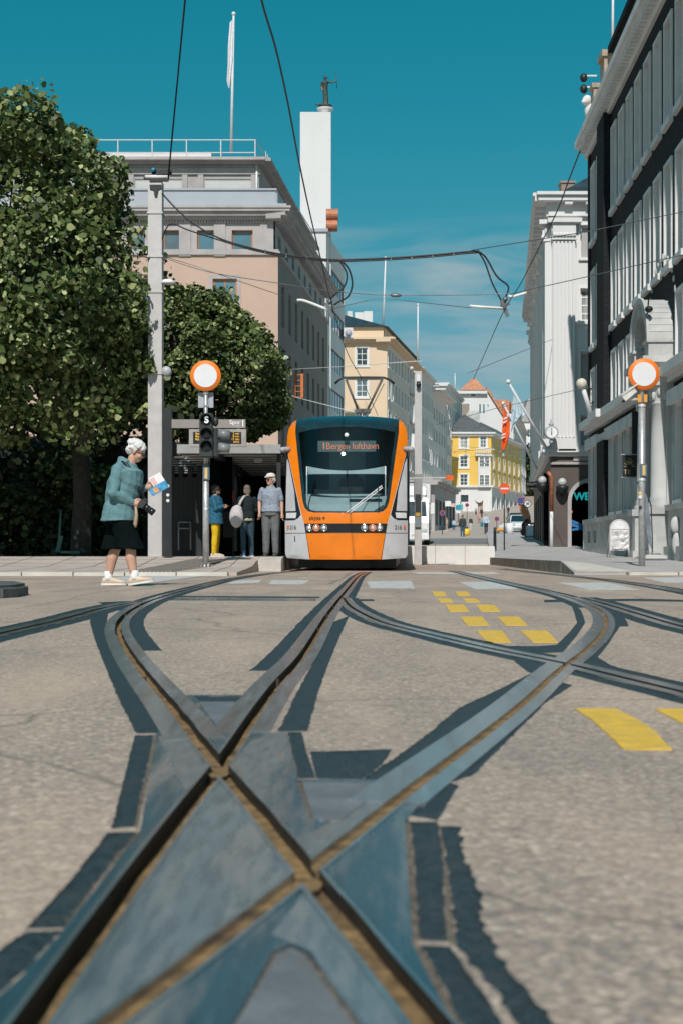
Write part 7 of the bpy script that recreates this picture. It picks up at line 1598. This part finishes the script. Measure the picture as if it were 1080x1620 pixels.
tb('bumper', (-1.22, -.14, .28), (1.22, .1, .62), M_TRW, None, .04); tb('number_plate', (.25, -.155, .5), (.75, -.145, .62), mat('plate_grey', (.5, .5, .52), .5))
for sx in (-1, 1):
    tb('headlight', (sx*.95-.16, -.10, .72), (sx*.95+.16, -.06, .9), M_LENS, None, .02); tb('mirror', (sx*1.42-.1, -.05, 1.7), (sx*1.42+.1, .1, 2.35), M_TRW, None, .03); MB().bar((sx*1.2, .15, 2.3), (sx*1.42, .05, 2.3), .04).build('mirror_arm', M_TBLACK, tk)
    for y in (.95, 6.6):
        w_ = MB().lathe([(0, -.14), (.42, -.14), (.47, -.1), (.47, .1), (.42, .14), (0, .14)], (sx*1.08, y, .47), 'X', 22).build('wheel', M_TYRE, tk); MB().lathe([(0, -.15), (.24, -.15), (.24, .15), (0, .15)], (sx*1.08, y, .47), 'X', 16).build('rim', M_CHROME, w_)
def car(label, x, Y, rz, paint, roofpaint=None):
    t = thing('parked_car', label, 'car', (x, Y, zt(Y)+.06), rz); body = MB(); secs = [(-2.05, .62, .5, .78), (-1.95, .55, .32, .86), (-1.2, .62, .25, .92), (0, .88, .25, .95), (1.3, .9, .25, .95), (1.9, .88, .3, .9), (2.05, .75, .45, .8)]
    prof = [(-2.0, .55), (-1.95, .72), (-1.0, .92), (-.9, .93), (1.95, .95), (2.02, .6), (1.95, .3), (-1.9, .28)]
    body.prism([(-.85, y, z) for y, z in prof], (1.7, 0, 0)); bevel(body.build('body', paint, t), .09, 3)
    mb = MB(); lo = [(-.78, -1.0, .92), (.78, -1.0, .92), (.78, 1.9, .95), (-.78, 1.9, .95)]; hi = [(-.6, -.25, 1.45), (.6, -.25, 1.45), (.6, 1.45, 1.45), (-.6, 1.45, 1.45)]
    mb.add(lo+hi, [(0, 1, 5, 4), (1, 2, 6, 5), (2, 3, 7, 6), (3, 0, 4, 7)]); mb.build('windows', M_TDARK, t)
    mb = MB().box((-.62, -.3, 1.44), (.62, 1.5, 1.5))
    for (a, b_) in zip(lo, hi): mb.bar(a, b_, .07)
    bevel(mb.build('roof', roofpaint or paint, t), .02)
    for sx in (-1, 1):
        MB().ball((sx*.62, -1.93, .66), (.16, .08, .08)).build('headlight', M_LENS, t)
        for y in (-1.25, 1.3): w_ = MB().lathe([(0, -.1), (.28, -.1), (.32, -.06), (.32, .06), (.28, .1), (0, .1)], (sx*.78, y, .32), 'X', 18).build('wheel', M_TYRE, t); MB().lathe([(0, -.105), (.18, -.105), (.18, .105), (0, .105)], (sx*.78, y, .32), 'X', 12).build('rim', M_CHROME, w_)
    MB().box((-.26, -2.03, .42), (.26, -2.0, .52)).build('number_plate', M_WHS, t); return t
car('dark car with orange lower bonnet parked beyond the white planter', P(817, 0, 132).x, 132, 0, mat('car_orange', (.70, .33, .04), .35, coat=.5), M_TDARK)
car('small white car parked in front of the orange one', P(820, 0, 118).x, 118.5, 0, M_TRW)
# ------------------------------------------------------------------ people
SKIN = mat('skin', (.56, .32, .23), .55, var=.08, scale=12); SKIND = mat('tanned_skin', (.34, .18, .115), .55, var=.08, scale=12)
def cloth_m(name, col, **k): return mat(name, col, .9, var=k.pop('var', .14), scale=k.pop('scale', 9), bump=k.pop('bump', .35), bscale=k.pop('bscale', 26), spec=.2, **k)
def fig(label, loc, rz, H, J, G, vox=.012, group=None):
    """J: joints in metres at 1.70 m height, facing -Y; G: garments. Body = one fused surface; clothing, hair and shoes are children."""
    t = thing('person', label, 'person', loc, rz, group); k = H/1.7; t.scale = (k, k, k); j = {a: V(b) for a, b in J.items() if hasattr(b, '__len__')}
    def limb(mb, pts, rs, n=10): mb.tube(pts, rs, n); [mb.ball(p, r, n, 8) for p, r in zip(pts, rs)]
    def torso(mb, add, levels, squash=1):
        rings = []
        for c, rx, ry in levels: rings.append(ring(c, rx+add, ry+add, 16))
        mb.loft(rings)
    mb = MB(); ne, hd = j['neck'], j['head']; f = V(J.get('face', (0, -1, 0))).normalized(); sidev = f.cross(V((0, 0, 1))).normalized(); upv = sidev.cross(f)
    lv = [(j['pelvis']-V((0, 0, .09)), .13, .10), (j['pelvis'], .155, .115), (j['waist'], .14, .105), (j['chest'], .155, .12), (j['chest'].lerp(ne, .6), .165, .095), (ne-V((0, 0, .03)), .07, .06)]
    lv = [(c, rx*G.get('wide', 1), ry*G.get('deep', 1)) for c, rx, ry in lv]
    torso(mb, 0, lv); limb(mb, [ne-V((0, 0, .06)), ne+(hd-ne)*.55], [.056, .052])
    Q = lambda x, y, z: hd+sidev*x+f*y+upv*z             # head frame: right, forward, up
    def hball(c, r): 
        b0 = len(mb.v); mb.ball((0, 0, 0), r, 14, 10); mb.v[b0:] = [tuple(Q(*(V(c)+V((p[0], p[1], p[2]))))) for p in mb.v[b0:]]
    hball((0, -.01, .03), (.073, .093, .088)); hball((0, .025, -.035), (.058, .066, .075)); hball((0, .06, -.085), (.03, .028, .024)); hball((0, .098, -.012), (.013, .018, .026)); hball((0, .09, -.024), (.018, .02, .013))
    hball((0, .083, .025), (.05, .014, .012)); hball((0, .086, -.058), (.024, .012, .007)); hball((0, .084, -.07), (.02, .012, .007))
    for s in (-1, 1): hball((s*.073, -.008, -.008), (.012, .022, .032)); hball((s*.035, .066, -.03), (.02, .02, .02))
    for s, S in ((-1, 'r'), (1, 'l')):
        sh, el, wr = j['sh_'+S], j['el_'+S], j['wr_'+S]; limb(mb, [sh, sh.lerp(el, .5), el, el.lerp(wr, .4), wr], [.043, .043, .038, .037, .026])
        d = (wr-el).normalized(); hv = J.get('hand_'+S); d = V(hv).normalized() if hv else d
        lat = V(J.get('palm_'+S, (0, -1, 0))); lat = (lat-d*lat.dot(d)).normalized(); nrm = d.cross(lat)
        p0 = wr+d*.055; mb.tube([wr, wr+d*.03, wr+d*.085], [.026, .034, .036], 10); mb.ball(p0, .033, 10, 8)
        curl = J.get('curl_'+S, .35)
        for q, ln in enumerate((.066, .075, .07, .055)):
            o = wr+d*.085+lat*(.03-.02*q); dd = d; pts = [o-d*.02, o]
            for seg in range(3): dd = (dd*math.cos(curl)+nrm*math.sin(curl)*(1 if s < 0 else -1)).normalized(); pts.append(pts[-1]+dd*ln*(.45, .32, .25)[seg])
            mb.tube(pts, [.0095, .0098, .0088, .008, .0065], 7); mb.ball(pts[-1], .0065, 7, 5)
        o = wr+d*.03+lat*.03; pts = [o, o+lat*.022+d*.02, o+lat*.03+d*.05, o+lat*.026+d*.072]; mb.tube(pts, [.013, .012, .0105, .008], 7); mb.ball(pts[-1], .008, 7, 5)
        hp, kn, an = j['hip_'+S], j['kn_'+S], j['an_'+S]; cal = kn.lerp(an, .32)+V((0, .014, 0)); fat = G.get('leg', 1)
        limb(mb, [hp, hp.lerp(kn, .5), kn, cal, an], [q_*(1 if G.get('leg_len', 1) < 1 else .78) for q_ in (.085*fat, .07*fat, .053*fat, .056*fat, .037)]); tv = V(J.get('toe_'+S, (0, -1, 0))).normalized(); limb(mb, [an-V((0, 0, .03)), an+tv*.09-V((0, 0, .045))], [.035, .028])
    remesh(mb, 'body', G.get('skin', SKIN), t, vox*.62, 3, .4)
    # eyes or glasses
    mb = MB()
    for s in (-1, 1): mb.ball(Q(s*.032, .087, .004), .009, 8, 6)
    mb.build('eyes', M_BLACK, t)
    if G.get('glasses'):
        mb = MB()
        for s in (-1, 1): mb.ball(Q(s*.033, .1, .0), (.026, .02, .02), 10, 8); mb.tube([Q(s*.058, .09, .006), Q(s*.074, -.0, .004)], .004, 5)
        mb.bar(Q(-.02, .106, .004), Q(.02, .106, .004), .006); mb.build('glasses', G['glasses'], t)
    # hair
    if G.get('hair'):
        mb = MB(); rg = random.Random(int(H*977)+len(label)); st = G.get('style', 'short')
        def hb(c, r): 
            b0 = len(mb.v); mb.ball((0, 0, 0), r, 12, 8); mb.v[b0:] = [tuple(Q(*(V(c)+V(p)))) for p in mb.v[b0:]]
        hb((0, -.03, .055), (.083, .095, .082)); hb((0, -.065, .0), (.076, .055, .08))
        if st == 'curly':
            for _ in range(60):
                a, b_ = rg.uniform(-1, 1), rg.uniform(0, 1); th = rg.uniform(0, 6.28); x, y, z = .082*math.cos(th)*math.sqrt(1-b_*b_), -.028+.098*math.sin(th)*math.sqrt(1-b_*b_), .045+.075*b_
                hb((x, y, z), (.024, .026, .02))
            for _ in range(26): hb((rg.uniform(-.07, .07), rg.uniform(-.1, -.06), rg.uniform(-.05, .08)), (.022, .022, .022))
            hb((-.075, -.02, .03), (.018, .035, .045)); hb((.075, -.02, .03), (.018, .035, .045)); hb((0, .045, .08), (.062, .04, .03))
        elif st == 'bob':
            hb((0, -.07, -.05), (.078, .045, .06)); hb((-.07, -.03, -.02), (.02, .05, .06)); hb((.07, -.03, -.02), (.02, .05, .06)); hb((0, .05, .085), (.055, .03, .025))
        else: hb((-.07, -.03, .02), (.014, .04, .04)); hb((.07, -.03, .02), (.014, .04, .04))
        o = remesh(mb, 'hair', G['hair'], t, vox*.6, 1, .4)
        bm = bmesh.new(); bm.from_mesh(o.data)           # locks
        for v in bm.verts: v.co += v.normal*(noise.noise(V((v.co.x*60, v.co.y*60, v.co.z*22)))*.010-.003)
        bm.to_mesh(o.data); bm.free()
    if G.get('cap'):
        mb = MB(); b0 = 0; mb.lathe([(0, .062), (.05, .055), (.085, .025), (.096, -.01), (.094, -.028), (.085, -.028), (.085, .0)], (0, 0, 0), 'Z', 18); mb.v[:] = [tuple(Q(p[0], p[1]*1.15-.005, p[2]+.085)) for p in mb.v]
        pk = [(x*.07, .085+(1-x*x)*.075, .06-(1-x*x)*.012) for x in [i/5 for i in range(-5, 6)]]; b0 = len(mb.v)
        vs = [Q(*p) for p in pk]+[Q(p[0]*1.05, .06, p[2]+.012) for p in pk]; vs2 = [v+upv*.008 for v in vs]; mb.add(vs+vs2, [(i, i+1, i+12, i+11) for i in range(10)]+[(22+i, 22+i+11, 22+i+12, 22+i+1) for i in range(10)]+[(i, 22+i, 23+i, i+1) for i in range(10)])
        mb.build('cap', G['cap'], t)
    # garments
    if G.get('top'):
        mb = MB(); hem = G.get('hem', .86); gp_ = G.get('puff', .022); b_ = j['pelvis']
        lv2 = [(V((b_.x, b_.y, hem)), .165*G.get('wide', 1), .125*G.get('deep', 1))]+[l for l in lv[2:5]]+[(ne-V((0, 0, .035)), .075, .065), (ne+V((0, 0, G.get('collar', .0))), .06, .056)]
        torso(mb, gp_, lv2)
        for S in 'rl':
            sh, el, wr = j['sh_'+S], j['el_'+S], j['wr_'+S]; L_ = G.get('sleeve', 1.0); e_ = G.get('sl_r', 1)
            if L_ > .6: pts, rs = [sh, sh.lerp(el, .5), el, el.lerp(wr, .5), el.lerp(wr, L_)], [.07*e_, .066*e_, .06*e_, .054*e_, .044*e_]
            else: pts, rs = [sh, sh.lerp(el, L_), sh.lerp(el, L_*2)], [.058, .060, .058]
            limb(mb, pts, rs, 12)
        if G.get('hood'): mb.ball(ne+V((0, .075, -.01)), (.10, .07, .075), 12, 8); mb.tube([ne+V((-.07, .0, .02)), ne+V((0, .09, .05)), ne+V((.07, 0, .02))], [.03, .045, .03], 8)
        o = remesh(mb, G.get('top_name', 'jacket'), G['top'], t, vox*.85, 3, .4)
        bm = bmesh.new(); bm.from_mesh(o.data)           # folds
        for v in bm.verts: n_ = noise.noise(V((v.co.x*5+v.co.z*5, v.co.y*6, v.co.z*13-v.co.y*6)))*(.013 if G.get('sleeve', 1) > .6 else .006)+noise.noise(v.co*26)*.002; v.co += v.normal*n_
        bm.to_mesh(o.data); bm.free()
        if G.get('under'): mb = MB(); torso(mb, .018, [(V((b_.x, b_.y, hem-.07)), .155, .115), (V((b_.x, b_.y, hem+.05)), .15, .11)]); mb.build('undershirt', G['under'], t)
        if G.get('inner_collar'): mb = MB().tube([ne+V((-.06, -.01, .0)), ne+V((-.03, -.07, -.02)), ne+V((.03, -.07, -.02)), ne+V((.06, -.01, .0)), ne+V((0, .06, .03)), ne+V((-.06, -.01, .0))], .02, 8); remesh(mb, 'collar', G['inner_collar'], t, .008, 2)
    if G.get('bottom'):
        mb = MB(); fat = G.get('leg', 1); pe_ = j['pelvis']; L_ = G.get('leg_len', 1.0); pr = G.get('leg_r', 1.0)
        torso(mb, .014, [(pe_+V((0, 0, .10)), .14*G.get('wide', 1), .105*G.get('deep', 1)), (pe_, .158*G.get('wide', 1), .12*G.get('deep', 1)), (pe_-V((0, 0, .1)), .15*G.get('wide', 1), .115*G.get('deep', 1))])
        for S in 'rl':
            hp, kn, an = j['hip_'+S], j['kn_'+S], j['an_'+S]
            if L_ >= 1: limb(mb, [hp, hp.lerp(kn, .5), kn, kn.lerp(an, .5), an+V((0, 0, .02))], [.1*fat*pr, .088*fat*pr, .073*pr, .068*pr, .06*pr], 12)
            else: e = hp.lerp(kn, L_); mb.loft([ring(hp+V((0, 0, .05)), .11, .12, 16), ring(hp.lerp(e, .5), .125, .145, 16), ring(e, .135, .165, 16)])
        o = remesh(mb, G.get('bottom_name', 'trousers'), G['bottom'], t, vox*.85, 3, .4)
        bm = bmesh.new(); bm.from_mesh(o.data)
        for v in bm.verts: v.co += v.normal*(noise.noise(V((v.co.x*16, v.co.y*16, v.co.z*4)))*.009+noise.noise(v.co*14)*.004)
        bm.to_mesh(o.data); bm.free()
        if G.get('belt'): mb = MB(); torso(mb, .022, [(pe_+V((0, 0, .085)), .142*G.get('wide', 1), .108*G.get('deep', 1)), (pe_+V((0, 0, .055)), .147*G.get('wide', 1), .11*G.get('deep', 1))]); mb.build('belt', M_BLACK, t)
    for S in 'rl':
        an = j['an_'+S]; tv = V(J.get('toe_'+S, (0, -1, 0))).normalized(); lat = tv.cross(V((0, 0, 1))).normalized(); u_ = lat.cross(tv); so = V((an.x, an.y, an.z-.085)) if abs(tv.z) < .01 else an-u_*.085
        if G.get('sock'): mb = MB().tube([an+V((0, 0, .075)), an+V((0, 0, .0)), an-V((0, 0, .03))], [.047, .046, .045], 12); mb.build('sock', G['sock'], t)
        def foot(zs): return [[so+tv*(y)+lat*(x*w_)+u_*z for x, y, z in zs(w_)] for w_ in (1,)][0]
        mb = MB(); rings = []
        for y, wd, ht in ((-.075, .022, .055), (-.06, .036, .075), (-.02, .04, .088), (.04, .042, .082), (.10, .05, .062), (.16, .046, .046), (.195, .028, .034), (.205, .01, .024)):
            rings.append([so+tv*y+lat*(wd*math.cos(a))+u_*(ht*.5+.012+ht*.5*math.sin(a)) for a in [2*math.pi*i/12 for i in range(12)]])
        mb.loft(rings); s_ = remesh(mb, 'shoe', G['shoe'], t, .008, 2, .4)
        mb = MB(); rings = []
        for y, wd in ((-.082, .02), (-.06, .04), (0, .043), (.06, .048), (.11, .054), (.165, .048), (.205, .022)): rings.append([so+tv*y+lat*(wd*sx)+u_*zz for sx, zz in ((-1, 0), (1, 0), (1, .022), (-1, .022))])
        mb.loft(rings, 0, False); mb.build('sole', G.get('sole', G['shoe']), s_)
    return t, j, Q
STAND = dict(pelvis=(0, 0, .95), waist=(0, 0, 1.08), chest=(0, 0, 1.27), neck=(0, .01, 1.46), head=(0, -.015, 1.595), sh_r=(-.17, .0, 1.385), el_r=(-.225, .02, 1.12), wr_r=(-.225, -.04, .88), sh_l=(.17, 0, 1.385), el_l=(.225, .02, 1.12), wr_l=(.225, -.04, .88),
             hip_r=(-.085, 0, .90), kn_r=(-.095, -.01, .50), an_r=(-.10, .02, .085), hip_l=(.085, 0, .90), kn_l=(.095, -.01, .50), an_l=(.10, .02, .085))
def P_(**k): d = dict(STAND); d.update(k); return d
WHITEH = mat('white_hair', (.72, .70, .68), .8, var=.12, scale=40, bump=.5, bscale=90); GREYH = mat('grey_brown_hair', (.17, .13, .10), .8, var=.3, scale=40); DARKH = mat('dark_hair', (.03, .025, .022), .7, var=.3)
TEALF = cloth_m('teal_fleece', (.135, .25, .27), bscale=60, bump=.5); BLKC = mat('black_cloth', (.004, .008, .008), .95, var=.2, spec=.04, bump=.3, bscale=26); M_SOCK = cloth_m('white_sock', (.78, .78, .77)); M_BSHOE = mat('beige_shoe', (.60, .47, .36), .7, var=.12, scale=14); M_SOLE = mat('pale_sole', (.74, .70, .64), .7)
# ---- walking white-haired woman: she faces right, bent over her map
wy = 16.07; wx_ = P(203, 0, wy).x
w_, jw, Qw = fig('white haired person in teal fleece and black shorts walking and reading a map', (wx_, wy, 0), R(90), 1.70,
    dict(pelvis=(0, .10, .80), waist=(0, .075, .95), chest=(0, .03, 1.19), neck=(0, -.01, 1.375), head=(0, -.095, 1.525), face=(0, -1, -.55), sh_r=(-.18, .085, 1.30), el_r=(-.245, .13, 1.04), wr_r=(-.15, -.06, .94), hand_r=(.25, -1, -.25), palm_r=(.2, 0, 1), curl_r=.55,
         sh_l=(.17, .06, 1.30), el_l=(.20, .0, 1.06), wr_l=(.12, -.17, 1.115), hand_l=(-.2, -1, .1), palm_l=(-.3, 0, 1), curl_l=.5,
         hip_r=(-.085, .075, .78), kn_r=(-.085, -.045, .42), an_r=(-.085, -.085, .105), toe_r=(0, -1, .16), hip_l=(.085, .10, .78), kn_l=(.085, .155, .42), an_l=(.085, .235, .095), toe_l=(0, -1, -.0)),
    dict(wide=1.22, deep=1.45, leg=1.12, hair=WHITEH, style='curly', glasses=M_BLACK, top=TEALF, top_name='fleece_jacket', hem=.735, puff=.034, sl_r=1.06, hood=True, inner_collar=cloth_m('bright_teal_scarf', (.03, .25, .33)), bottom=BLKC, bottom_name='shorts', leg_len=1.0-.0001, sock=M_SOCK, shoe=M_BSHOE, sole=M_SOLE), .010)
WM = Matrix.Translation((wx_, wy, 0)) @ Matrix.Rotation(R(90), 4, 'Z')
wp_ = lambda x, y, z: WM @ V((x, y, z))
# camera strap on her neck is clothing; the camera and the map are held things
mb = MB().tube([(-.07, .06, 1.40), (-.10, .0, 1.37), (-.12, -.08, 1.27), (-.10, -.13, 1.12), (-.06, -.17, 1.0)], [.02, .02, .018, .016, .014], 6).tube([(.05, .06, 1.41), (.06, -.06, 1.33), (.03, -.14, 1.15), (-.03, -.18, 1.0)], .014, 6)
mb.build('camera_strap', M_BLACK, w_)
mb = MB().tube([(-.17, -.11, .90), (-.17, -.12, .80), (-.16, -.105, .70), (-.165, -.11, .66)], [.012, .02, .024, .008], 7); mb.build('wrist_strap', cloth_m('tan_strap', (.42, .30, .21)), w_)
cmq = wp_(-.125, -.185, .925); kt = thing('camera', 'black camera with a long lens held by the white haired person', 'camera', cmq); X3 = Matrix.Translation(cmq) @ Matrix.Rotation(R(38), 4, 'Y')
mb = MB().box((-.04, -.055, -.045), (.035, .055, .045)); mb.box((-.03, -.02, .045), (.02, .02, .07)); mb.v[:] = [tuple(X3 @ V(p)) for p in mb.v]; sub(bevel(mb.build('camera_body', M_SIG), .008), kt)
mb = MB().lathe([(.0, .03), (.034, .03), (.036, .09), (.032, .092), (.032, .1), (.038, .1), (.04, .155), (.034, .16), (.03, .145), (0, .145)], (0, 0, -.005), 'X', 20); mb.v[:] = [tuple(X3 @ V(p)) for p in mb.v]; sub(mb.build('lens', M_TBLACK, None), kt)
mpq = wp_(.07, -.30, 1.15); mt_ = thing('folded_map', 'folded colourful map in the hand of the white haired person', 'map', mpq); X4 = Matrix.Translation(mpq) @ Matrix.Rotation(R(-32), 4, 'Y') @ Matrix.Rotation(R(18), 4, 'Z')
def mpart(a, b, m, name): mb = MB().box(a, b); mb.v[:] = [tuple(X4 @ V(p)) for p in mb.v]; return sub(mb.build(name, m), mt_)
mpart((-.03, -.004, -.09), (.12, .004, .10), mat('map_white', (.78, .74, .74), .5), 'upper_sheet'); mpart((-.10, -.012, -.10), (.12, -.005, -.01), mat('map_blue', (.05, .28, .50), .5, var=.4, scale=20), 'lower_sheet')
mpart((-.06, -.016, -.085), (0, -.012, -.03), mat('map_orange', (.7, .3, .12), .5, var=.3, scale=30), 'orange_field'); mpart((-.02, -.009, .0), (.03, -.004, .085), mat('map_pink', (.72, .42, .38), .5), 'pink_field')
# ---- three people waiting on the platform
Yq = 31.6; zp_ = .31
fig('person in a blue jacket and yellow trousers waiting with crossed arms under the shelter', (P(341.5, 0, Yq).x, Yq, zp_), R(80), 1.58,
    P_(face=(.0, -1, .1), sh_r=(-.18, 0, 1.38), el_r=(-.20, -.06, 1.13), wr_r=(-.02, -.20, 1.20), sh_l=(.18, 0, 1.38), el_l=(.20, -.06, 1.13), wr_l=(.02, -.19, 1.17)),
    dict(skin=SKIND, hair=DARKH, style='bob', top=cloth_m('blue_denim', (.03, .12, .19)), hem=.78, puff=.045, bottom=cloth_m('yellow_cotton', (.66, .42, .02)), leg_r=1.0, leg=1.0, wide=1.08, deep=1.15, inner_collar=cloth_m('patterned_scarf', (.36, .32, .30), var=.5, scale=40), shoe=M_BSHOE, sole=M_SOLE, glasses=M_BLACK), .012)
bp_, jb, _ = fig('person seen from behind in a dark sweater and jeans under the shelter', (P(391.5, 0, Yq-.2).x, Yq-.2, zp_), R(200), 1.56,
    P_(face=(-.35, -1, 0), sh_r=(-.18, 0, 1.38), el_r=(-.225, -.02, 1.12), wr_r=(-.18, -.16, .98), an_r=(-.12, -.03, .085)),
    dict(hair=GREYH, style='bob', top=cloth_m('dark_sweater', (.016, .024, .026)), top_name='sweater', hem=.93, under=cloth_m('pale_yellow_shirt', (.62, .54, .33)), inner_collar=MATS['pale_yellow_shirt'], bottom=cloth_m('blue_jeans', (.035, .065, .09), var=.3), shoe=mat('blue_trainer', (.03, .10, .28), .6), sole=M_SOLE), .012)
bq = V((P(374.5, 0, Yq-.35).x, Yq-.38, zp_)); bk = thing('backpack', 'pale grey backpack hanging from the shoulder of the person in a dark sweater', 'backpack', bq+V((0, 0, .72)))
mb = MB().ball(bq+V((0, 0, .88)), (.155, .125, .25), 16, 12).ball(bq+V((.02, 0, 1.02)), (.11, .10, .12), 12, 8); M_BPK = cloth_m('grey_nylon', (.50, .47, .47), bump=.5)
sub(remesh(mb, 'bag', M_BPK, None, .012, 4), bk); sub(MB().tube([bq+V((.05, -.02, 1.1)), bq+V((.10, -.03, 1.22)), bq+V((.16, .06, 1.32)), bq+V((.2, .2, 1.31))], [.028, .03, .03, .026], 8).build('strap', M_BPK), bk)
fig('tall person in a white cap, dark glasses and checked short sleeved shirt beside the tram', (P(428.5, 0, Yq-.3).x, Yq-.3, zp_), R(-6), 1.80,
    P_(face=(-.75, -1, -.05), sh_r=(-.18, 0, 1.385), el_r=(-.24, .02, 1.13), wr_r=(-.225, -.07, .90), wr_l=(.24, -.02, .88)),
    dict(hair=WHITEH, glasses=M_BLACK, cap=cloth_m('pale_cap', (.62, .57, .54)), top=cloth_m('checked_shirt', (.27, .31, .37), var=.5, scale=55), top_name='shirt', sleeve=.36, hem=.93, puff=.028, wide=1.12, deep=1.25, belt=True, bottom=cloth_m('grey_trousers', (.14, .145, .145)), leg_r=1.12, shoe=mat('dark_shoe', (.05, .05, .05), .6), inner_collar=MATS['checked_shirt']), .012)
# ---- small figures far down the street
def walker(label, x, yb, hpx, top, bottom, rz=0, hair=DARKH, walk=.0, sleeve=1.0, shorts=False, shoe=None, Y=None):
    Y = Y or Yg(yb); H = max(.9, min(1.85, hpx*Y/F)); q = P(x, yb, Y); q.z = zt(Y)+.06
    return fig(label, tuple(q), R(rz), H, P_(kn_r=(-.095, -.02-walk*.4, .50), an_r=(-.10, .02-walk, .085), kn_l=(.095, -.01+walk*.1, .5), an_l=(.10, .02+walk, .10), wr_r=(-.24, -.04+walk*.8, .88), wr_l=(.24, -.04-walk*.8, .88)),
        dict(hair=hair, top=top, sleeve=sleeve, bottom=bottom, shoe=shoe or M_WHS), .028)[0]
cm_ = cloth_m
JEAN = MATS['blue_jeans']
walker('person in a dark grey jacket and jeans seen from behind on the far street', 731, 851.5, 37, cm_('charcoal_jacket', (.05, .06, .06)), cm_('mid_blue_jeans', (.06, .11, .15)), 180, GREYH, .06)
pm_ = walker('person in a pale blue shirt and dark jeans walking down the far street', 768, 844, 31.5, cm_('pale_blue_shirt', (.45, .54, .62)), cm_('navy_jeans', (.02, .035, .06)), 10, GREYH, .10, shoe=M_BLACK)
q = pm_.location; t = thing('shoulder_bag', 'teal bag carried beside the person in a pale blue shirt', 'bag', q+V((-.34, -.1, .55))); mb = MB().box(q+V((-.46, -.12, .55)), q+V((-.22, .02, .92))); sub(bevel(mb.build('bag', cm_('teal_bag', (.02, .19, .25))), .04), t); sub(MB().tube([q+V((-.42, -.05, .9)), q+V((-.34, -.05, 1.02)), q+V((-.27, -.05, .9))], .015, 6).build('handle', M_BLACK), t)
for x, yb, h, tc_, bc, rz, lb in ((717, 840, 19, (.42, .52, .62), (.02, .10, .16), 150, 'child in a pale blue top left of the person in a dark grey jacket'), (716, 824, 20, (.05, .06, .07), (.1, .1, .11), 60, 'person in dark clothes by the row of shops on the far left side'), (728, 817, 23, (.10, .45, .45), (.5, .48, .45), 180, 'person in a turquoise top in front of the yellow house'),
        (744, 838, 20, (.05, .05, .05), (.55, .53, .52), 20, 'person in a black top and pale trousers behind the yellow bin'), (757, 830, 19, (.5, .3, .27), (.3, .22, .2), -20, 'person in a pinkish top behind the person in a pale blue shirt'), (761, 820, 16, (.05, .05, .06), (.08, .07, .07), 15, 'dark dressed person just outside the yellow house entrance'),
        (706, 840, 21, (.5, .36, .29), (.42, .33, .28), -70, 'person in beige clothes sitting height beside the truck'), (699, 841, 14, (.03, .25, .36), (.06, .08, .06), 90, 'child in a teal top right beside the truck'), (803, 815, 14, (.05, .05, .06), (.06, .06, .06), 0, 'dark dressed person far off at the right end of the yellow house'), (752, 816, 13, (.30, .32, .34), (.08, .08, .1), 0, 'person in grey left of the yellow house entrance')):
    walker(lb, x, yb, h, cm_('top_%d' % x, tc_), cm_('bottom_%d' % x, bc), rz, DARKH if x % 2 else GREYH, .05)
Y = Yg(846); q = P(793, 846, Y); t = thing('pushchair', 'low pushchair with white and orange cover near the bollard', 'pushchair', q); sub(remesh(MB().ball(q+V((0, 0, .55)), (.33, .3, .25)).ball(q+V((.2, 0, .75)), (.22, .22, .22)), 'hood', cm_('pushchair_white', (.55, .53, .52)), None, .05, 2), t); sub(MB().ball(q+V((-.15, -.2, .4)), (.3, .15, .14)).build('cover', mat('pushchair_orange', (.72, .32, .04), .8)), t)
sub(MB().bar(q+V((-.3, 0, .15)), q+V((.45, 0, .9)), .05).bar(q+V((.3, 0, .12)), q+V((-.3, 0, .5)), .05).build('frame', M_BLACK), t)
for dx in (-.32, .32):
    for dy in (-.22, .22): sub(MB().lathe([(0, -.03), (.12, -.03), (.13, 0), (.12, .03), (0, .03)], q+V((dx, dy, .13)), 'X', 14).build('wheel', M_BLACK), t)
